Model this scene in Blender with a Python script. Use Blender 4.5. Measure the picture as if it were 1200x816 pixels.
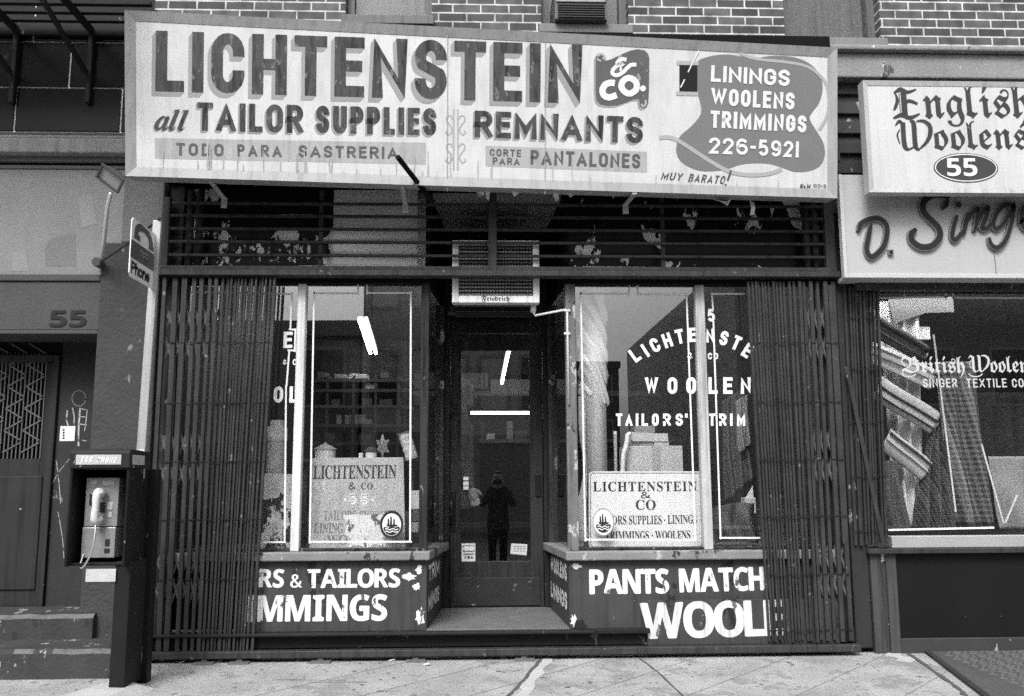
import bpy, bmesh, math, random
from mathutils import Vector, Matrix
from mathutils.geometry import tessellate_polygon
random.seed(7)
for o in list(bpy.data.objects): bpy.data.objects.remove(o)
S = bpy.context.scene
COL = S.collection
R = math.radians
# ---------------------------------------------------------------- camera
CAM = Vector((0, -6.2, 1.17)); FPX = 1060.0
YAW, PITCH, ROLL = R(2.0043), R(8.414), R(-0.2734)
cf = Vector((math.sin(YAW)*math.cos(PITCH), math.cos(YAW)*math.cos(PITCH), math.sin(PITCH)))
cr0 = Vector((math.cos(YAW), -math.sin(YAW), 0)); cu0 = cr0.cross(cf)
cr = cr0*math.cos(ROLL)+cu0*math.sin(ROLL); cu = -cr0*math.sin(ROLL)+cu0*math.cos(ROLL)
cam = bpy.data.cameras.new('camera'); camo = bpy.data.objects.new('camera', cam); COL.objects.link(camo)
cam.sensor_width = 36; cam.sensor_fit = 'HORIZONTAL'; cam.lens = FPX/1200*36
cam.clip_start = .05; cam.clip_end = 500
camo.matrix_world = Matrix(((cr.x,cu.x,-cf.x,CAM.x),(cr.y,cu.y,-cf.y,CAM.y),(cr.z,cu.z,-cf.z,CAM.z),(0,0,0,1)))
S.camera = camo
# ---------------------------------------------------------------- sky, sun, exposure
W = bpy.data.worlds.new('World'); S.world = W; W.use_nodes = True
nt = W.node_tree; nt.nodes.clear()
sky = nt.nodes.new('ShaderNodeTexSky'); sky.sky_type = 'NISHITA'; sky.sun_disc = False
SUN_EL, SUN_AZ = R(48), math.atan2(-.35, -1)
sky.sun_elevation = SUN_EL; sky.sun_rotation = SUN_AZ; sky.dust_density = 6; sky.air_density = 1.5
bw = nt.nodes.new('ShaderNodeRGBToBW'); bg = nt.nodes.new('ShaderNodeBackground'); wo = nt.nodes.new('ShaderNodeOutputWorld')
bg.inputs[1].default_value = .11
nt.links.new(sky.outputs[0], bw.inputs[0]); nt.links.new(bw.outputs[0], bg.inputs[0]); nt.links.new(bg.outputs[0], wo.inputs[0])
sl = bpy.data.lights.new('sun', 'SUN'); sl.energy = 1.3; sl.angle = R(22)
so = bpy.data.objects.new('sun', sl); COL.objects.link(so)
sd = Vector((math.sin(SUN_AZ)*math.cos(SUN_EL), math.cos(SUN_AZ)*math.cos(SUN_EL), math.sin(SUN_EL)))
so.rotation_euler = sd.to_track_quat('Z', 'Y').to_euler(); so.location = (0, -10, 20)
S.view_settings.view_transform = 'Standard'; S.view_settings.look = 'None'
S.view_settings.exposure = 1.0; S.view_settings.gamma = 1; S.view_settings.use_curve_mapping = False
S.cycles.use_denoising = False
S.cycles.sample_clamp_indirect = .6; S.cycles.use_adaptive_sampling = False
try: S.cycles.sampling_pattern = 'BLUE_NOISE'
except Exception: pass
S.cycles.max_bounces = 6; S.cycles.transparent_max_bounces = 12
# ---------------------------------------------------------------- layout: a point of the photo (1200 x 816) on a known plane
def ray(px, py): return cf + cr*((px-600)/FPX) - cu*((py-408)/FPX)
def P(px, py, y):
    d = ray(px, py); return CAM + d*((y-CAM.y)/d.y)
def PP(px, py, plane):
    p0, n = plane; d = ray(px, py); return CAM + d*((p0-CAM).dot(n)/d.dot(n))
def PG(px, py):                                             # on the pavement
    d = ray(px, py); t = (GZ(0)+GS*(-CAM.y)*-1 - 0) ; n = Vector((0,-GS,1)); p0 = Vector((0,0,G0)); return CAM + d*((p0-CAM).dot(n)/d.dot(n))
G0, GS = .03, .02
def GZ(y): return G0+GS*y
def rect(x0, y0, x1, y1, y):                                # a pixel box on plane y -> x0, x1, z0, z1
    ym = (y0+y1)/2; xm = (x0+x1)/2
    return P(x0, ym, y).x, P(x1, ym, y).x, P(xm, y1, y).z, P(xm, y0, y).z
# ---------------------------------------------------------------- materials: every colour is a grey
MATS = {}
def mat(name, v, var=.2, scale=5, rough=.65, bump=.12, bscale=45, streak=0, chip=None, metal=0, emit=0, spec=None, fine=.22, chip2=None):
    if name in MATS: return MATS[name]
    m = bpy.data.materials.new(name); m.use_nodes = True; MATS[name] = m
    t = m.node_tree; N = t.nodes; L = t.links; b = N['Principled BSDF']
    b.inputs['Roughness'].default_value = rough; b.inputs['Metallic'].default_value = metal
    b.inputs['Specular IOR Level'].default_value = spec if spec is not None else (.12 if v < .1 else .3 if v < .3 else .45)
    if emit:
        b.inputs['Emission Color'].default_value = (1,1,1,1); b.inputs['Emission Strength'].default_value = emit
    g = N.new('ShaderNodeNewGeometry')
    def noise(sc, det=4, vec=None, rgh=.6):
        n = N.new('ShaderNodeTexNoise'); n.inputs['Scale'].default_value = sc; n.inputs['Detail'].default_value = det
        n.inputs['Roughness'].default_value = rgh
        L.new(vec or g.outputs['Position'], n.inputs['Vector']); return n.outputs['Fac']
    def ma(op, a, b_):
        n = N.new('ShaderNodeMath'); n.operation = op
        for i, q in enumerate((a, b_)):
            if isinstance(q, (int, float)): n.inputs[i].default_value = q
            else: L.new(q, n.inputs[i])
        return n.outputs[0]
    def con(f): return ma('ADD', ma('MULTIPLY', f, 1.7), -.35)
    def mixv(f, a, b_):
        n = N.new('ShaderNodeMix'); n.data_type = 'FLOAT'
        for i, q in ((0, f), (2, a), (3, b_)):
            if isinstance(q, (int, float)): n.inputs[i].default_value = q
            else: L.new(q, n.inputs[i])
        return n.outputs[0]
    col = ma('ADD', 1-var*1.0, ma('MULTIPLY', noise(scale, 5), var*2))
    if fine: col = ma('MULTIPLY', col, ma('ADD', 1-fine, ma('MULTIPLY', noise(130, 3), fine*2)))
    if streak:
        mp = N.new('ShaderNodeMapping'); mp.inputs['Scale'].default_value = (22, 22, .9)
        L.new(g.outputs['Position'], mp.inputs[0])
        st = noise(1.0, 5, mp.outputs[0], .7)
        st = ma('MULTIPLY', ma('MAXIMUM', ma('SUBTRACT', st, .47), 0), streak*5)
        col = ma('MULTIPLY', col, ma('MAXIMUM', ma('SUBTRACT', 1, st), .25))
    col = ma('MULTIPLY', col, v)
    if chip or chip2:
        mpc = N.new('ShaderNodeMapping'); mpc.inputs['Scale'].default_value = (1, 1, .55); L.new(g.outputs['Position'], mpc.inputs[0])
    for ch in (chip, chip2):
        if ch:
            v2, thr, sc = ch
            f = con(noise(sc, 9, mpc.outputs[0], .68))
            f = ma('MULTIPLY', ma('GREATER_THAN', f, thr), ma('GREATER_THAN', noise(sc*.35, 2), .46))
            col = mixv(f, col, v2)
    L.new(col, b.inputs['Base Color'])
    if bump:
        bp = N.new('ShaderNodeBump'); bp.inputs['Strength'].default_value = bump; bp.inputs['Distance'].default_value = .01
        L.new(noise(bscale, 5), bp.inputs['Height']); L.new(bp.outputs[0], b.inputs['Normal'])
    return m
def glass(name, refl=.09, tint=1.0, rough=0.0):
    if name in MATS: return MATS[name]
    m = bpy.data.materials.new(name); m.use_nodes = True; MATS[name] = m
    t = m.node_tree; N = t.nodes; L = t.links; N.remove(N['Principled BSDF'])
    tr = N.new('ShaderNodeBsdfTransparent'); tr.inputs[0].default_value = (tint, tint, tint, 1)
    gl = N.new('ShaderNodeBsdfGlossy'); gl.inputs['Roughness'].default_value = rough; gl.inputs[0].default_value = (1,1,1,1)
    lw_ = N.new('ShaderNodeLayerWeight'); pw = N.new('ShaderNodeMath'); pw.operation = 'POWER'; pw.inputs[1].default_value = 5; L.new(lw_.outputs['Facing'], pw.inputs[0])
    fr = N.new('ShaderNodeMath'); fr.operation = 'MULTIPLY_ADD'; fr.inputs[1].default_value = 1-refl; fr.inputs[2].default_value = refl; L.new(pw.outputs[0], fr.inputs[0])
    mx = N.new('ShaderNodeMixShader'); L.new(fr.outputs[0], mx.inputs[0]); L.new(tr.outputs[0], mx.inputs[1]); L.new(gl.outputs[0], mx.inputs[2])
    bp = N.new('ShaderNodeBump'); bp.inputs['Strength'].default_value = .012; bp.inputs['Distance'].default_value = .02
    nz = N.new('ShaderNodeTexNoise'); nz.inputs['Scale'].default_value = 1.3; g = N.new('ShaderNodeNewGeometry')
    L.new(g.outputs['Position'], nz.inputs[0]); L.new(nz.outputs[0], bp.inputs['Height']); L.new(bp.outputs[0], gl.inputs['Normal'])
    L.new(mx.outputs[0], N['Material Output'].inputs[0]); return m
# ---------------------------------------------------------------- mesh building
def origin(o):
    v = Vector((0,0,0))
    while o: v += o.location; o = o.parent
    return v
class MB:
    def __init__(s): s.v = []; s.f = []
    def add(s, vs, fs):
        n = len(s.v); s.v += [Vector(q) for q in vs]; s.f += [tuple(i+n for i in f) for f in fs]; return s
    def box(s, x0, x1, y0, y1, z0, z1):
        x0, x1 = min(x0,x1), max(x0,x1); y0, y1 = min(y0,y1), max(y0,y1); z0, z1 = min(z0,z1), max(z0,z1)
        return s.add([(x0,y0,z0),(x1,y0,z0),(x1,y1,z0),(x0,y1,z0),(x0,y0,z1),(x1,y0,z1),(x1,y1,z1),(x0,y1,z1)],
                     [(0,3,2,1),(4,5,6,7),(0,1,5,4),(1,2,6,5),(2,3,7,6),(3,0,4,7)])
    def obox(s, c, ax, ay, az):                             # centre and three half-axes
        c, ax, ay, az = map(Vector, (c, ax, ay, az))
        vs = [c+ax*i+ay*j+az*k for k in (-1,1) for j in (-1,1) for i in (-1,1)]
        return s.add(vs, [(0,2,3,1),(4,5,7,6),(0,1,5,4),(1,3,7,5),(3,2,6,7),(2,0,4,6)])
    def bar(s, a, b, w, d, up=(0,-1,0)):                    # a straight bar from a to b, w across, d along `up`
        a, b = Vector(a), Vector(b); t = (b-a); L = t.length; t.normalize()
        u = Vector(up); u = (u-t*u.dot(t)).normalized(); r = t.cross(u)
        return s.obox((a+b)/2, t*(L/2), r*(w/2), u*(d/2))
    def tube(s, pts, r, n=10, caps=True):
        pts = [Vector(p) for p in pts]; rr = r if isinstance(r, (list, tuple)) else [r]*len(pts)
        ref = Vector((.31,.57,.76)); rings = []; base = len(s.v)
        for i, p in enumerate(pts):
            t = (pts[min(i+1,len(pts)-1)]-pts[max(i-1,0)]).normalized()
            a = t.cross(ref).normalized(); b = t.cross(a)
            s.v += [p+(a*math.cos(2*math.pi*k/n)+b*math.sin(2*math.pi*k/n))*rr[i] for k in range(n)]
        for i in range(len(pts)-1):
            for k in range(n):
                q = base+i*n; s.f.append((q+k, q+(k+1)%n, q+n+(k+1)%n, q+n+k))
        if caps:
            s.f.append(tuple(base+k for k in reversed(range(n)))); s.f.append(tuple(base+(len(pts)-1)*n+k for k in range(n)))
        return s
    def lathe(s, c, prof, n=24):                            # profile of (radius, z) about a vertical axis through c
        base = len(s.v); c = Vector(c)
        for r, z in prof: s.v += [c+Vector((r*math.cos(2*math.pi*k/n), r*math.sin(2*math.pi*k/n), z)) for k in range(n)]
        for i in range(len(prof)-1):
            for k in range(n):
                q = base+i*n; s.f.append((q+k, q+(k+1)%n, q+n+(k+1)%n, q+n+k))
        return s
    def poly(s, contours, fn):                              # filled flat outline (holes allowed), mapped by fn(x, y)
        cs = [[Vector((x,y,0)) for x,y in c] for c in contours]
        flat = [v for c in cs for v in c]; tri = tessellate_polygon(cs)
        return s.add([fn(v.x, v.y) for v in flat], [tuple(t) for t in tri])
    def prism(s, outline, fn, depth):                       # outline given thickness along vector depth
        n = len(outline); cs = [[Vector((x,y,0)) for x,y in outline]]; tri = tessellate_polygon(cs)
        a = [Vector(fn(x,y)) for x,y in outline]; d = Vector(depth)
        s.add(a+[p-d for p in a], [tuple(t) for t in tri]+[tuple(i+n for i in reversed(t)) for t in tri]+[(i,(i+1)%n,n+(i+1)%n,n+i) for i in range(n)])
        return s
    def sheet(s, fn, nu, nv):                               # grid surface
        b = [Vector(fn(i/nu, j/nv)) for j in range(nv+1) for i in range(nu+1)]
        return s.add(b, [(j*(nu+1)+i, j*(nu+1)+i+1, (j+1)*(nu+1)+i+1, (j+1)*(nu+1)+i) for j in range(nv) for i in range(nu)])
    def build(s, name, m, parent=None, bevel=0, smooth=False, solid=0, loc=None, fix=True):
        me = bpy.data.meshes.new(name); o = bpy.data.objects.new(name, me); COL.objects.link(o)
        if parent: off = origin(parent); o.parent = parent
        else:
            off = Vector(loc) if loc is not None else Vector((0,0,0)); o.location = off
        me.from_pydata([tuple(v-off) for v in s.v], [], s.f); me.update()
        if fix:
            bm = bmesh.new(); bm.from_mesh(me); bmesh.ops.recalc_face_normals(bm, faces=bm.faces); bm.to_mesh(me); bm.free()
        me.materials.append(m)
        if smooth:
            for p in me.polygons: p.use_smooth = True
        if solid:
            k = o.modifiers.new('thick', 'SOLIDIFY'); k.thickness = solid; k.offset = 0
        if bevel:
            k = o.modifiers.new('edge', 'BEVEL'); k.width = bevel; k.segments = 2; k.limit_method = 'ANGLE'; k.angle_limit = R(40)
        return o
def tag(o, label=None, cat=None, group=None, kind=None):
    if label: o['label'] = label
    if cat: o['category'] = cat
    if group: o['group'] = group
    if kind: o['kind'] = kind
    return o
def thing(name, label, cat, loc, group=None):
    o = bpy.data.objects.new(name, None); COL.objects.link(o); o.location = loc; o.empty_display_size = .1
    return tag(o, label, cat, group)
def struct(name, mb, m, bevel=0):
    return tag(mb.build(name, m, bevel=bevel), kind='structure')
def smoothpts(pts, k=4, closed=True):                       # Catmull-Rom
    out = []; n = len(pts); pts = [Vector(p) for p in pts]
    for i in range(n if closed else n-1):
        if closed: p0,p1,p2,p3 = pts[i-1], pts[i], pts[(i+1)%n], pts[(i+2)%n]
        else: p0,p1,p2,p3 = pts[max(i-1,0)], pts[i], pts[i+1], pts[min(i+2,n-1)]
        for j in range(k):
            t = j/k; out.append(.5*((2*p1)+(p2-p0)*t+(2*p0-5*p1+4*p2-p3)*t*t+(3*p1-p0-3*p2+p3)*t**3))
    if not closed: out.append(pts[-1])
    return [tuple(p) for p in out]
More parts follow.
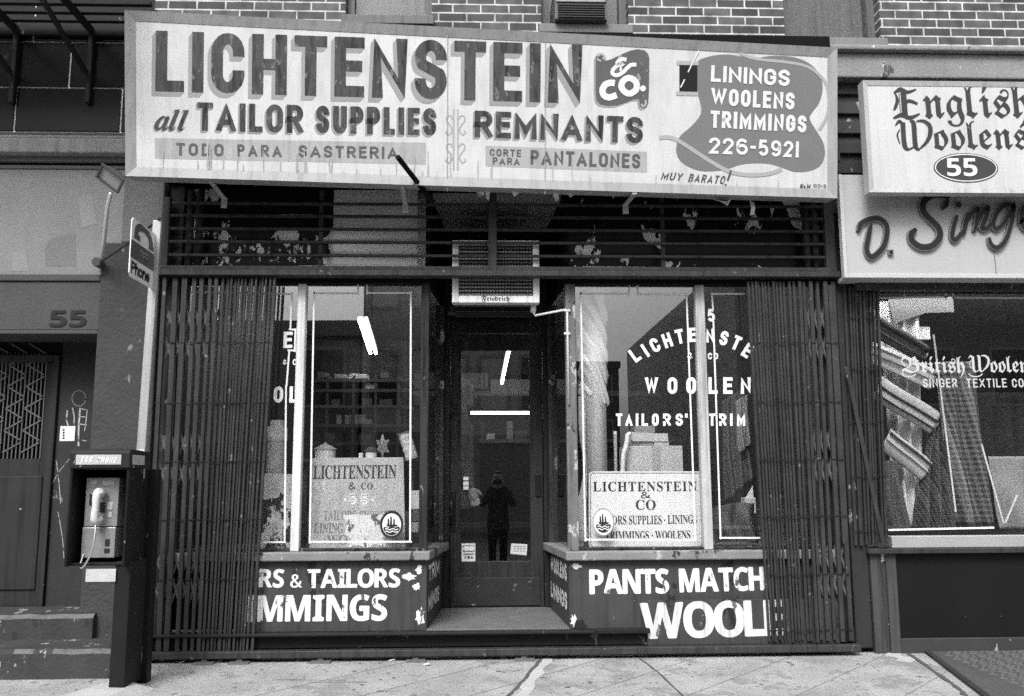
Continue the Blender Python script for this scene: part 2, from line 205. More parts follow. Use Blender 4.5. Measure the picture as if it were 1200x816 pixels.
# ---------------------------------------------------------------- lettering
GL = {"sL":[[15,0,15,17,62,32,75,81,75,379,62,425,16,439,16,455,250,455,250,439,208,434,188,416,182,379,182,83,185,47,200,31,234,28,315,40,335,49,354,63,370,80,409,154,427,154,402,0]],"sI":[[13,0,13,17,61,32,69,42,74,56,75,75,75,387,63,427,13,439,13,455,244,455,244,439,196,427,188,419,184,405,183,387,183,77,187,44,206,26,246,17,246,0]],"sC":[[257,-11,213,-7,174,3,137,20,105,43,78,71,56,104,39,142,29,184,26,228,30,273,39,314,56,351,79,384,106,412,139,435,176,452,216,462,259,465,292,463,328,454,367,440,388,435,402,439,413,449,419,465,437,465,437,308,420,308,403,347,381,380,356,407,328,427,298,439,265,443,198,419,157,347,144,226,159,114,203,46,278,24,305,26,331,33,358,45,383,61,407,81,428,106,447,89,395,33,332,0]],"sH":[[15,0,15,17,62,32,75,81,75,379,62,424,16,439,16,455,242,455,242,439,204,432,187,415,182,379,182,251,342,251,342,379,337,415,320,432,282,439,282,455,507,455,507,439,461,424,449,379,449,81,461,33,471,25,487,20,507,17,507,0,282,0,282,17,329,31,336,41,340,58,342,81,342,221,182,221,182,81,194,32,242,17,242,0]],"sT":[[92,0,92,17,114,19,130,23,142,31,150,42,154,59,156,81,156,433,149,433,116,430,88,420,65,403,47,380,35,352,29,318,11,318,11,455,410,455,410,317,394,317,375,382,333,420,269,433,263,433,263,81,265,58,269,41,276,30,288,23,305,19,328,17,328,0]],"sE":[[14,0,14,17,35,18,51,22,62,30,70,41,74,57,75,78,75,369,74,394,69,413,62,425,51,433,36,437,16,439,16,455,399,455,399,320,383,320,375,357,361,386,340,406,312,420,276,428,232,430,200,428,186,417,183,388,183,246,193,246,221,248,243,256,259,269,272,288,281,313,288,345,304,345,304,118,287,118,273,181,241,213,185,222,183,222,183,67,192,35,230,28,313,39,371,75,411,143,430,143,402,0]],"sN":[[403,-11,107,350,107,79,119,31,167,17,167,0,18,0,18,17,54,23,71,41,76,79,76,388,36,433,18,439,18,455,156,455,391,169,391,377,386,414,369,431,331,439,331,455,480,455,480,439,433,425,422,377,422,-11]],"sS":[[43,-11,43,158,62,158,75,113,91,77,111,50,136,30,164,19,197,15,220,17,241,24,257,36,269,51,276,69,279,89,273,117,255,140,225,160,163,191,127,210,99,231,77,253,62,276,53,302,50,332,52,358,57,381,67,403,80,421,96,437,115,449,136,459,160,464,185,466,229,461,282,448,291,446,300,445,310,447,317,454,320,466,339,466,339,319,322,319,293,385,248,429,194,445,173,443,155,437,140,426,128,413,122,398,120,380,121,364,127,349,137,336,189,303,253,273,317,233,350,188,359,133,357,106,350,80,339,58,323,38,304,21,281,8,254,-2,225,-8,192,-10,158,-8,126,1,98,9,85,12,69,7,61,-11]],"sO":[[261,-11,228,-9,198,-3,169,7,94,58,75,81,58,106,45,134,35,163,29,195,28,228,29,260,35,292,45,321,58,349,75,374,95,397,117,417,143,434,170,448,200,458,232,464,265,466,298,464,328,458,357,448,431,399,481,323,490,293,496,261,498,228,496,195,490,163,481,134,467,106,450,81,430,58,355,7,325,-3,294,-9],[265,12,328,36,367,108,379,228,376,293,365,346,348,389,324,419,294,437,260,443,196,419,158,347,145,228,149,163,159,109,177,67,201,37,230,18]],"sU":[[248,-13,192,-8,147,6,114,29,91,61,78,103,73,155,73,379,61,424,15,439,15,455,240,455,240,439,202,432,185,415,181,379,181,140,183,104,191,74,203,51,221,35,245,25,275,22,340,37,379,83,392,159,392,378,379,423,328,439,328,455,474,455,474,439,433,421,422,378,422,181,418,118,403,69,380,32,346,7,302,-8]],"sP":[[15,0,15,17,62,32,75,81,75,379,62,424,16,439,16,455,214,455,265,454,306,449,336,440,357,429,375,415,390,398,400,378,407,356,409,332,404,296,390,266,367,240,334,221,292,209,242,206,182,206,182,81,194,32,242,17,242,0],[182,230,201,230,231,232,255,240,272,253,283,271,290,297,292,329,290,361,285,387,275,406,261,420,241,428,216,431,189,424,182,398]],"sR":[[15,0,15,17,62,32,75,81,75,379,62,424,16,439,16,455,217,455,278,452,329,442,367,426,395,403,412,372,417,334,406,285,372,248,315,224,432,50,452,26,478,17,480,17,480,0,338,0,201,212,182,212,182,81,194,32,242,17,242,0],[182,234,203,234,235,236,261,245,280,258,293,278,301,304,304,336,295,389,268,421,224,431,190,422,182,385]],"sA":[[-9,0,-9,18,24,30,49,75,206,466,224,465,384,87,411,34,420,25,430,20,443,18,443,0,229,0,229,18,259,21,277,30,283,46,273,81,253,132,103,132,79,71,76,59,75,48,80,32,96,21,124,18,128,18,128,0],[113,161,242,161,177,319]],"sM":[[14,0,14,17,61,32,69,43,74,58,75,79,75,382,71,416,53,432,15,439,15,455,185,455,317,142,449,455,617,455,617,439,573,423,560,378,560,85,565,43,582,23,617,17,617,0,396,0,396,17,433,25,450,44,455,83,455,399,288,0,270,0,105,389,105,80,107,57,112,41,120,30,169,17,169,0]],"sW":[[171,-11,32,393,15,427,-15,439,-15,455,181,455,181,439,150,432,140,410,148,373,223,153,301,353,286,399,267,429,229,439,229,455,439,455,439,439,413,436,398,427,393,412,399,386,474,166,541,369,549,406,538,430,503,439,503,455,624,455,624,439,594,421,575,379,446,-11,428,-11,316,309,190,-11]],"sG":[[268,-10,222,-7,179,3,141,19,108,42,80,70,57,103,41,141,31,183,28,229,31,274,41,315,57,352,80,385,107,413,139,435,176,452,215,462,257,465,293,463,330,454,369,441,388,436,406,443,419,465,437,465,437,308,420,308,382,379,329,426,267,443,200,419,159,347,146,228,150,163,161,110,180,67,206,37,238,19,275,13,298,14,316,19,328,27,336,39,341,53,343,71,343,128,341,146,337,161,329,170,275,182,275,198,500,198,500,182,457,171,446,128,446,29,387,7,328,-6]],"sD":[[20,0,20,17,63,30,74,75,74,374,72,397,68,415,61,426,15,439,15,455,222,455,296,449,357,429,405,396,440,351,461,295,468,228,441,101,362,25,228,0],[222,24,262,30,295,47,319,75,337,115,347,166,351,229,336,342,294,410,223,433,190,423,182,385,182,72,190,34]],"fn":[[85,-15,64,12,33,26,33,46,45,52,53,63,55,81,55,218,54,241,49,257,42,266,29,253,14,266,83,342,99,329,95,323,101,318,119,304,130,285,134,260,134,253,224,342,244,342,273,313,307,300,307,280,297,274,291,264,289,251,289,90,291,70,303,64,331,85,346,72,268,-15,251,-5,255,2,220,25,208,59,209,72,210,85,210,98,210,111,210,232,208,249,200,262,187,272,134,220,134,81,136,63,143,52,156,46,156,26,126,12,105,-15]],"fg":[[146,-134,111,-131,81,-123,55,-109,35,-91,22,-69,15,-43,78,-43,87,-80,111,-102,150,-109,190,-98,218,-68,229,-28,212,14,191,81,83,-8,65,-1,71,15,66,30,53,47,35,76,22,105,18,125,16,148,22,192,42,233,84,280,156,342,177,342,176,340,203,320,237,306,285,291,285,271,267,227,263,164,266,114,277,72,294,38,295,30,295,22,293,-6,286,-33,276,-57,262,-79,245,-98,224,-113,201,-125,175,-131],[141,79,159,87,186,106,184,144,199,240,124,281,97,239,89,176,98,127,119,92]],"fl":[[122,-15,104,-7,111,3,101,12,73,25,25,42,25,62,39,79,41,109,41,402,39,427,27,453,44,466,57,452,67,432,75,406,84,430,97,451,113,467,133,480,155,487,179,490,179,469,159,466,143,459,132,449,120,391,120,107,128,85,171,66,196,81,211,68]],"fi":[[71,371,84,433,96,468,112,489,134,496,150,493,159,484,162,469,150,439,122,403,92,371],[130,-15,112,-5,116,2,81,25,70,59,70,75,71,90,72,102,72,115,72,230,70,250,58,255,28,239,14,254,103,342,121,331,113,316,123,302,147,286,169,279,169,259,158,255,152,246,150,230,150,93,153,71,165,64,193,85,208,72]],"fs":[[118,-15,111,-5,95,8,67,26,26,50,26,71,54,90,70,108,76,126,73,141,63,158,48,177,19,219,30,239,55,271,87,305,117,331,136,342,147,336,174,319,197,309,216,306,250,320,263,355,249,391,216,405,186,391,169,359,139,381,167,415,210,428,247,419,275,393,286,355,279,317,255,278,211,225,233,211,250,195,264,177,282,123,280,103,274,84,263,67,208,25,187,15,168,6,154,-1,138,-15],[132,175,191,242,165,246,140,256,113,274,101,279,87,271,81,255,104,218,122,193],[178,38,211,54,224,91,213,124,187,152,163,163,148,154,93,91,127,65,150,50]],"fh":[[149,-134,133,-123,185,-39,213,37,222,119,209,193,163,268,126,240,126,82,132,71,146,66,169,86,183,71,99,-15,79,-15,56,12,25,26,25,46,42,58,47,81,47,402,33,453,50,466,63,452,73,432,81,406,90,430,103,451,120,467,139,480,161,487,185,490,185,469,165,466,149,459,138,449,126,391,126,269,224,342,238,327,230,314,245,291,267,259,286,214,294,159,280,67,233,-29]],"fo":[[143,-15,113,4,30,32,30,52,38,57,42,65,44,78,45,99,45,214,44,244,42,269,222,342,232,323,223,318,235,295,256,260,278,224,293,171,276,117,220,46,163,-15],[185,48,206,75,218,134,215,160,207,187,192,215,154,287,124,275,124,75]],"fe":[[155,-15,137,-7,140,2,106,16,79,32,61,51,49,72,41,95,39,122,39,217,43,247,60,265,174,342,189,342,253,246,258,234,250,224,118,125,128,97,153,78,181,71,212,76,242,98,256,83],[118,155,185,205,189,211,140,289,125,277,119,263,118,236]],"fr":[[131,-15,113,-5,121,6,112,15,85,27,40,42,40,62,48,69,53,80,55,97,55,218,54,241,49,257,42,266,29,253,14,266,83,342,99,329,95,323,101,318,119,304,130,285,134,260,134,253,173,316,178,327,182,342,201,342,211,320,224,303,240,291,240,265,221,246,208,214,187,214,183,234,176,250,165,263,134,215,134,107,137,90,158,77,182,68,194,73,212,89,227,75]],"ft":[[122,-15,104,-5,113,6,37,35,37,55,46,61,51,73,52,90,52,266,21,266,21,286,83,345,114,414,138,414,133,368,131,313,209,313,209,266,131,266,131,83,175,64,199,81,213,66]],"fB":[[273,-15,218,-1,117,53,102,59,90,62,77,59,69,52,66,40,75,13,50,2,36,25,28,47,25,67,27,84,35,99,47,113,104,136,175,160,197,174,216,192,231,214,242,238,249,267,251,300,238,362,201,407,184,416,166,422,146,424,102,413,69,382,56,337,69,287,107,252,170,232,165,205,123,214,89,230,62,252,43,280,31,313,27,351,29,379,35,404,45,428,58,449,75,467,94,482,116,492,141,499,167,501,192,499,216,493,239,482,261,468,280,450,296,429,332,447,369,465,407,484,441,504,455,481,445,467,451,449,464,425,482,399,496,384,508,379,523,384,538,361,447,307,475,295,499,278,519,256,534,230,543,202,546,171,542,137,529,105,508,77,479,51,443,29,399,11,353,-3,311,-12],[324,277,375,303,405,320,428,336,421,358,402,390,380,419,365,432,310,404,320,377,326,349,328,320],[377,41,416,54,442,90,452,139,438,196,401,235,349,249,314,242,294,196,265,169,233,153,175,130,214,113,271,81,312,59,348,45]],"fF":[[196,-124,116,-109,94,-98,75,-84,59,-68,48,-50,41,-30,38,-8,54,45,86,91,103,125,101,136,94,143,83,145,58,132,42,106,17,120,36,149,59,167,86,173,103,171,117,166,129,156,138,144,144,131,146,115,132,66,103,20,87,-23,90,-42,100,-59,115,-73,135,-84,160,-91,189,-93,217,-90,240,-82,258,-69,271,-51,279,-30,281,-6,275,21,257,55,226,95,180,151,149,191,137,212,129,235,127,258,138,293,173,338,231,396,184,411,129,417,78,408,41,383,27,346,40,305,51,291,67,280,87,270,76,244,21,286,8,306,0,330,-3,357,11,412,50,459,104,490,167,502,222,496,291,478,375,448,410,438,441,454,459,435,382,361,363,349,337,355,289,373,263,384,241,360,227,332,223,302,240,258,275,213,313,247,335,276,355,276,379,253,414,242,414,222,377,177,357,177,344,194,331,204,318,207,291,194,353,111,366,85,374,58,376,30,373,1,365,-26,352,-50,334,-72,313,-90,288,-104,260,-115,229,-121]],"fd":[[145,-15,122,1,76,23,25,40,25,60,38,77,40,105,40,214,40,244,37,269,120,317,40,372,29,387,23,401,21,416,24,436,35,454,53,469,77,480,106,487,140,490,140,469,107,461,95,441,98,429,104,417,116,407,147,387,199,355,264,307,296,262,305,214,288,144,247,78,215,39,165,-15],[181,48,192,53,203,67,215,89,225,118,231,149,233,182,225,230,199,266,147,301,119,285,119,83,146,70,164,58]],"fc":[[124,-15,108,-3,118,7,94,22,64,46,46,72,39,105,39,224,42,252,60,272,144,334,163,342,194,326,219,310,232,319,246,304,209,266,186,250,180,252,125,293,118,261,118,130,121,102,141,81,171,67,185,70,203,80,224,97,236,81]],"bP":[[60,0,60,480,214,480,270,475,315,462,349,440,373,410,387,373,392,330,390,303,384,276,374,252,360,229,340,209,316,193,286,180,249,173,206,171,162,171,162,0],[162,254,195,254,222,256,245,261,264,271,278,285,286,303,289,326,280,365,253,388,208,396,162,396]],"bA":[[0,0,169,482,293,482,463,0,354,0,319,114,144,114,109,0],[170,199,295,199,259,311,251,340,240,375,232,407,223,374,212,336,204,311]],"bN":[[60,0,60,480,189,480,397,120,399,120,396,187,394,253,394,480,486,480,486,0,357,0,148,363,145,363,149,294,151,226,151,0]],"bT":[[144,0,144,395,13,395,13,480,375,480,375,395,245,395,245,0]],"bS":[[167,-7,118,-4,73,6,31,22,31,117,102,90,175,77,197,79,215,84,228,92,244,128,241,145,232,160,217,172,150,207,114,225,77,253,48,293,36,350,41,390,56,423,80,450,113,470,152,482,199,486,270,478,341,453,308,373,249,394,195,402,151,388,136,353,138,337,146,324,158,313,226,277,289,241,329,196,343,133,338,93,323,59,297,31,262,10,219,-2]],"bM":[[60,0,60,480,199,480,312,113,314,113,435,480,573,480,573,0,478,0,478,227,479,279,481,335,483,375,480,375,357,0,263,0,148,376,145,376,148,336,150,278,151,223,151,0]],"bC":[[255,-7,208,-3,168,7,133,24,103,47,80,76,62,110,49,149,41,192,39,239,42,286,51,328,65,367,85,402,111,431,141,455,177,472,218,483,264,486,335,477,404,453,371,370,317,392,264,402,228,397,198,382,175,358,157,325,147,285,144,238,147,191,156,152,172,120,195,97,226,83,264,78,323,85,386,103,386,18,324,-1]],"bH":[[60,0,60,480,162,480,162,291,352,291,352,480,453,480,453,0,352,0,352,207,162,207,162,0]],"bW":[[122,0,0,480,100,480,161,218,170,179,179,132,185,92,191,132,199,177,207,211,277,480,373,480,443,211,450,177,459,132,465,92,471,132,480,179,488,218,549,480,649,480,527,0,412,0,347,252,342,274,335,306,328,339,324,364,321,339,314,307,308,274,302,251,238,0]],"bO":[[267,-7,218,-3,176,7,139,24,108,48,83,76,63,111,50,150,42,193,39,241,42,289,50,332,63,371,83,405,108,433,139,456,176,473,219,484,268,487,317,484,360,473,396,456,427,433,452,405,471,370,485,331,493,288,496,240,493,193,485,150,471,110,452,76,427,47,396,24,360,7,317,-3],[267,79,307,83,338,98,361,122,376,154,386,194,389,240,386,287,376,327,361,359,338,383,307,398,268,402,229,398,198,383,175,359,159,327,149,287,146,240,149,194,159,154,175,122,198,98,229,83]],"bL":[[60,0,60,480,162,480,162,84,357,84,357,0]],"bI":[[21,0,21,58,80,85,80,395,21,422,21,480,240,480,240,422,181,395,181,85,240,58,240,0]],"bR":[[60,0,60,480,200,480,260,476,308,464,345,444,371,416,386,380,392,336,379,278,346,237,302,209,443,0,330,0,216,184,162,184,162,0],[162,267,195,267,225,268,249,274,267,283,279,296,286,313,289,333,286,354,278,370,266,382,247,390,223,395,193,396,162,396]],"bG":[[262,-7,196,0,141,21,97,56,65,105,45,166,39,240,42,288,52,332,68,371,91,405,119,433,153,456,193,473,238,483,289,486,365,478,432,457,398,375,348,394,289,402,261,399,235,393,212,381,192,366,175,347,162,325,152,299,146,270,144,238,156,155,167,133,180,114,197,98,217,87,241,80,269,78,305,80,333,85,333,185,242,185,242,269,433,269,433,21,354,1]],"bD":[[60,0,60,480,211,480,259,477,302,468,342,453,376,432,404,406,427,374,444,336,455,293,458,244,450,170,427,109,389,61,337,27,273,7,196,0],[162,84,206,84,287,101,336,154,353,242,349,290,337,329,318,359,291,380,257,392,216,396,162,396]],"bE":[[60,0,60,480,336,480,336,396,162,396,162,291,324,291,324,208,162,208,162,84,336,84,336,0]],"bU":[[252,-7,193,-1,145,15,107,42,79,78,63,121,57,171,57,480,158,480,158,186,161,151,169,123,183,103,201,89,225,81,255,79,285,81,309,90,327,105,339,126,347,153,349,187,349,480,451,480,451,169,448,137,441,107,429,80,412,55,390,34,363,16,331,4,294,-4]],"bB":[[60,0,60,480,210,480,268,477,317,468,355,453,382,430,398,399,404,358,401,332,395,309,384,289,370,272,352,261,330,255,330,251,373,234,404,199,416,139,410,99,395,65,369,37,333,16,291,4,240,0],[162,289,221,289,247,291,268,296,282,304,292,314,298,328,300,345,297,361,291,374,279,384,216,396,162,396],[162,84,228,84,256,86,277,92,292,102,302,115,308,131,310,149,308,166,302,180,292,192,276,202,254,207,225,209,162,209]],"b5":[[162,-7,91,0,33,19,33,107,93,85,158,76,186,78,209,84,227,94,241,109,249,128,251,152,241,192,208,216,155,224,116,221,83,214,42,235,60,480,320,480,320,394,149,394,140,300,165,304,201,306,230,304,256,299,279,289,301,277,319,260,333,240,344,217,351,191,353,161,348,112,332,71,305,38,268,13,220,-2]],"b2":[[27,0,27,71,147,192,206,254,238,300,248,345,246,362,241,376,232,388,189,402,136,389,81,353,26,418,70,451,123,476,197,486,227,484,254,479,278,469,299,456,316,441,330,423,340,402,347,380,349,357,333,284,287,220,215,148,153,90,153,85,362,85,362,0]],"b6":[[199,-7,167,-4,138,3,110,16,86,33,64,57,47,85,34,119,26,158,24,203,30,285,51,362,93,425,113,443,136,457,162,469,192,478,226,483,264,485,297,484,328,480,328,399,301,404,271,406,234,404,203,397,178,387,159,373,143,355,132,334,117,256,121,256,160,296,178,304,200,310,225,312,264,307,298,294,325,272,346,242,358,205,362,160,357,112,342,71,318,38,285,13,245,-2],[197,75,215,77,231,84,245,95,256,111,262,132,264,158,262,180,257,198,248,214,235,225,219,231,199,234,160,224,134,199,124,167,132,124,157,89]],"b9":[[120,-7,87,-6,55,-2,55,79,83,75,113,73,150,75,180,81,205,92,225,106,240,124,251,144,267,222,263,222,225,183,207,174,184,168,156,167,118,171,86,184,58,206,38,236,26,274,21,318,26,367,41,407,65,441,98,465,138,480,185,485,216,482,246,475,273,462,298,445,319,422,336,393,350,359,357,320,360,275,354,193,333,117,290,53,271,35,248,21,221,9,191,0,157,-5],[185,244,224,255,250,280,259,311,251,355,227,390,187,404,168,401,152,395,138,383,128,367,122,346,120,320,121,298,127,280,136,265,148,253,165,247]],"b1":[[176,0,176,277,177,323,179,373,164,358,144,340,89,296,40,357,194,480,277,480,277,0]],"s&":[[187,-7,144,-3,107,9,77,28,54,54,40,86,36,125,39,157,48,185,63,208,139,266,99,318,89,337,83,359,81,382,84,413,95,439,114,459,139,475,169,484,204,487,237,484,266,475,289,460,306,439,317,414,320,383,317,357,308,333,293,312,224,258,354,133,382,181,401,240,461,240,434,160,392,95,490,0,410,0,352,56,281,11,254,1,222,-5],[188,293,245,336,254,350,260,366,262,383,260,399,255,412,246,423,234,432,219,437,202,439,156,424,146,413,140,399,138,383,151,338],[189,46,263,60,314,93,175,229,118,185,106,169,100,150,97,127,100,104,108,84,122,68,141,56,163,48]],"b&":[[187,-7,144,-3,107,9,77,28,54,54,40,86,36,125,39,157,48,185,63,208,139,266,99,318,89,337,83,359,81,382,84,413,95,439,114,459,139,475,169,484,204,487,237,484,266,475,289,460,306,439,317,414,320,383,317,357,308,333,293,312,224,258,354,133,382,181,401,240,461,240,434,160,392,95,490,0,410,0,352,56,281,11,254,1,222,-5],[188,293,245,336,254,350,260,366,262,383,260,399,255,412,246,423,234,432,219,437,202,439,156,424,146,413,140,399,138,383,151,338],[189,46,263,60,314,93,175,229,118,185,106,169,100,150,97,127,100,104,108,84,122,68,141,56,163,48]],"ia":[[53,-9,33,-6,16,1,1,14,-10,30,-17,50,-19,73,-5,147,32,220,84,276,112,295,139,306,165,310,189,305,205,290,214,265,225,303,297,303,241,108,232,74,228,56,238,40,251,46,267,61,285,87,300,78,265,30,231,1,197,-9,174,-4,160,10,155,34,157,52,162,75,111,12,93,1,74,-6],[93,41,124,56,152,95,176,147,192,202,198,248,195,266,186,277,172,281,141,264,109,219,83,159,70,115,65,81,68,59,77,45]],"il":[[40,-9,3,3,-10,40,-8,61,-2,85,77,371,87,414,84,425,74,431,58,433,52,433,52,450,183,470,79,86,75,69,73,54,83,41,96,46,112,62,131,89,144,79,93,12,76,0,59,-7]]}
CAPH = {'s': 455.0, 'f': 455.0, 'b': 480.0}
for k_ in 'sb':
    CAPH[k_] = float(max(max(c[1::2]) for c in GL[k_+'H']))
CAPH['i'] = float(max(max(c[1::2]) for c in GL['il']))
CAPH['f'] = float(max(max(c[1::2]) for c in GL['fl']))
def arc(cx, cy, rx, ry, a0, a1, n=10):
    return [(cx+rx*math.cos(R(a0+(a1-a0)*i/n)), cy+ry*math.sin(R(a0+(a1-a0)*i/n))) for i in range(n+1)]
_C = [(1,.64)]+arc(.5,.72,.5,.28,0,180)+arc(.5,.28,.5,.28,180,360)+[(1,.36)]
_O = arc(.5,.70,.5,.30,0,180)+arc(.5,.30,.5,.30,180,360)
_P = [(0,0),(0,1),(.55,1)]+arc(.55,.74,.45,.26,90,-90)+[(0,.48)]
SG = {  # letter: (width / height, strokes)
 'A':(.62,[[(0,0),(.5,1),(1,0)],[(.2,.27),(.8,.27)]]), 'B':(.52,[[(0,0),(0,1),(.55,1)]+arc(.55,.765,.4,.235,90,-90)+[(0,.53)],[(.0,.53),(.58,.53)]+arc(.58,.265,.42,.265,90,-90)+[(0,0)]]),
 'C':(.5,[_C]), 'D':(.52,[[(0,0),(0,1),(.45,1)]+arc(.5,.7,.5,.3,90,0)+arc(.5,.3,.5,.3,0,-90)+[(0,0)]]),
 'E':(.46,[[(1,1),(0,1),(0,0),(1,0)],[(0,.52),(.88,.52)]]), 'F':(.45,[[(1,1),(0,1),(0,0)],[(0,.52),(.85,.52)]]),
 'G':(.53,[_C+[(1,.47),(.5,.47)]]), 'H':(.53,[[(0,0),(0,1)],[(1,0),(1,1)],[(0,.5),(1,.5)]]), 'I':(.0,[[(.5,0),(.5,1)]]),
 'L':(.43,[[(0,1),(0,0),(1,0)]]), 'M':(.68,[[(0,0),(0,1),(.5,.22),(1,1),(1,0)]]), 'N':(.55,[[(0,0),(0,1),(1,0),(1,1)]]),
 'O':(.54,[_O+[_O[0]]]), 'P':(.5,[_P]), 'R':(.53,[_P,[(.45,.48),(1,0)]]),
 'S':(.5,[[(1,.70)]+arc(.5,.745,.5,.255,0,205,14)+[(.1,.6),(.9,.42)]+arc(.5,.265,.5,.265,25,-180,14)+[(0,.31)]]),
 'T':(.5,[[(0,1),(1,1)],[(.5,1),(.5,0)]]), 'U':(.53,[[(0,1)]+arc(.5,.3,.5,.3,180,360)+[(1,1)]]), 'V':(.58,[[(0,1),(.5,0),(1,1)]]),
 'W':(.86,[[(0,1),(.25,0),(.5,.9),(.75,0),(1,1)]]), 'X':(.55,[[(0,0),(1,1)],[(0,1),(1,0)]]), 'Y':(.56,[[(0,1),(.5,.45),(1,1)],[(.5,.45),(.5,0)]]),
 '1':(.0,[[(.5,0),(.5,1)]]), '2':(.5,[[(0,.68)]+arc(.5,.73,.5,.27,180,-30,12)+[(0,0),(1,0)]]), '5':(.5,[[(.95,1),(.1,1),(.05,.55),(.4,.62)]+arc(.5,.31,.5,.31,80,-160,14)]),
 '6':(.52,[arc(.5,.7,.5,.3,25,180)+arc(.5,.3,.5,.3,180,540,22)]), '9':(.52,[arc(.5,.3,.5,.3,205,360)+arc(.5,.7,.5,.3,0,360,22)]),
 '-':(.3,[[(0,.5),(1,.5)]]), '.':(.0,[[(.5,0),(.5,.02)]]), "'":(.0,[[(.5,1),(.5,.85)]]), '!':(.0,[[(.5,1),(.5,.36)],[(.5,.04),(.5,.0)]]),
 '&':(.58,[[(1,.05),(.2,.72)]+arc(.45,.8,.28,.2,190,-20,10)+[(.15,.45)]+arc(.42,.25,.42,.25,160,300,8)+[(.95,.42)]]), '0':(.5,[_O+[_O[0]]]),
 'i':(.0,[[(.5,0),(.5,.5)],[(.5,.7),(.5,.72)]]), ' ':(.3,[]),
}
def ribbon(pts, hw, square=True):                           # left/right outline of a thick line, list of quads
    pts = [Vector((p[0], p[1])) for p in pts]; n = len(pts)
    q = [pts[0]]
    for p in pts[1:]:
        if (p-q[-1]).length > 1e-5: q.append(p)
    pts = q; n = len(pts)
    if n < 2: return []
    closed = (pts[0]-pts[-1]).length < 1e-4
    if closed: pts = pts[:-1]; n -= 1
    hw = hw if isinstance(hw, (list, tuple)) else [hw]*(n+1)
    if square and not closed:
        d = (pts[0]-pts[1]).normalized(); pts[0] = pts[0]+d*hw[0]
        d = (pts[-1]-pts[-2]).normalized(); pts[-1] = pts[-1]+d*hw[n-1]
    Ls, Rs = [], []
    for i in range(n):
        a = pts[i]-pts[i-1] if (closed or i > 0) else pts[1]-pts[0]
        b = pts[(i+1)%n]-pts[i] if (closed or i < n-1) else a
        a = a.normalized(); b = b.normalized(); na = Vector((-a.y,a.x)); nb = Vector((-b.y,b.x))
        m = na+nb
        m = na if m.length < 1e-3 else m.normalized()
        k = 1/max(m.dot(na), .38)
        Ls.append(pts[i]+m*hw[i]*k); Rs.append(pts[i]-m*hw[i]*k)
    out = []
    for i in range(n if closed else n-1):
        j = (i+1) % n; out.append((Ls[i], Rs[i], Rs[j], Ls[j]))
    return out
def stroke_word(mb, text, P0, U, V, N, t=.2, gap=.14, lift=.002, arcfn=None, space=.3):
    """Letters of even stroke from P0 along U (full width) and V (cap height); t is the stroke as a share of the height."""
    H = V.length; Wd = U.length/H
    nat = [max(SG[c][0], 0) for c in text]
    fixed = sum(t if SG[c][0] == 0 else 0 for c in text) + gap*(len(text)-1)
    var = sum(nat); k = (Wd-fixed)/var if var else 1
    x = 0; lv = 0; Nn = N.normalized()
    for c in text:
        w = t if SG[c][0] == 0 else SG[c][0]*k
        for st in SG[c][1]:
            pts = [(x+t/2+p[0]*(w-t), t/2+p[1]*(1-t)) for p in st]
            for quad in ribbon(pts, t/2, c not in 'CGS25690&'):
                z = lift+.00015*(lv % 3); vs = []
                for q in quad:
                    qx, qy = min(max(q.x, x-.06), x+w+.06), min(max(q.y, 0), 1)
                    vs.append(arcfn(qx/Wd, qy)+Nn*z if arcfn else P0+U*(qx/Wd)+V*qy+Nn*z)
                mb.add(vs, [(0,1,2,3)])
            lv += 1
        x += w+gap
    return mb
def inside(p, c):
    r_ = False
    for i in range(len(c)):
        (x1,y1),(x2,y2) = c[i-1], c[i]
        if (y1 > p[1]) != (y2 > p[1]) and p[0] < (x2-x1)*(p[1]-y1)/(y2-y1)+x1: r_ = not r_
    return r_
def groups(cs):                                             # each outer outline with its own holes
    outer = [c for c in cs if not any(c is not d and inside(c[0], d) for d in cs)]
    return [[o]+[c for c in cs if c is not o and inside(c[0], o)] for o in outer]
def glyph_word(mb, font, text, P0, U, V, N, gap=40, lift=.002, space=250, shear=0, bold=0):
    """Letters of outlined faces, scaled to fill U and V."""
    x = 0; items = []
    for c in text:
        if c == ' ': x += space; continue
        if c in '.-*':
            x += 30; items.append((c, x)); x += 110+gap; continue
        g = GL[font+c]; xs = [v for ct in g for v in ct[0::2]]
        items.append((g, x-min(xs))); x += max(xs)-min(xs)+gap
    tot = x-gap; H = CAPH[font]; Nn = N.normalized()*lift
    for g, ox in items:
        if isinstance(g, str):
            cy = {'.':40, '-':H*.45, '*':H*.42}[g]; g = [[v for a in range(10) for v in (40+42*math.cos(a*.6283), cy+42*math.sin(a*.6283))]]
        cs = [list(zip(c[0::2], c[1::2])) for c in g]
        for grp in groups(cs):
            for bi, (bx, bz) in enumerate(((0,0),(-bold,0),(bold,0),(0,bold*.7),(0,-bold*.7)) if bold else ((0,0),)):
                of = U.normalized()*(bx*V.length)+V*bz+N.normalized()*(.00012*bi)
                mb.poly(grp, lambda a, b: P0+U*((a+ox+shear*b)/tot)+V*(b/H)+Nn+of)
    return mb
def nib_stroke(mb, pts, hw, fn, N, lift):                    # pts with a width each, fn maps (x, y) to space
    for q in ribbon(pts, hw, square=False):
        mb.add([Vector(fn(v.x, v.y))+N*lift for v in q], [(0,1,2,3)])
def line_on(plane, a, b, h):                                # P0, U, V of a baseline a-b (pixels) with cap height h pixels on a plane
    p0, p1 = PP(*a, plane), PP(*b, plane); m = ((a[0]+b[0])/2, (a[1]+b[1])/2)
    up = PP(m[0], m[1]-h, plane)-PP(m[0], m[1], plane)
    n = plane[1]; U = p1-p0; Vd = n.cross(U).normalized()
    if Vd.z < 0: Vd = -Vd
    return p0, U, Vd*up.length
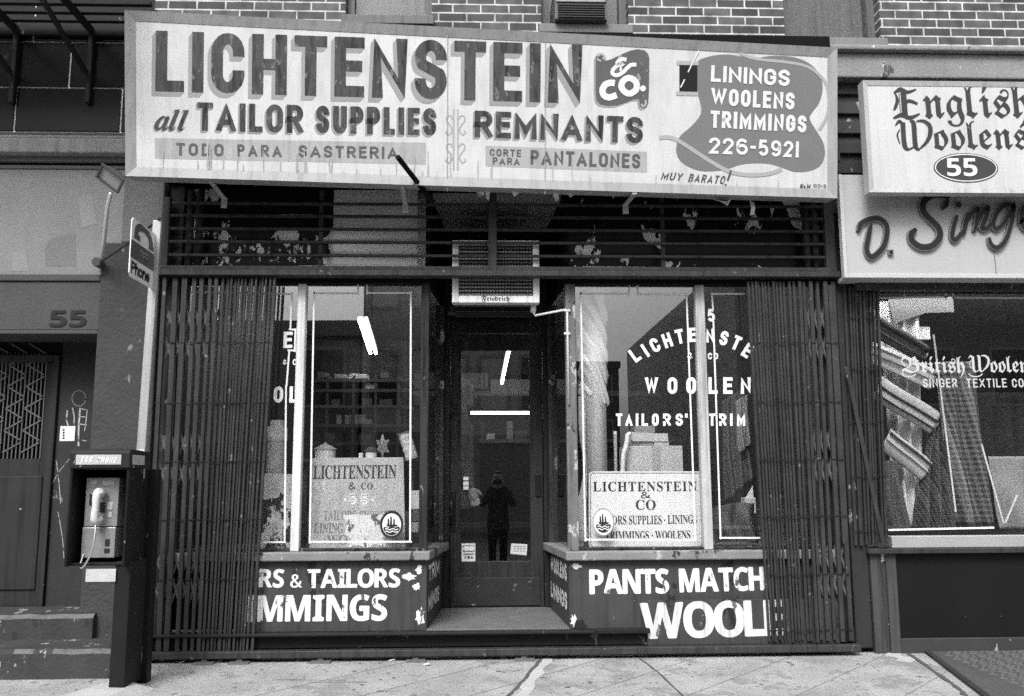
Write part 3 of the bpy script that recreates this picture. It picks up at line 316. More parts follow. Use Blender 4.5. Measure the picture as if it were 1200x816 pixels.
def wplane(y): return (Vector((0,y,0)), Vector((0,-1,0)))
# ================================================================ THE SETTING
NY = Vector((0,-1,0))
concrete = mat('pavement_concrete', .32, .6, 2.2, .9, .6, 90, chip=(.24,.585,3.2), chip2=(.12,.70,15), fine=.45)
asphalt = mat('asphalt', .09, .2, 3, .9, .3, 80)
kerbm = mat('kerb_stone', .3, .2, 5, .8, .2)
g = MB(); g.add([(-120,-5.6,-.26),(120,-5.6,-.26),(120,-200,-.26),(-120,-200,-.26)], [(0,3,2,1)]); struct('ground', MB().add([(-200,-250,-.3),(200,-250,-.3),(200,60,-.3),(-200,60,-.3)], [(0,1,2,3)]), asphalt)
struct('street', MB().add([(-120,-18,-.25),(120,-18,-.25),(120,-4.3,-.25),(-120,-4.3,-.25)], [(0,1,2,3)]), asphalt)
sw = MB(); sw.sheet(lambda u, v: (-30+60*u, -4.1+4.6*v, GZ(-4.1+4.6*v)), 1, 1); struct('sidewalk', sw, concrete)
struct('kerb', MB().box(-30, 30, -4.3, -4.1, -.3, GZ(-4.1)+.002), kerbm, .02)
struct('far_sidewalk', MB().box(-60, 60, -20.1, -18, -.3, -.1), kerbm)
# joints, cracks and cement patches in the pavement, traced on the ground plane
jm = mat('pavement_joint', .09, .3, 8, .95, .2)
lm_ = mat('cement_patch', .43, .25, 6, .85, .3, 60)
rg = random.Random(3)
def ground_line(pts, w, lift):
    mb = MB(); q = [PG(*p) for p in pts]; out = []
    for i in range(len(q)-1):
        for k in range(6): out.append(q[i].lerp(q[i+1], k/6))
    out.append(q[-1])
    pl = [(p.x+rg.uniform(-.3,.3)*w, p.y) for p in out]
    hw = [w/2*rg.uniform(.55,1.2) for _ in pl]
    for a in ribbon(pl, hw, False): mb.add([(v.x, v.y, GZ(v.y)+lift) for v in a], [(0,1,2,3)])
    return mb
cr_ = MB()
for pts, w in (([(596,816),(612,800),(634,772),(640,768)], .022), ([(1050,757),(1085,780),(1120,806),(1132,816)], .03), ([(430,800),(360,800)], .008),
               ([(745,768),(775,792),(800,816)], .012), ([(320,797),(405,798)], .006)):
    m_ = ground_line(pts, w, .004); cr_.add(m_.v, m_.f)
struct('sidewalk_crack', cr_, jm)
cp = MB()
for pts, w in (([(612,818),(626,794),(645,768)], .085), ([(1010,756),(1040,762),(1062,776)], .12)):
    m_ = ground_line(pts, w, .002); cp.add(m_.v, m_.f)
struct('sidewalk_patch', cp, lm_)
dg = MB()                                                   # diagonal scoring of the flags
for i in range(14):
    x = -4+i*.62
    for sgn in (1,):
        a, b = Vector((x, -3.9)), Vector((x+3.6, -.05))
        for qd in ribbon([a, b], .0028, False): dg.add([(v.x, v.y, GZ(v.y)+.0015) for v in qd], [(0,1,2,3)])
struct('pavement_scoring', dg, mat('pavement_score', .2, .3, 8, .95, 0))
# ================================================================ MAIN SHOP BUILDING
dark_wood = mat('dark_painted_wood', .024, .3, 5, .5, .15, 40, streak=.5, chip=(.12,.76,14))
frame_wood = mat('worn_frame_paint', .04, .35, 6, .55, .2, 40, streak=.8, chip=(.16,.70,12))
black_void = mat('near_black_board', .006, .3, 4, .8, .1)  # one near-black colour for backing boards, soffits and recesses
def boxes(name, bl, m, parent, bevel=0):
    return [MB().box(*b).build(name, m, parent, bevel) for b in bl]
bulk_m = mat('bulkhead_paint', .062, .35, 4, .55, .15, 50, streak=.3, chip=(.3,.75,16), chip2=(.025,.68,5))
white_paint = mat('white_lettering', .78, .1, 8, .55, .08, chip=(.1,.655,16))
gate_steel = mat('gate_steel', .055, .5, 7, .5, .15, 70, streak=.35, chip=(.2,.74,22), metal=.25)
bar_steel = mat('bar_steel', .05, .3, 7, .5, .15, 70, streak=.5)
pane = glass('window_glass', .1)
B = thing('tailor_shop', 'tailor supplies shop front with recessed door, two lettered display windows and brick storey above', 'shop', (0,.5,0))
# --- brick storey
def brick_mat():
    m = bpy.data.materials.new('painted_brick'); m.use_nodes = True; t = m.node_tree; N = t.nodes; L = t.links; b = N['Principled BSDF']
    b.inputs['Roughness'].default_value = .75
    g = N.new('ShaderNodeNewGeometry'); sp = N.new('ShaderNodeSeparateXYZ'); cb = N.new('ShaderNodeCombineXYZ')
    L.new(g.outputs['Position'], sp.inputs[0]); L.new(sp.outputs['X'], cb.inputs[0]); L.new(sp.outputs['Z'], cb.inputs[1])
    k = N.new('ShaderNodeTexBrick'); L.new(cb.outputs[0], k.inputs['Vector'])
    k.inputs['Scale'].default_value = 1; k.inputs['Brick Width'].default_value = .205; k.inputs['Row Height'].default_value = .068
    k.inputs['Mortar Size'].default_value = .006; k.inputs['Mortar Smooth'].default_value = .15; k.inputs['Bias'].default_value = 0
    k.inputs['Color1'].default_value = (.04,.04,.04,1); k.inputs['Color2'].default_value = (.12,.12,.12,1); k.inputs['Mortar'].default_value = (.6,.6,.6,1)
    nz = N.new('ShaderNodeTexNoise'); nz.inputs['Scale'].default_value = 11; nz.inputs['Detail'].default_value = 6; L.new(g.outputs['Position'], nz.inputs[0])
    mr = N.new('ShaderNodeMapRange'); mr.inputs[1].default_value = .3; mr.inputs[2].default_value = .7; mr.inputs[3].default_value = .45; mr.inputs[4].default_value = 1.15; L.new(nz.outputs[0], mr.inputs[0])
    mx = N.new('ShaderNodeMix'); mx.data_type = 'RGBA'; mx.blend_type = 'MULTIPLY'; mx.inputs[0].default_value = 1
    L.new(k.outputs[0], mx.inputs[6]); L.new(mr.outputs[0], mx.inputs[7]); L.new(mx.outputs[2], b.inputs['Base Color'])
    bp = N.new('ShaderNodeBump'); bp.inputs['Strength'].default_value = .5; bp.inputs['Distance'].default_value = .01
    L.new(k.outputs['Fac'], bp.inputs['Height']); bp.invert = True; L.new(bp.outputs[0], b.inputs['Normal']); return m
brick_m = brick_mat()
ZB = 3.25                                                   # bottom of the upper wall, hidden by the sign
wins = [(405,506,4.50),(634,736,4.45),(918,1030,4.37)]      # upper windows: photo x range and sill height
wx = [(P(a,30,0).x, P(b,30,0).x, z) for a,b,z in wins]
bk = MB(); xs = [-2.35]+[v for w_ in wx for v in w_[:2]]+[6.5]
for i in range(0, len(xs), 2): bk.box(xs[i], xs[i+1], -.02, .35, ZB, 7.6)
for x0,x1,z in wx: bk.box(x0-.001, x1+.001, -.018, .348, ZB, z-.07); bk.box(x0-.001, x1+.001, -.018, .348, z+1.7, 7.598)
bk.build('brick_wall', brick_m, B)
sillm = mat('window_sill_stone', .2, .25, 6, .8, .2); sash_m = mat('sash_paint', .12, .25, 6, .5, .1, streak=.4)
upper_blind = mat('window_shade', .09, .18, 7, .8, .1, streak=.5)
for i, (x0,x1,z) in enumerate(wx):
    f = MB(); w = .055
    f.box(x0, x0+w, .06, .14, z, z+1.69).box(x1-w, x1, .06, .14, z, z+1.69).box(x0+w, x1-w, .06, .14, z, z+.05).box(x0+w, x1-w, .06, .14, z+1.62, z+1.69).box(x0+w, x1-w, .05, .13, z+.82, z+.87)
    fo = f.build('window', sash_m, B, .004)
    MB().box(x0+w, x1-w, .098, .104, z+.05, z+1.62).build('pane', glass('upper_glass', .035), fo)
    MB().box(x0-.02, x1+.02, -.09, .2, z-.07, z-.002).build('sill', sillm if i != 0 else sash_m, fo, .006)
    MB().box(x0+w, x1-w, .16, .18, z+.051, z+1.62).build('blind', upper_blind, fo)
MB().box(-2.3, 6.4, .36, .4, 3.25, 7.6).build('inner_wall', black_void, B)
# --- steel fascia behind the sign
MB().box(-2.19, 2.50, -.2, -.021, 3.33, 4.32).build('fascia', black_void, B, .01)
MB().box(-2.19, 2.5, -.26, -.201, 3.36, 3.5).build('lintel_beam', mat('lintel_paint', .045, .3, 5, .5, .2), B, .008)
MB().box(-2.19, 2.5, -.02, 6.4, 3.25, 3.33).build('soffit', black_void, B)
# --- side posts of the shop front
boxes('post', [(-2.19, -2.08, .02, .2, .06, 3.25),(2.40, 2.50, .02, .2, .06, 3.25)], frame_wood, B, .006)
for x in (-2.03, -1.965, 2.325, 2.385): MB().tube([(x,.0,2.66),(x,.0,3.2)], .027, 10).build('conduit', bar_steel, B, smooth=True)
# --- bulkheads, sills, windows
XL, XR = -.358, .591                                         # front corners of the recess
XLb, XRb, YD = -.290, .530, .93                              # its back corners and the door plane
BX0 = -1.62
MB().box(-2.08, BX0-.002, .14, .2, .2, .655).build('side_panel', black_void, B)  # near-black stand-in for the bulkhead, added so the gate gaps read dark
MB().add([(BX0,0,.2),(XL,0,.2),(XLb,YD,.2),(BX0,YD,.2),(BX0,0,.655),(XL,0,.655),(XLb,YD,.655),(BX0,YD,.655)],
         [(0,3,2,1),(4,5,6,7),(0,1,5,4),(1,2,6,5),(2,3,7,6),(3,0,4,7)]).build('bulkhead', bulk_m, B, .004)
MB().add([(XR,0,.2),(2.4,0,.2),(2.4,YD,.2),(XRb,YD,.2),(XR,0,.645),(2.4,0,.645),(2.4,YD,.645),(XRb,YD,.645)],
         [(0,3,2,1),(4,5,6,7),(0,1,5,4),(1,2,6,5),(2,3,7,6),(3,0,4,7)]).build('bulkhead', bulk_m, B, .004)
lowp = MB().box(P(757,745,0).x, 2.39, -.05, -.032, P(820,754,0).z, P(820,702,0).z); lowp.build('patch_board', bulk_m, B, .002)
sl_ = MB(); z0, z1 = .658, .715
sl_.add([(-2.06,-.05,z0),(XL+.02,-.05,z0),(XLb+.05,YD,z0),(-2.06,YD,z0),(-2.06,-.05,z1),(XL+.02,-.05,z1),(XLb+.05,YD,z1),(-2.06,YD,z1)],
        [(0,3,2,1),(4,5,6,7),(0,1,5,4),(1,2,6,5),(2,3,7,6),(3,0,4,7)])
sl_.build('sill', mat('worn_sill', .21, .4, 5, .6, .3, 40, streak=0, chip=(.04,.60,7), chip2=(.4,.68,12)), B, .008)
s2 = MB(); z0, z1 = .648, .707
s2.add([(XR-.02,-.05,z0),(2.39,-.05,z0),(2.39,YD,z0),(XRb-.05,YD,z0),(XR-.02,-.05,z1),(2.39,-.05,z1),(2.39,YD,z1),(XRb-.05,YD,z1)],
       [(0,3,2,1),(4,5,6,7),(0,1,5,4),(1,2,6,5),(2,3,7,6),(3,0,4,7)])
s2.build('sill', MATS['worn_sill'], B, .008)
# kick plates and gate track along the pavement
kick = mat('kick_plate', .02, .35, 5, .55, .25, 40, chip=(.12,.72,11))
MB().box(-2.19, 2.5, -.03, .05, .10, .2).box(-2.19, 2.5, .0, .05, 0, .1).build('kick_plate', kick, B, .006)
MB().box(-2.2, .75, -.1, -.031, .185, .205).box(.75, 1.115, -.085, -.031, .18, .212).build('nosing', kick, B, .006)
tr = MB().box(-2.23, 2.5, -.12, -.05, .055, .1); tr.build('gate_track', gate_steel, B, .005)
rusty = mat('rusty_foot', .12, .4, 12, .7, .3)
for px in (240, 281, 376, 487, 614):
    x = P(px, 768, -.1).x; MB().box(x-.018, x+.018, -.11, -.075, GZ(-.1)-.01, .055).box(x-.06, x+.07, -.16, -.1, GZ(-.13)-.005, GZ(-.13)+.012).build('track_foot', rusty, B, .003)
# threshold
MB().add([(XL,-.02,.195),(XR,-.02,.195),(XRb,YD,.205),(XLb,YD,.205),(XL,-.02,.212),(XR,-.02,.212),(XRb,YD,.222),(XLb,YD,.222)],
         [(0,3,2,1),(4,5,6,7),(0,1,5,4),(1,2,6,5),(2,3,7,6),(3,0,4,7)]).build('threshold', mat('threshold_plate', .13, .35, 7, .6, .35, 70), B, .004)
# recess side boards above the side glass, and the dark recess ceiling
for xf, xb in ((XL, XLb), (XR, XRb)):
    s_ = 1 if xf > 0 else -1
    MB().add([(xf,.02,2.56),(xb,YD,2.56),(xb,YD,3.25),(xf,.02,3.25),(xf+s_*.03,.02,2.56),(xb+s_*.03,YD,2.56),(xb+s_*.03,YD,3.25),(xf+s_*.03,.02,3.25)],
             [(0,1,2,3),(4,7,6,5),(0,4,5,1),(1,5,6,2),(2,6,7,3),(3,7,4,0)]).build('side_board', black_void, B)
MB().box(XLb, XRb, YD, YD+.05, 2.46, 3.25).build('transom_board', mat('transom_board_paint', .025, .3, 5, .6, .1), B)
# --- display windows
GY = .06
ZT = 2.545
fr_l = MB()
fr_l.box(-2.08, XL, .02, .1, ZT, ZT+.06)
post_m = frame_wood
# left window: corner post in grey worn paint, white mullion
lw = MB().box(-2.08, -2.03, .03, .09, .715, ZT).box(XL-.055, XL, .0, .075, .715, ZT).box(-2.03, XL-.055, .03, .09, .715, .735).build('window', frame_wood, B, .006)
x0m, x1m = P(345,490,GY-.02).x, P(355,490,GY-.02).x
MB().box(x0m, x1m, .02, .09, .716, ZT).build('mullion', mat('white_mullion', .72, .12, 8, .4, .1, streak=.3), lw, .006)
MB().box(-2.03, x0m, GY, GY+.006, .736, ZT).build('pane', pane, lw)
MB().box(x1m, XL-.056, GY, GY+.006, .736, ZT).build('pane', pane, lw)
rwp = mat('flaking_post_paint', .16, .4, 7, .7, .3, 40, streak=.5, chip=(.42,.60,8), chip2=(.03,.66,10))
rw = MB().box(2.36, 2.4, .03, .09, .707, ZT).box(XR+.07, 2.36, .03, .09, .707, .727).build('window', frame_wood, B, .006)
MB().box(XR, XR+.072, .0, .075, .707, ZT).build('corner_post', rwp, rw, .006)
x0r, x1r = P(819,490,GY-.02).x, P(830,490,GY-.02).x
MB().box(x0r, x1r, .02, .09, .708, ZT).build('mullion', mat('grey_mullion', .5, .2, 8, .4, .1, streak=.5), rw, .006)
MB().box(XR+.073, x0r, GY, GY+.006, .728, ZT).build('pane', pane, rw)
MB().box(x1r, 2.36, GY, GY+.006, .728, ZT).build('pane', pane, rw)
boxes('window_head', [(-2.08, XL, -.0, .1, ZT+.001, ZT+.05),(XR, 2.4, -.0, .1, ZT+.001, ZT+.05)], black_void, B, .004)
# side glass of the recess
side_post = mat('side_post_paint', .055, .35, 7, .6, .2, 40, streak=.8, chip=(.34,.69,10))
for xf, xb, w_, zz in ((XL, XLb, lw, .715), (XR, XRb, rw, .707)):
    s_ = 1 if xf > 0 else -1
    def at(k, off=0): return Vector((xf+(xb-xf)*k+s_*off, .08+(YD-.08)*k, 0))
    a, b = at(0, .01), at(.93, .01)
    MB().add([a+Vector((0,0,zz)), b+Vector((0,0,zz)), b+Vector((0,0,2.56)), a+Vector((0,0,2.56))], [(0,1,2,3)]).build('side_pane', pane, w_)
    MB().bar(at(.96, .03)+Vector((0,0,zz)), at(.96, .03)+Vector((0,0,2.56)), .07, .05).build('side_post', side_post, w_, .005)
# --- door and its frame
dp = mat('door_paint', .036, .35, 5, .45, .15, 40, streak=.6, chip=(.14,.73,13))
x0, x1 = XLb, XRb; DX0, DX1, DZ0, DZ1 = -.235, .487, .225, 2.335
MB().box(x0, DX0-.004, YD-.03, YD+.08, .222, 2.46).box(DX1+.004, x1, YD-.03, YD+.08, .222, 2.46).box(DX0-.004, DX1+.004, YD-.03, YD+.08, DZ1+.006, 2.46).build('door_frame', dark_wood, B, .006)
gx0, gx1, gz0, gz1 = P(540,530,YD).x, P(621,530,YD).x, P(580,658,YD).z, P(580,411,YD).z
d = MB().box(DX0, gx0, YD, YD+.045, DZ0, DZ1).box(gx1, DX1, YD, YD+.045, DZ0, DZ1).box(gx0, gx1, YD, YD+.045, gz1, DZ1).box(gx0, gx1, YD, YD+.045, DZ0, gz0)
door = d.build('door', dp, B, .004)
sk_ = -.0095
MB().add([(gx0-.01,YD+.024,gz0-.01),(gx1+.01,YD+.024+sk_,gz0-.01),(gx1+.01,YD+.029+sk_,gz0-.01),(gx0-.01,YD+.029,gz0-.01),(gx0-.01,YD+.024,gz1+.01),(gx1+.01,YD+.024+sk_,gz1+.01),(gx1+.01,YD+.029+sk_,gz1+.01),(gx0-.01,YD+.029,gz1+.01)],[(0,3,2,1),(4,5,6,7),(0,1,5,4),(1,2,6,5),(2,3,7,6),(3,0,4,7)]).build('pane', pane, door)
kx = P(578,0,YD); z_a, z_b = P(580,718,YD).z, P(580,678,YD).z
MB().box(DX0+.03, DX1-.03, YD-.006, YD-.0005, DZ0+.01, P(580,677,YD).z).build('kick_panel', mat('door_kick_plate', .045, .4, 6, .4, .2, chip=(.22,.72,12), metal=.3), door, .002)
bm_ = MB(); r_ = rect(524, 575, 534, 623, YD); bm_.box(r_[0], r_[1], YD-.008, YD-.0005, r_[2], r_[3]); hp = bm_.build('handle_plate', mat('old_bronze', .03, .3, 12, .35, .1, metal=.6), door, .003)
hx, hz = (r_[0]+r_[1])/2, (r_[2]+r_[3])/2
MB().tube([(hx, YD-.01, hz+.10), (hx, YD-.05, hz+.09), (hx, YD-.065, hz), (hx, YD-.05, hz-.09), (hx, YD-.01, hz-.10)], .011, 8).build('handle', MATS['old_bronze'], door, smooth=True)
lk = MB(); c_ = P(530,481,YD); lk.obox((c_.x, YD-.012, c_.z), (.035,0,0), (0,.011,0), (0,0,.035)); lk.tube([(c_.x,YD-.03,c_.z),(c_.x,YD,c_.z)], .02, 14)
lk.build('lock', MATS['old_bronze'], door, .006)
r_ = rect(627, 556, 634, 582, YD); MB().box(r_[0], r_[1], YD-.012, YD-.0005, r_[2], r_[3]).build('latch_plate', MATS['old_bronze'], door, .003)
r_ = rect(515, 465, 521, 487, YD-.04); MB().box(r_[0], r_[1], YD-.045, YD-.031, r_[2], r_[3]).build('lock_guard', MATS['old_bronze'], B, .003)
paper = mat('paper', .74, .08, 20, .8, .05); ink = mat('ink', .03, .2, 20, .7, 0); grey_ink = mat('grey_ink', .25, .2, 20, .7, 0)
# card stickers on the door glass
pl = wplane(YD+.010)
r_ = rect(541, 637, 557, 658, YD+.018)
st = MB().box(r_[0], r_[1], YD+.0105, YD+.023, r_[2], r_[3]).build('card_sticker', paper, door)
mb = MB(); mb.add([PP(542,639,pl)+NY*.003, PP(556,639,pl)+NY*.003, PP(556,646.5,pl)+NY*.003, PP(542,646.5,pl)+NY*.003], [(0,1,2,3)])
mb.add([PP(543,648.5,pl)+NY*.003, PP(556,648.5,pl)+NY*.003, PP(556,650,pl)+NY*.003, PP(543,650,pl)+NY*.003], [(0,1,2,3)])
mb.build('print', grey_ink, st)
P0,U,V = line_on(pl, (543.5,655),(554.5,655),3.5); stroke_word(MB(), 'VISA', P0, U, V, NY, .22, .2, .003).build('lettering', ink, st)
mb = MB(); o_ = PP(549.5,642.8,pl)
for s_ in (-1,1): mb.poly([[(s_*.02+.026*math.cos(a*.39), .019*math.sin(a*.39)) for a in range(16)]], lambda a,b: o_+Vector((a,-.0045-.0004*s_,b)))
mb.build('emblem', paper, st)
for k_, (ya, yb) in enumerate(((559,563),(564.5,569),(570,574))):
    r_ = rect(543, ya, 549, yb, YD+.018); MB().box(r_[0], r_[1], YD+.0105, YD+.023, r_[2], r_[3]).build('small_sticker', paper, door)
q = [PP(599,637,pl),PP(618,638,pl),PP(617,651,pl),PP(598,649,pl)]
nb = MB().add(q+[v+Vector((0,.002,0)) for v in q], [(0,1,2,3),(4,7,6,5),(0,4,5,1),(1,5,6,2),(2,6,7,3),(3,7,4,0)]).build('paper_notice', mat('aged_paper', .55, .15, 20, .8, .05), door)
P0,U,V = line_on(pl, (601,643),(616,644),4); 
mb = MB()
for i in range(3):
    for k_ in range(4):
        a = PP(601.5+3.6*k_, 640.5+2.6*i, pl)+NY*.002; mb.obox(a+Vector((.012,0,0)), (.009,0,0), (0,.0004,0), (0,0,.003))
mb.build('print', grey_ink, nb)
# --- transoms behind the bars: blacked-out glass, paint peeling; pale patch colour stands in for sky light
def peel_mat(name, thr, lit, sc=4.6):
    return mat(name, .01, .25, 6, .35, .1, chip=(lit,thr,sc), fine=.1)
tb, tb2 = boxes('transom_pane', [(-2.08, P(390,280,.1).x, .1, .12, 2.66, 3.25),(P(664,280,.1).x, 2.4, .1, .12, 2.66, 3.25)], peel_mat('peeling_black_paint', .55, .85), B)
MB().box(P(390,280,.1).x+.001, P(489,280,.1).x, .1, .12, 2.66, 3.25).build('transom_pane', mat('transom_glass', .75, .25, 2, .12, .05, fine=.05), B)
wl = mat('white_line_paint', .8, .06, 20, .5, 0, chip=(.05,.72,14))
def hline(mb, x0, y0, x1, y1, y, w=1.7):
    pl_ = wplane(y); a, b = PP(x0,y0,pl_), PP(x1,y1,pl_)
    for q in ribbon([(a.x,a.z),(b.x,b.z)], w/171/2): mb.add([(v.x, y, v.y) for v in q], [(0,1,2,3)])
mb = MB(); yl = .096
for a in ((352,312,481,312),(481,312,481,254),(330,252,481,254),(222,312,250,312),(683,313,780,314),(783,314,838,315.5),(841,315,875,315.5),(892,316,924,316)): hline(mb, *a, yl)
mb.build('painted_border', wl, tb)
# --- air gap boards between transom and window
boxes('transom_rail', [(-2.08, XL, .0, .14, ZT+.055, 2.655),(XR, 2.4, .0, .14, ZT+.055, 2.655)], frame_wood, B, .006)
# ================================================================ SHOP INTERIOR
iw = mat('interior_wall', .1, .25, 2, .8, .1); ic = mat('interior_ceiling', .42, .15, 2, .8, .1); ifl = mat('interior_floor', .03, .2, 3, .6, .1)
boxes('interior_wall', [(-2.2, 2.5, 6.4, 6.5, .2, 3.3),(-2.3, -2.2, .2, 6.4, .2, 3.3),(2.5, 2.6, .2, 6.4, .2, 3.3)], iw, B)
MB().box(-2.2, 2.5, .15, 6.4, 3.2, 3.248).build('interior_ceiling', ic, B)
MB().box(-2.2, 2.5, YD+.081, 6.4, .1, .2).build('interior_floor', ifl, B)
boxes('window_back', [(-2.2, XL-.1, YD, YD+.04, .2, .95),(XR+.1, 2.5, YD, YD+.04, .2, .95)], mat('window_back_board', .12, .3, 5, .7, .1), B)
# panel-lines over the shelves
MB().box(-2.2, 2.5, 6.32, 6.4, 2.35, 2.42).build('picture_rail', mat('rail_paint', .4, .2, 4, .6, .05), B)
# ================================================================ BARS OVER THE TRANSOM
G = thing('transom_grille', 'horizontal iron bars across the transom above the shop windows', 'security bars', (.15,-.05,2.62))
zz = [P(600,y_,-.05).z for y_ in (240.5,255,270,285,300.5)]
for z in zz: MB().bar((-2.17,-.05,z), (2.45,-.05,z), .02, .02, (0,0,1)).build('bar', bar_steel, G, .003)
MB().box(-2.2, 2.5, -.09, -.03, P(600,319,-.05).z, P(600,314,-.05).z).box(-2.21, 2.51, -.12, -.02, P(600,326,-.05).z, P(600,319.8,-.05).z).build('bottom_rail', gate_steel, G, .004)
r_ = rect(572, 225, 582, 318, -.08); MB().box(r_[0], r_[1], -.095, -.055, r_[2], r_[3]).build('centre_post', gate_steel, G, .004)
for px in (375.5, 777):
    r_ = rect(px-2.5, 252, px+2.5, 316, -.04); MB().box(r_[0], r_[1], -.038, -.025, r_[2], 3.2).build('strap', bar_steel, G, .002)
MB().box(-2.2, -2.15, -.075, -.025, 2.62, P(178,232,-.05).z).build('end_post', bar_steel, G, .003)
MB().box(2.43, 2.5, -.08, -.025, 2.62, 3.2).build('end_post', gate_steel, G, .003)

spl = mat('paint_splash', .74, .12, 9, .6, .05, chip=(.09,.62,14))
for k,(cx,cy,rx_,ry_) in enumerate(((480,676,9,5),(491,668,5,6),(488,688,5,6),(493,723,7,11),(676,664,7,4),(672,728,4,9))):
    rr_ = random.Random(40+k); pts = [(cx+rx_*rr_.uniform(.45,1.15)*math.cos(a*.35), cy+ry_*rr_.uniform(.45,1.15)*math.sin(a*.35)) for a in range(18)]
    MB().poly([pts], lambda x,y: P(x,y,-.002)).build('paint_splash', spl, [c for c in B.children if c.name.startswith('bulkhead')][0 if cx < 560 else 1])
# ================================================================ FOLDING GATES
def folding_gate(label, tops, bots, yt, yb, sparse, y=-.075, w=.019, rods=(402,472,540,607,676,742), lat=True, close=None):
    zt, zb = P(600,yt,y).z, P(600,yb,y).z
    xt = [P(t,yt,y).x for t in tops]; xb = [P(t,yb,y).x for t in bots]
    t = thing('folding_gate', label, 'security gate', ((xb[0]+xb[-1])/2, y, zb))
    rr = random.Random(int(abs(xb[0])*100))
    for i,(a,b) in enumerate(zip(xt,xb)):
        if close: zt = P(600,close(i)[0],y).z; zb = P(600,close(i)[1],y).z
        yy = y+rr.uniform(-.014,.012); f = w*rr.uniform(.8,1.1)
        gap_ = min(abs(xt[i]-xt[i-1]) if i else 9, abs(xt[i+1]-xt[i]) if i < len(xt)-1 else 9); f = min(.03, gap_*.50)*rr.uniform(.85,1.15)
        ms = MB(); A, Bp = Vector((a+rr.uniform(-.004,.004),yy,zt)), Vector((b+rr.uniform(-.006,.006),yy,zb-rr.uniform(0,.014)))
        tt = (A-Bp).normalized(); rx = Vector((tt.z,0,-tt.x)); sg = -1 if i % 2 else 1
        ms.bar(Bp, A, f, .004); ms.bar(Bp+Vector((0,.012,0))+rx*(f/2-.002), A+Vector((0,.012,0))+rx*(f/2-.002), .004, .022)
        ms.bar(Bp+Vector((0,.012,0))-rx*(f/2-.002), A+Vector((0,.012,0))-rx*(f/2-.002), .004, .022)
        ms.build('bar', gate_steel, t)
    if lat:
        ms = MB(); zt = P(600,yt,y).z; zb = P(600,yb,y).z
        for lo, hi in sparse:
            for i in range(lo, hi):
                for j, yq in enumerate(rods_l):
                    za, zc = P(600,yq[0],y).z, P(600,yq[1],y).z
                    f0 = (zt-za)/(zt-zb); f1 = (zt-zc)/(zt-zb)
                    X = lambda k, f: xt[k]+(xb[k]-xt[k])*f
                    ms.bar((X(i,f0),y+.022,za),(X(i+1,f1),y+.022,zc),.014,.003); ms.bar((X(i+1,f0),y+.028,za),(X(i,f1),y+.028,zc),.014,.003)
        ms.build('lattice', mat('lattice_strap', .11, .4, 9, .5, .1, 60), t)
    ms = MB(); zt = P(600,yt,y).z; zb = P(600,yb,y).z
    for q in rods:
        z = P(600,q,y).z; f = (zt-z)/(zt-zb); a, b = xt[0]+(xb[0]-xt[0])*f, xt[-1]+(xb[-1]-xt[-1])*f
        ms.bar((a-.01,y-.012,z),(b+.01,y-.012,z),.0035,.003,(0,0,1))
        for k in range(0, len(xt)):
            xx = xt[k]+(xb[k]-xt[k])*f; ms.obox((xx,y-.014,z),(.004,0,0),(0,.003,0),(0,0,.004))
    ms.build('tie_rod', mat('dark_tie_rod', .022, .3, 10, .5, .1), t)
    return t, xt, xb, zt, zb
rods_l = [(355,390),(390,425),(500,535),(535,570),(640,672),(672,705)]
lt = [194,205.5,217,227.5,237,246,254,261,266.5,271.5,276,280.5,284.5,288.5,292.5,296.5,300.5,304.5,308.5,312.5,317,322]
lb = [171.5,185,196,206.5,217,226,233,239,243.5,247.5,251.5,255,258.5,262,265.5,269,273,277,281,285.5,290.5,296]
folding_gate('half drawn folding gate with open lattice beside the pay phone', lt, lb, 327, 762, [(0,6)])
rt = [877,881,885,889,893,897,901,905,909.5,914,919,924.5,930,936,942,950,958.5,967,976]
rb = [903,906.5,910,913.5,917,921,925,929,933.5,938,942,946.5,951.5,957,962.5,970,978.5,987.5,997]
folding_gate('tightly bunched tall folding gate standing on the track beside the neighbouring shop', rt, rb, 329, 754, [(13,18)])
rods_l = []
nt_ = [990,995,999,1003,1007,1011,1015,1019,1023,1028]; nb_ = [1003,1008,1012,1016,1019.5,1023,1026.5,1030,1034,1038]
g3, *_ = folding_gate('short folded gate at the neighbouring shop window with one slanting loose strap', nt_, nb_, 335, 641, [], y=-.06, w=.021, rods=(372,433,496,560,625), lat=False)
a, b = P(992,430,-.085), P(1036,640,-.085); MB().bar(a, b, .028, .006).build('loose_strap', gate_steel, g3)
MB().box(P(986,640,-.05).x, P(992,640,-.05).x, -.08, -.02, P(600,641,-.05).z, P(600,334,-.05).z).build('gate_post', gate_steel, g3, .004)
# solid board seen behind the bunched end of the left gate
# ================================================================ THE BIG SIGN
cn = [P(147,13,-.70), P(980,57,-.50), P(980,233,-.36), P(148,207,-.56)]
SN = (cn[1]-cn[3]).cross(cn[0]-cn[2]).normalized()
if SN.y > 0: SN = -SN
SP = ((cn[0]+cn[1]+cn[2]+cn[3])/4, SN)
cn = [PP(147,13,SP), PP(980,57,SP), PP(980,233,SP), PP(148,207,SP)]
SG_ = thing('shop_sign', 'long white hand painted tailor supplies sign with grey block letters over the shop front', 'sign', (cn[3]+cn[2])/2)
def quad_frame(c, inset, n, lift):                           # four corners drawn in by `inset` metres
    ctr = sum(c, Vector())/4; out = []
    for i in range(4):
        p = c[i]; e1 = (c[(i+1)%4]-p).normalized(); e0 = (c[i-1]-p).normalized(); out.append(p+(e1+e0)*inset+n*lift)
    return out
sign_face = mat('sign_white_enamel', .61, .24, 2.4, .5, .03, 30, streak=.15, fine=.05)
sign_frame = mat('sign_frame_metal', .33, .15, 3, .45, .06, 40, streak=.25)
i0 = quad_frame(cn, .055, SN, .0)
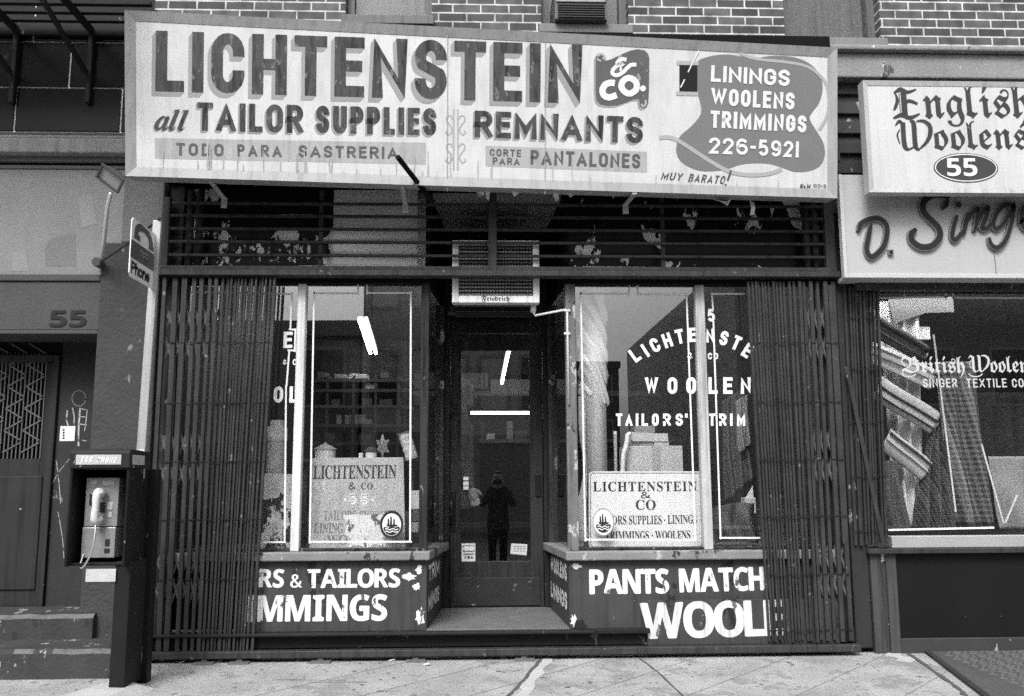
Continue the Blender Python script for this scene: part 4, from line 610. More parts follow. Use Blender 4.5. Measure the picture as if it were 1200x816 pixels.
m_ = MB().add(i0+[p-SN*.02 for p in i0], [(0,1,2,3),(4,7,6,5),(0,4,5,1),(1,5,6,2),(2,6,7,3),(3,7,4,0)]); m_.build('panel', sign_face, SG_)
o0 = [p+SN*.018 for p in cn]; o1 = [p-SN*.16 for p in cn]; i1 = quad_frame(cn, .062, SN, .003)
fm = MB(); fm.add(o0+o1+i1, [(0,4,5,1),(1,5,6,2),(2,6,7,3),(3,7,4,0),(0,1,9,8),(1,2,10,9),(2,3,11,10),(3,0,8,11),(4,7,6,5)]); fm.build('frame', sign_frame, SG_)
lt_m = mat('sign_letter_grey', .082, .35, 7, .45, .05, 30, streak=.8, chip=(.17,.66,25)); ls_m = mat('sign_letter_shade', .3, .15, 6, .5, .03)
lt2 = mat('sign_small_lettering', .1, .25, 9, .5, .04)
band = mat('sign_band_grey', .4, .12, 5, .5, .03, streak=.25)
cloth_m = mat('sign_cloth_grey', .18, .1, 5, .5, .03); tape_m = mat('sign_tape_grey', .38, .1, 6, .5, .03)
def on_sign(x, y, lift=.002): return PP(x, y, SP)+SN*lift
def sword(mb, text, a, b, h, t=.2, gap=.14, lift=.0028, shear=0, dx=0, dy=0, plane=None):
    plane = plane or SP
    P0,U,V = line_on(plane, (a[0]+dx,a[1]+dy), (b[0]+dx,b[1]+dy), h)
    return stroke_word(mb, text, P0, U, V+U.normalized()*V.length*shear, plane[1], t, gap, lift)
def shade_and_letters(parent, items, shade=True, m1=lt_m, m2=ls_m, d=(-4.5,5.5), name='lettering'):
    if shade:
        mb = MB()
        for it in items:
            for k in (.2, .4, .6, .8, 1): sword(mb, *it, lift=.0008+.0008*(1-k), dx=d[0]*k, dy=d[1]*k)
        mb.build(name, m2, parent)
    mb = MB()
    for it in items: sword(mb, *it, lift=.0022)
    return mb.build(name, m1, parent)
# bands and ornaments lie directly on the panel
mb = MB()
mb.add([on_sign(181.5,162,.0008), on_sign(499,167.5,.0008), on_sign(499,193,.0008), on_sign(181.5,186,.0008)], [(0,1,2,3)])
mb.add([on_sign(569,171,.0008), on_sign(758,178,.0008), on_sign(758,202.5,.0008), on_sign(569,195,.0008)], [(0,1,2,3)])
mb.build('painted_band', band, SG_)
mb = MB()
def sign_path(mb, pts, w, lift, k=5, closed=False, hw=None):
    q = smoothpts([(x,y,0) for x,y in pts], k, closed); q = [(p[0],p[1]) for p in q]
    if closed: q.append(q[0])
    for r_ in ribbon(q, hw or w/2, False): mb.add([on_sign(v.x, v.y, lift) for v in r_], [(0,1,2,3)])
for s_ in (-1, 1):
    for ya, sg in ((137, 1), (170, 1)):
        cx = 534+s_*7
        sign_path(mb, [(cx-s_*3,ya+3),(cx-s_*1,ya-1),(cx+s_*3,ya),(cx+s_*3.5,ya+5),(cx-s_*1,ya+11),(cx-s_*2.5,ya+17),(cx+s_*1,ya+21),(cx+s_*4.5,ya+19),(cx+s_*3,ya+16)], 1.7, .0011)
    sign_path(mb, [(534+s_*2.3,128),(534+s_*2.6,165),(534+s_*2.3,200)], 1.8, .0013)
mb.build('scroll_ornament', mat('sign_ornament_grey', .36, .2, 8, .5, .02), SG_)
shade_and_letters(SG_, [('LICHTENSTEIN', (182,107.3), (682,121.6), 70, .185, .125)])
shade_and_letters(SG_, [('TAILOR', (231,153.2), (355,156.3), 33, .2, .13), ('SUPPLIES', (370.5,156), (511,159), 32, .21, .13), ('REMNANTS', (556,161), (753,168.3), 31, .21, .13)], d=(-2.2,2.4))
shade_and_letters(SG_, [('TODO', (206.5,182.2), (262,183.5), 14.5, .2, .3), ('PARA', (278,183.3), (330,184.3), 14, .2, .3), ('SASTRERIA', (350,184.3), (466,186.4), 14, .2, .27),
   ('CORTE', (574,183), (610.5,184.2), 8.5, .19, .25), ('PARA', (577.5,193), (609,194), 8.5, .19, .25), ('PANTALONES', (621.5,193), (750,197.6), 17, .2, .17)], shade=False, m1=lt2)
shade_and_letters(SG_, [('MUY', (774,210.4), (799,211.8), 9, .15, .22, .0, .22)], shade=False, m1=mat('sign_thin_letter', .09, .2, 12, .5, 0)) if False else None
mb = MB(); thin_m = mat('sign_thin_letter', .09, .2, 12, .5, 0)
sword(mb, 'MUY', (774,210.6), (798,212), 9, .16, .22, shear=.3); sword(mb, 'BARATO', (806,213), (848,216), 9.5, .16, .2, shear=.25)
sign_path(mb, [(856.5,200),(852.5,212)], 2.2, .004, 2); sign_path(mb, [(850.5,216),(850,217.5)], 2.2, .004, 2)
sword(mb, 'B', (937,221), (940,221.1), 5, .25, .2, shear=.2); sword(mb, '&', (941.5,221.2), (944,221.2), 3.5, .25, .2); sword(mb, 'H', (945,221.4), (949,221.5), 5, .25, .2, shear=.2)
mb.build('lettering', thin_m, SG_)
mb = MB(); sword(mb, 'SIGNS', (953,220), (968,220.8), 4.5, .14, .2); mb.build('lettering', lt2, SG_)
# "all" in brush script
for dx, dy, m__, l__ in ((-1.5,1.6,ls_m,.002),(0,0,lt_m,.005)):
    mb = MB(); P0,U,V = line_on(SP, (180.5+dx,152+dy), (218+dx,153.2+dy), 24.5); glyph_word(mb, 'i', 'all', P0, U, V, SN, 10, l__, shear=.12); mb.build('lettering', m__, SG_)
# the flag with "& CO."
z6 = lambda pts: [(680+x/9.067, 50+y/9.067) for x,y in pts]
flag = [(165,160),(185,122),(230,115),(265,135),(262,175),(272,195),(330,178),(430,130),(530,88),(610,72),(680,85),(720,120),(732,170),(730,330),(728,500),(722,640),(700,690),(665,697),(632,675),(628,620),(618,598),(560,605),(470,640),(380,668),(280,670),(210,655),(172,610),(163,520),(163,330)]
f_ = z6(flag)
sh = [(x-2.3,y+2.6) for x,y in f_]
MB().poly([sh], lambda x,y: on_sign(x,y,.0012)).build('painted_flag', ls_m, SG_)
MB().poly([f_], lambda x,y: on_sign(x,y,.0026)).build('painted_flag', mat('sign_flag_grey', .1, .25, 9, .5, .04, chip=(.32,.68,20)), SG_)
wsign = mat('sign_cut_white', .72, .08, 8, .5, .02)
mb = MB()
sign_path(mb, z6([(490,185),(440,180),(400,205),(395,225),(440,235),(390,250),(345,295),(345,335),(390,350),(450,320),(500,270),(540,240),(595,238)]), 4.6, .005, 6)
sign_path(mb, z6([(435,262),(425,290),(440,305)]), 2.6, .0055, 4)
sign_path(mb, z6([(365,435),(320,430),(265,450),(235,505),(250,560),(305,585),(385,560)]), 7.5, .005, 6)
sign_path(mb, z6([(520,380),(580,410),(600,465),(580,515),(520,545),(465,520),(435,465),(460,405)]), 7.3, .0056, 6, True)
mb.poly([[(x,y) for x,y in z6([(665+32*math.cos(a*.52),490+32*math.sin(a*.52)) for a in range(12)])]], lambda x,y: on_sign(x,y,.005))
mb.build('lettering', wsign, SG_)
mb = MB(); sign_path(mb, z6([(178,165),(190,185),(222,200)]), 2.0, .004); sign_path(mb, z6([(185,150),(205,128),(235,128),(255,150),(240,180)]), 2.6, .0044); sign_path(mb, z6([(645,655),(670,680),(695,650),(690,610)]), 2.4, .004)
mb.build('painted_curl', tape_m, SG_)
# the grey cloth, spool, thread and tape
z5 = lambda pts: [(760+x/4.078, 40+y/4.08) for x,y in pts]
blob = [(230,135),(290,108),(370,98),(450,108),(510,118),(560,108),(640,104),(720,118),(780,150),(820,200),(832,260),(815,330),(775,385),(772,412),(800,460),(835,520),(842,580),(820,630),(770,655),(700,660),(640,640),(580,622),(510,618),(440,625),(390,642),(330,655),(250,655),(180,630),(140,590),(132,540),(150,490),(200,445),(240,400),(252,365),(244,320),(234,280),(229,200)]
bs = [(p[0],p[1]) for p in smoothpts([(x,y,0) for x,y in z5(blob)], 3)]
MB().poly([bs], lambda x,y: on_sign(x,y,.0012)).build('painted_cloth', cloth_m, SG_)
mb = MB(); sign_path(mb, z5([(420,75),(460,103),(530,122),(640,133),(740,150),(800,182),(848,240),(862,320),(850,400),(815,460)]), 3.4, .0026)
sign_path(mb, z5([(50,497),(100,495),(150,515),(220,560),(300,612),(380,655),(450,672),(520,674),(590,665),(635,645)]), 4.6, .0026)
mb.add([on_sign(*p, .0026) for p in z5([(133,129),(238,131),(238,150),(133,148)])], [(0,1,2,3)]); mb.add([on_sign(*p, .0026) for p in z5([(131,275),(236,277),(236,296),(131,294)])], [(0,1,2,3)])
mb.build('painted_tape', tape_m, SG_)
blk = mat('sign_black', .02, .2, 8, .5, .03)
mb = MB(); mb.add([on_sign(*p, .0034) for p in z5([(147,150),(233,151),(232,277),(147,275)])], [(0,1,2,3)]); sign_path(mb, z5([(245,66),(280,56),(330,66),(380,70),(398,58)]), .8, .003); sign_path(mb, z5([(205,150),(245,70),(260,75),(310,78),(365,62)]), .8, .0032)
mb.build('painted_spool', blk, SG_)
mb = MB(); sign_path(mb, z5([(188,183),(215,128),(240,80)]), 1.5, .0046, 2); sign_path(mb, z5([(152,257),(172,218)]), 1.5, .0046, 2)
for it in (('LINNGS',),): pass
for tx, a, b, h in (('LININGS',(832.8,96),(925,101.6),19.2),('WOOLENS',(832.8,123.2),(930.5,129),20),('TRIMMINGS',(832.3,149.8),(944.5,155.8),20)):
    sword(mb, tx, a, b, h, .21, .14, .0042)
for tx, a, b in (('226',(830.5,180.2),(876,182)),('-',(879,182.3),(885.5,182.5)),('5921',(888.5,182.7),(935.5,185.1))): sword(mb, tx, a, b, 19, .185, .16, .0042)
mb.build('lettering', wsign, SG_)
mb = MB(); rr = random.Random(21)
for i in range(46):
    x = rr.choice((rr.uniform(160,970), 245+rr.uniform(-3,3), rr.uniform(180,520))); yb_ = 200+(x-148)*.031+rr.uniform(-6,1); L_ = rr.uniform(6,34)
    if x > 775: L_ = min(L_, 9)
    sign_path(mb, [(x,yb_-L_),(x+rr.uniform(-.6,.6),yb_-L_*.5),(x+rr.uniform(-.5,.5),yb_)], 1, .0056+.0001*(i%5), 3, hw=[.25+.5*rr.random()*(1-abs(k/6.0-.5)) for k in range(8)])
mb.build('rust_drip', mat('sign_drip', .43, .2, 10, .6, 0), SG_)
# joints of the sign sheets, straps below, the rod
mb = MB()
for x, ya, yb in ((524.5,34,224),(639,40,228)): sign_path(mb, [(x,ya),(x-.5,yb)], .8, .0066, 2)
mb.build('sheet_joint', mat('sign_joint', .3, .2, 8, .6, 0), SG_)
strap_m = mat('galvanised_strap', .4, .2, 10, .5, .1, metal=.3)
for (ax,ay),(bx,by) in (((247,213),(263,233)),((471,217),(475,239)),((744,227),(733,240))):
    a, b = P(ax,ay,-.46), P(bx,by,-.22); mb = MB().bar(a, b, .03, .012, (0,0,1)); mb.obox(b+Vector((0,0,-.03)), (.02,0,0), (0,.006,0), (0,0,.035)); mb.build('bracket', strap_m, SG_, .002)
for x in (195, 320, 560, 760, 900):
    a = P(x, 228, -.3); MB().bar(Vector((a.x,-.38,3.36)), Vector((a.x,-.2,3.45)), .05, .05, (0,0,1)).build('bracket', black_void, SG_)
a, b = P(466,184,-.72), P(507,237,-.3); o = MB().tube([a, a.lerp(b,.5), b], .017, 8).build('metal_rod', black_void, None, loc=a); tag(o, 'dark iron rod poking out slantwise below the middle of the big sign', 'rod')
# torn scraps caught under the sign
scrap_m = mat('torn_paper', .62, .2, 9, .8, .2)
for lab, pts in (('bright torn scrap hanging under the big sign beside a small twisted scrap', [(557,217),(568,219),(567,227),(562,230),(558,224)]),
                 ('small twisted scrap touching the centre post under the big sign', [(568,222),(574,225),(573,234),(570,233)]),
                 ('straggly forked scrap near the centre post under the big sign', [(598,219),(604,226),(611,220),(608,228),(602,232),(600,226)]),
                 ('short pointed white scrap near the triangular flap under the big sign', [(648,222),(654,224),(655,234),(651,237),(648,230)]),
                 ('white triangular paper flap hanging under the big sign', [(658,220),(680,222),(668,233)]),
                 ('little folded scrap between the triangular flap and the sign strap', [(706,222),(715,224),(712,229),(708,226)]),
                 ('ragged sideways white scrap under the cloth picture of the big sign', [(835,234),(845,236),(852,236),(858,231),(855,239),(851,241),(842,238)]),
                 ('long torn white strip hanging straight down beneath the painted phone number', [(879,233),(884,238),(883,246),(884,251),(881,251),(880,243)])):
    rr = random.Random(len(lab)); c_ = P(*pts[0], -.3)
    o = MB().poly([pts], lambda x,y: P(x,y,-.3)+Vector((0,.05*math.sin(x*.7)*math.cos(y*.5),0))).build('torn_scrap', scrap_m, None, solid=.003, loc=c_)
    tag(o, lab, 'scrap', 'torn scraps caught under the sign')
# ================================================================ LETTERING OF THE SHOP FRONT
def wword(mb, text, a, b, h, t=.22, gap=.2, lift=.002, y=0, shear=0):
    P0,U,V = line_on(wplane(y), a, b, h); return stroke_word(mb, text, P0, U, V+U.normalized()*V.length*shear, NY, t, gap, lift)
def gword(mb, font, text, a, b, h, y, gap=40, lift=.002, space=250, bold=0):
    P0,U,V = line_on(wplane(y), a, b, h); return glyph_word(mb, font, text, P0, U, V, NY, gap, lift, space, 0, bold)
bulks = [c for c in B.children if c.name.startswith('bulkhead')]
mb = MB(); gword(mb, 'b', 'RS', (303.5,688), (332,688.5), 21, 0, 40, bold=.022); gword(mb, 'b', '&', (340,688.5), (353.5,688.5), 15, 0); gword(mb, 'b', '&', (340.9,688.7), (354.3,688.7), 15.4, 0, lift=.0024); gword(mb, 'b', '&', (340.4,688.2), (353.9,688.2), 14.4, 0, lift=.0028); gword(mb, 'b', 'TAILORS', (360,689), (468.5,688), 21.5, 0, 30, bold=.022)
gword(mb, 'b', 'IMMINGS', (286,728.5), (453,727), 30, 0, 70, bold=.022); mb.build('lettering', white_paint, bulks[0])
mb = MB(); gword(mb, 'b', 'PANTS', (691.5,696), (783.5,695), 28, 0, 25, bold=.03); gword(mb, 'b', 'MATCH', (797,694), (896,691.5), 27, 0, 35, bold=.025); mb.build('lettering', white_paint, bulks[1])
lp = [c for c in B.children if c.name.startswith('patch_board')][0]
mb = MB(); gword(mb, 'b', 'WOOLE', (752,748.5), (918,744.3), 41, -.05, 12, bold=.022); mb.build('lettering', mat('white_lettering_dirty', .74, .18, 6, .6, .08, streak=.5, chip=(.12,.655,10)), lp)
for xf, xb, par, words_ in ((XL, XLb, bulks[0], ('TRIM','MINGS')), (XR, XRb, bulks[1], ('WOOLENS','LININGS'))):
    mb = MB(); a, b = Vector((xf,.0,0)), Vector((xb,YD,0)); dr = (b-a); n = Vector((dr.y,-dr.x,0)).normalized() if xf < 0 else Vector((-dr.y,dr.x,0)).normalized()
    for k, w_ in enumerate(words_):
        z = .50-.19*k
        s0, s1 = (a+dr*.08, a+dr*.72) if xf < 0 else (a+dr*.9, a+dr*.08)
        stroke_word(mb, w_, s0+Vector((0,0,z)), s1-s0, Vector((0,0,.115)), n, .24, .2, .003)
    mb.build('lettering', MATS['white_lettering'], par)
# painted on the window glass
yl = GY-.002
panes_l = [c for c in lw.children if c.name.startswith('pane')]; panes_r = [c for c in rw.children if c.name.startswith('pane')]
wpaint = mat('window_lettering_white', .8, .06, 30, .5, .0)
def frame_lines(par, segs, w=2.0):
    mb = MB()
    for i, s_ in enumerate(segs): hline(mb, *s_, yl-.0002*(i%2), w)
    return mb.build('painted_border', wpaint, par)
frame_lines(panes_l[1], [(368.5,343.5,419.5,343.5),(419.5,344.5,419.5,334),(430,334,430,344.5),(430,343.5,482,343.5),(481.5,342.5,480.5,634),(481.5,635,363,635),(362.8,636,368,342.5)])
frame_lines(panes_l[0], [(225,342.5,342.5,344.5),(341.8,343.5,340.2,386),(339.5,386,346.5,386.6),(346.2,386,345.3,411.5),(346,411,338,410.6),(339,410.6,335.8,452),(335.2,452,333.5,635),(310,635.5,334,635.5)])
frame_lines(panes_r[0], [(680.5,344,738,344),(737.5,345,737.8,335),(747,335,747.8,345),(747,344.5,805.5,345),(804.5,344,815,633),(815.5,632.5,686,632.5),(686,633.5,680.5,343)])
frame_lines(panes_r[1], [(833.5,344.5,872,344.5),(834.2,344,835.6,362.5),(836,377,844.5,631),(844,630.5,890,630.5)])
mb = MB(); wword(mb, 'E', (332,408), (342.5,408), 19, .2, y=yl); wword(mb, '&', (331.5,427.5), (336,427.5), 6, .2, y=yl); wword(mb, 'C', (343,428), (347.5,428), 7, .2, y=yl)
wword(mb, 'O', (320.5,472), (331.5,472), 19, .2, y=yl); wword(mb, 'L', (339,472), (345.5,472), 19, .2, y=yl); mb.build('lettering', wpaint, panes_l[0])
# arc of LICHTENSTEIN over WOOLENS and TAILORS' TRIMMINGS on the right window
def letter_at(mb, ch, cx, cy, w, h, ang, t=.21):
    ca, sa = math.cos(R(ang)), math.sin(R(ang))
    pl_ = wplane(yl); a = (cx-ca*w/2+sa*h/2*-1*-1*0, cy); s = 1
    ux, uy = ca*w, -sa*w; vx, vy = -sa*h, -ca*h
    bx, by = cx-ux/2-vx/2, cy-uy/2-vy/2
    p0, pu, pv = PP(bx,by,pl_), PP(bx+ux,by+uy,pl_), PP(bx+vx,by+vy,pl_)
    stroke_word(mb, ch, p0, pu-p0, pv-p0, NY, t, .1, .0005)
mb = MB(); mb2 = MB()
for ch, x, y, w, h, a in (('L',744,416,9,17,36),('I',756,411,3.4,17,33),('C',767.5,404.5,10,17,28),('H',782,399,10,17,19),('T',796.5,394.5,9.5,17,12),('E',811.5,392.5,8.5,16.5,4)): letter_at(mb, ch, x, y, w, h, a)
for ch, x, y, w, h, a in (('N',832,393.5,9.5,16.5,-2),('S',848.5,396.5,9.5,17,-14),('T',863,402,9,17,-24),('E',876,411,9,17,-32)): letter_at(mb2, ch, x, y, w, h, a)
letter_at(mb2, '5', 833.5, 369.5, 8.5, 15, 0); letter_at(mb, '&', 808.5, 417, 6, 7.5, 0); letter_at(mb2, 'C', 832, 417.5, 5, 7.5, 0); letter_at(mb2, 'O', 839, 417.5, 5, 7.5, 0)
for ch, x, w in (('W',763.5,15.5),('O',788,11.5),('O',810,11.5)): letter_at(mb, ch, x, 452, w, 19.5, 0)
for ch, x, w in (('L',835.5,11),('E',853,11),('N',874,12)): letter_at(mb2, ch, x, 452, w, 19.5, 0)
for ch, x, w in (('T',725.5,7.5),('A',737,8.5),('I',746.5,3),('L',755.5,7.5),('O',768,8),('R',781.5,9),('S',796,8.5),("'",804,2.5)): letter_at(mb, ch, x, 492, w, 14.5, 0)
for ch, x, w in (('T',834.5,7.5),('R',847,8.5),('I',857,3),('M',868.5,10)): letter_at(mb2, ch, x, 492, w, 14.5, 0)
mb.build('lettering', wpaint, panes_r[0]); mb2.build('lettering', wpaint, panes_r[1])
# ================================================================ AIR CONDITIONER AND DRAIN PIPE
ac_m = mat('ac_enamel', .8, .12, 6, .45, .04, streak=.35); ac_g = mat('ac_grille_dark', .05, .2, 10, .5, .1)
r_ = rect(530, 282, 632, 355, -.005); x0,x1,z0,z1 = r_
A = thing('air_conditioner', 'boxy window air conditioner fixed above the shop door behind the bars', 'air conditioner', ((x0+x1)/2, .06, z0))
MB().box(x0+.01, x1-.01, .085, .75, z0+.01, z1-.01).build('casing', mat('ac_case', .12, .2, 5, .6, .1), A, .006)
e = .045
MB().box(x0, x0+e, -.01, .085, z0, z1).box(x1-e, x1, -.01, .085, z0, z1).box(x0+e, x1-e, -.01, .085, z1-.02, z1).box(x0+e, x1-e, -.01, .085, z0, z0+.05).build('front_frame', ac_m, A, .004)
MB().box(x0+e, x1-e, .02, .084, z0+.05, z1-.02).build('grille_back', ac_g, A)
gb = MB(); n_ = 15
for i in range(n_):
    z = z0+.062+(z1-z0-.09)*i/(n_-1)
    for k in range(24):
        xa = x0+e+.004+(x1-x0-2*e-.008)*k/24; gb.box(xa, xa+(x1-x0-2*e)/24-.006, .006, .014, z-.005, z+.005)
gb.build('grille', mat('ac_grille_slats', .3, .15, 10, .4, .05), A)
P0,U,V = line_on(wplane(-.0105), (564,352.5), (597,352.8), 5.5); badge = MB(); 
glyph_word(badge, 'f', 'Friedrich', P0, U, V, NY, 26, .002)
badge.build('badge', ink, A)
bt = MB()
for k in range(3): bt.box(x0-.02, x1+.02, .08+.2*k, .1+.2*k, z0-.04, z0-.012)
bt.box(x0-.03, x1+.05, .07, .085, z0-.075, z0-.05); bt.build('support_rail', black_void, A)
pipe_m = mat('white_pipe', .62, .12, 10, .5, .1)
q = [P(625,357,.08), P(625,366,.06), P(627,370,.06), P(663,363,.0), P(664.5,366,-.012), P(666.5,474,-.012)]
pp = thing('drain_pipe', 'thin white drain pipe running from the air conditioner down the flaking corner post', 'pipe', q[-1])
MB().tube(q, .0085, 8).build('pipe', pipe_m, pp, smooth=True)
MB().tube([q[0]+Vector((0,0,.01)), q[1]], .02, 10).build('elbow', pipe_m, pp, smooth=True)
for y_ in (364, 391):
    c_ = P(664.5, y_, -.012); MB().box(c_.x-.022, c_.x+.022, -.02, -.002, c_.z-.007, c_.z+.007).build('clip', pipe_m, pp)
# ================================================================ NEIGHBOUR ON THE RIGHT
NB = thing('neighbour_shop', 'textile shop next door with dark bulkhead, cornice and one gated display window', 'shop', (3.4,.5,0))
stucco = mat('cornice_stucco', .26, .25, 4, .85, .5, 60, streak=.1, chip=(.6,.73,14), chip2=(.08,.71,6))
zc0, zc1 = P(1080,93,-.12).z, P(1080,58,-.12).z
MB().box(2.5, 6.4, -.14, -.021, zc0, zc1-.04).box(2.5, 6.4, -.19, -.021, zc1-.04, zc1).build('cornice', stucco, NB, .012)
dk = MB(); dk.box(2.5, 6.4, -.02, .1, 3.0, zc0-.003)
for k in range(7): dk.box(2.51, 6.4, -.05, -.021, 3.05+.15*k, 3.14+.15*k)
dk.build('signboard_backing', mat('old_board', .06, .4, 5, .7, .25, chip=(.35,.7,9)), NB, .004)
npx = 2.51
MB().box(2.505, 2.62, -.03, .2, .06, 3.3).build('pier', mat('pier_paint', .035, .35, 4, .55, .2, chip=(.3,.72,9)), NB, .01)
nbm = mat('glossy_dark_bulkhead', .008, .4, 2.5, .5, .03, 20, chip=(.1,.8,12), spec=.25); npost = mat('pier_grey', .07, .3, 4, .5, .15, streak=.5, chip=(.5,.71,7))
MB().box(2.625, 2.70, -.05, .1, .03, .70).box(2.73, 2.80, -.05, .1, .03, .70).build('pilaster', npost, NB, .006)
MB().box(2.70, 2.73, -.03, .05, .03, .7).build('pilaster_gap', mat('flaky_white_strip', .05, .3, 6, .6, .2, chip=(.7,.56,6)), NB)
MB().box(2.80, 6.3, -.03, .06, .127, .70).build('bulkhead', nbm, NB, .004)
MB().box(2.80, 6.3, -.05, .06, .0, .125).build('plinth', mat('plinth_grey', .05, .3, 4, .6, .2, chip=(.35,.68,6)), NB, .006)
zs0, zs1 = P(1110,640,-.04).z, P(1110,628,-.04).z
MB().box(2.6, 6.3, -.09, .1, zs0-.045, zs0-.012).build('sill', gate_steel, NB, .004)
MB().box(2.78, 6.3, -.05, .03, zs0-.01, zs1).build('window_sill', mat('aluminium_sill', .5, .15, 6, .4, .05, metal=.4), NB, .004)
zt = P(1110,345,.05).z
MB().box(2.6, 6.3, -.06, .1, zt+.055, 2.62).build('window_head', black_void, NB, .004)
MB().box(2.62, 6.3, -.1, -.02, P(1100,340,-.1).z, P(1100,331,-.1).z).build('gate_rail', gate_steel, NB, .004)
npn = MB().box(2.76, 6.3, .04, .046, zs1+.005, zt+.054).build('pane', pane, NB)
yl = .037
def hl(mb, x0, y0, x1, y1, w=2.2):
    pl_ = wplane(yl); a, b = PP(x0,y0,pl_), PP(x1,y1,pl_)
    for q in ribbon([(a.x,a.z),(b.x,b.z)], w/171/2): mb.add([(v.x, yl, v.y) for v in q], [(0,1,2,3)])
mb = MB()
for s_ in ((1030,349.5,1109,348),(1108.5,349,1108.5,345),(1117,349.5,1117,345),(1117,349,1200,349.5),(1042,621.2,1164,618.5)): hl(mb, *s_)
mb.build('painted_border', wpaint, npn)
npl = wplane(yl)
oldE = [([(.12,.86),(.36,1.0),(.62,.9),(.95,1.0)],[.03,.075,.06,.02]), ([(.16,.86),(.22,.62),(.12,.36),(.05,.28)],[.02,.06,.05,.01]), ([(.46,.95),(.46,.08)],[.1,.1]),
        ([(.40,.52),(.66,.60),(.95,.5)],[.05,.06,.04]), ([(.02,.0),(.34,.12),(.62,.02),(1,.16)],[.03,.075,.07,.02]), ([(.3,.96),(.3,.1)],[.012,.012])]
oldW = [([(.0,.82),(.12,.98),(.2,.9)],[.01,.06,.05]), ([(.22,.95),(.22,.16),(.34,.0)],[.085,.085,.04]), ([(.10,.2),(.04,.5),(.12,.7)],[.015,.03,.015]), ([(.42,.98),(.52,.9),(.52,.16),(.62,.0)],[.02,.085,.085,.03]),
        ([(.60,.98),(.78,1.0),(.95,.86),(.97,.6),(.86,.3),(.62,.02)],[.02,.05,.075,.08,.06,.02]), ([(.34,.02),(.5,.12)],[.03,.02])]
def nib_letter(mb, strokes, plane, a, b, h, lift=.003):
    P0,U,V = line_on(plane, a, b, h)
    for i,(pts,w) in enumerate(strokes):
        q = smoothpts([(x,y,0) for x,y in pts], 4, False); n = len(q); hw = []
        for j in range(n):
            f = j/(n-1)*(len(w)-1); k = min(int(f), len(w)-2); hw.append(w[k]+(w[k+1]-w[k])*(f-k))
        asp = U.length/V.length
        for qd in ribbon([(p[0]*asp,p[1]) for p in q], [v*.95 for v in hw], False):
            mb.add([P0+U*(v.x/asp)+V*v.y+plane[1]*(lift+.0003*i) for v in qd], [(0,1,2,3)])
mb = MB()
gword(mb, 'f', 'B', (1057,437), (1078,437), 19, yl, lift=.0005); gword(mb, 'f', 'ritish', (1079.5,437), (1131,437), 19, yl, 26, .0005)
nib_letter(mb, oldW, npl, (1136,436), (1160,436), 19, .0005); gword(mb, 'f', 'oolens', (1161,436.5), (1216,436.5), 19, yl, 26, .0005)
for ch, x0_, x1_ in (('SINGER',1082,1122),('TEXTILE',1133,1180),('CO',1186.5,1200)):
    P0,U,V = line_on(npl, (x0_,454.3), (x1_,454), 10.3); stroke_word(mb, ch, P0, U, V, NY, .15, .2, .0005)
for x_ in (1065, 1143): 
    c_ = PP(x_, 437, npl)
    for qd in ribbon([(c_.x+.05*math.cos(R(a)), c_.z+.028*math.sin(R(a))) for a in range(190,351,20)], .004, False): mb.add([(v.x, yl-.0007, v.y) for v in qd], [(0,1,2,3)])
mb.build('lettering', mat('window_lettering_grey', .55, .1, 20, .5, 0), npn)
# interior of the neighbour
MB().box(2.62, 6.3, .05, .09, zt+.012, 2.639).build('lamp_screen', black_void, NB)  # black board added to hide the added display lamp
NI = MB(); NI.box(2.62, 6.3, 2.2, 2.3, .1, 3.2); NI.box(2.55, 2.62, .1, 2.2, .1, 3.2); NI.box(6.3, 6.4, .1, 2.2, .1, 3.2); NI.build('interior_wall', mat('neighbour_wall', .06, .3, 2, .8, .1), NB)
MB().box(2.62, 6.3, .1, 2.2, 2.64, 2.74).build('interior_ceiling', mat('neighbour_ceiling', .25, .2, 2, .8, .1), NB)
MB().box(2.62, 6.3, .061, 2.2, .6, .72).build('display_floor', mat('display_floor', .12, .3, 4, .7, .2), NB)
# --- signs of the neighbour
ns = wplane(-.42)
c4 = [PP(1010,95,ns), PP(1300,98,ns), PP(1300,230,ns), PP(1018,226,ns)]
c4[1].z = c4[0].z; c4[2].z = c4[3].z; 
NS = thing('neighbour_sign', 'white box sign with two lines of blackletter and a black number oval', 'sign', (c4[3]+c4[2])/2)
i0 = quad_frame(c4, .03, NY, 0); MB().add(i0+[p-NY*.02 for p in i0], [(0,1,2,3),(4,7,6,5),(0,4,5,1),(1,5,6,2),(2,6,7,3),(3,7,4,0)]).build('panel', mat('neighbour_sign_white', .54, .16, 2, .5, .03, streak=.12), NS)
o0 = [p+NY*.012 for p in c4]; o1 = [p-NY*.07 for p in c4]; i1 = quad_frame(c4, .034, NY, .003)
MB().add(o0+o1+i1, [(0,4,5,1),(1,5,6,2),(2,6,7,3),(3,7,4,0),(0,1,9,8),(1,2,10,9),(2,3,11,10),(3,0,8,11),(4,7,6,5)]).build('frame', mat('neighbour_sign_frame', .45, .12, 4, .45, .04, streak=.3), NS)
mb = MB(); blm = mat('blackletter_paint', .05, .3, 9, .5, .03, chip=(.3,.74,18))
nib_letter(mb, oldE, ns, (1046,139), (1078,139), 34); gword(mb, 'f', 'nglish', (1083,138.5), (1207,137.5), 37.5, -.42, 34, .003)
nib_letter(mb, oldW, ns, (1051,176), (1093,176), 34); gword(mb, 'f', 'oolens', (1095,175.5), (1207,174.5), 33, -.42, 34, .003)
mb.build('lettering', blm, NS)
c_ = PP(1131.7,197,ns); rx, rz = 41/188, 19/188
el = lambda k, s: [(c_.x+k*rx*math.cos(a*.1571), c_.z+s*rz*math.sin(a*.1571)) for a in range(40)]
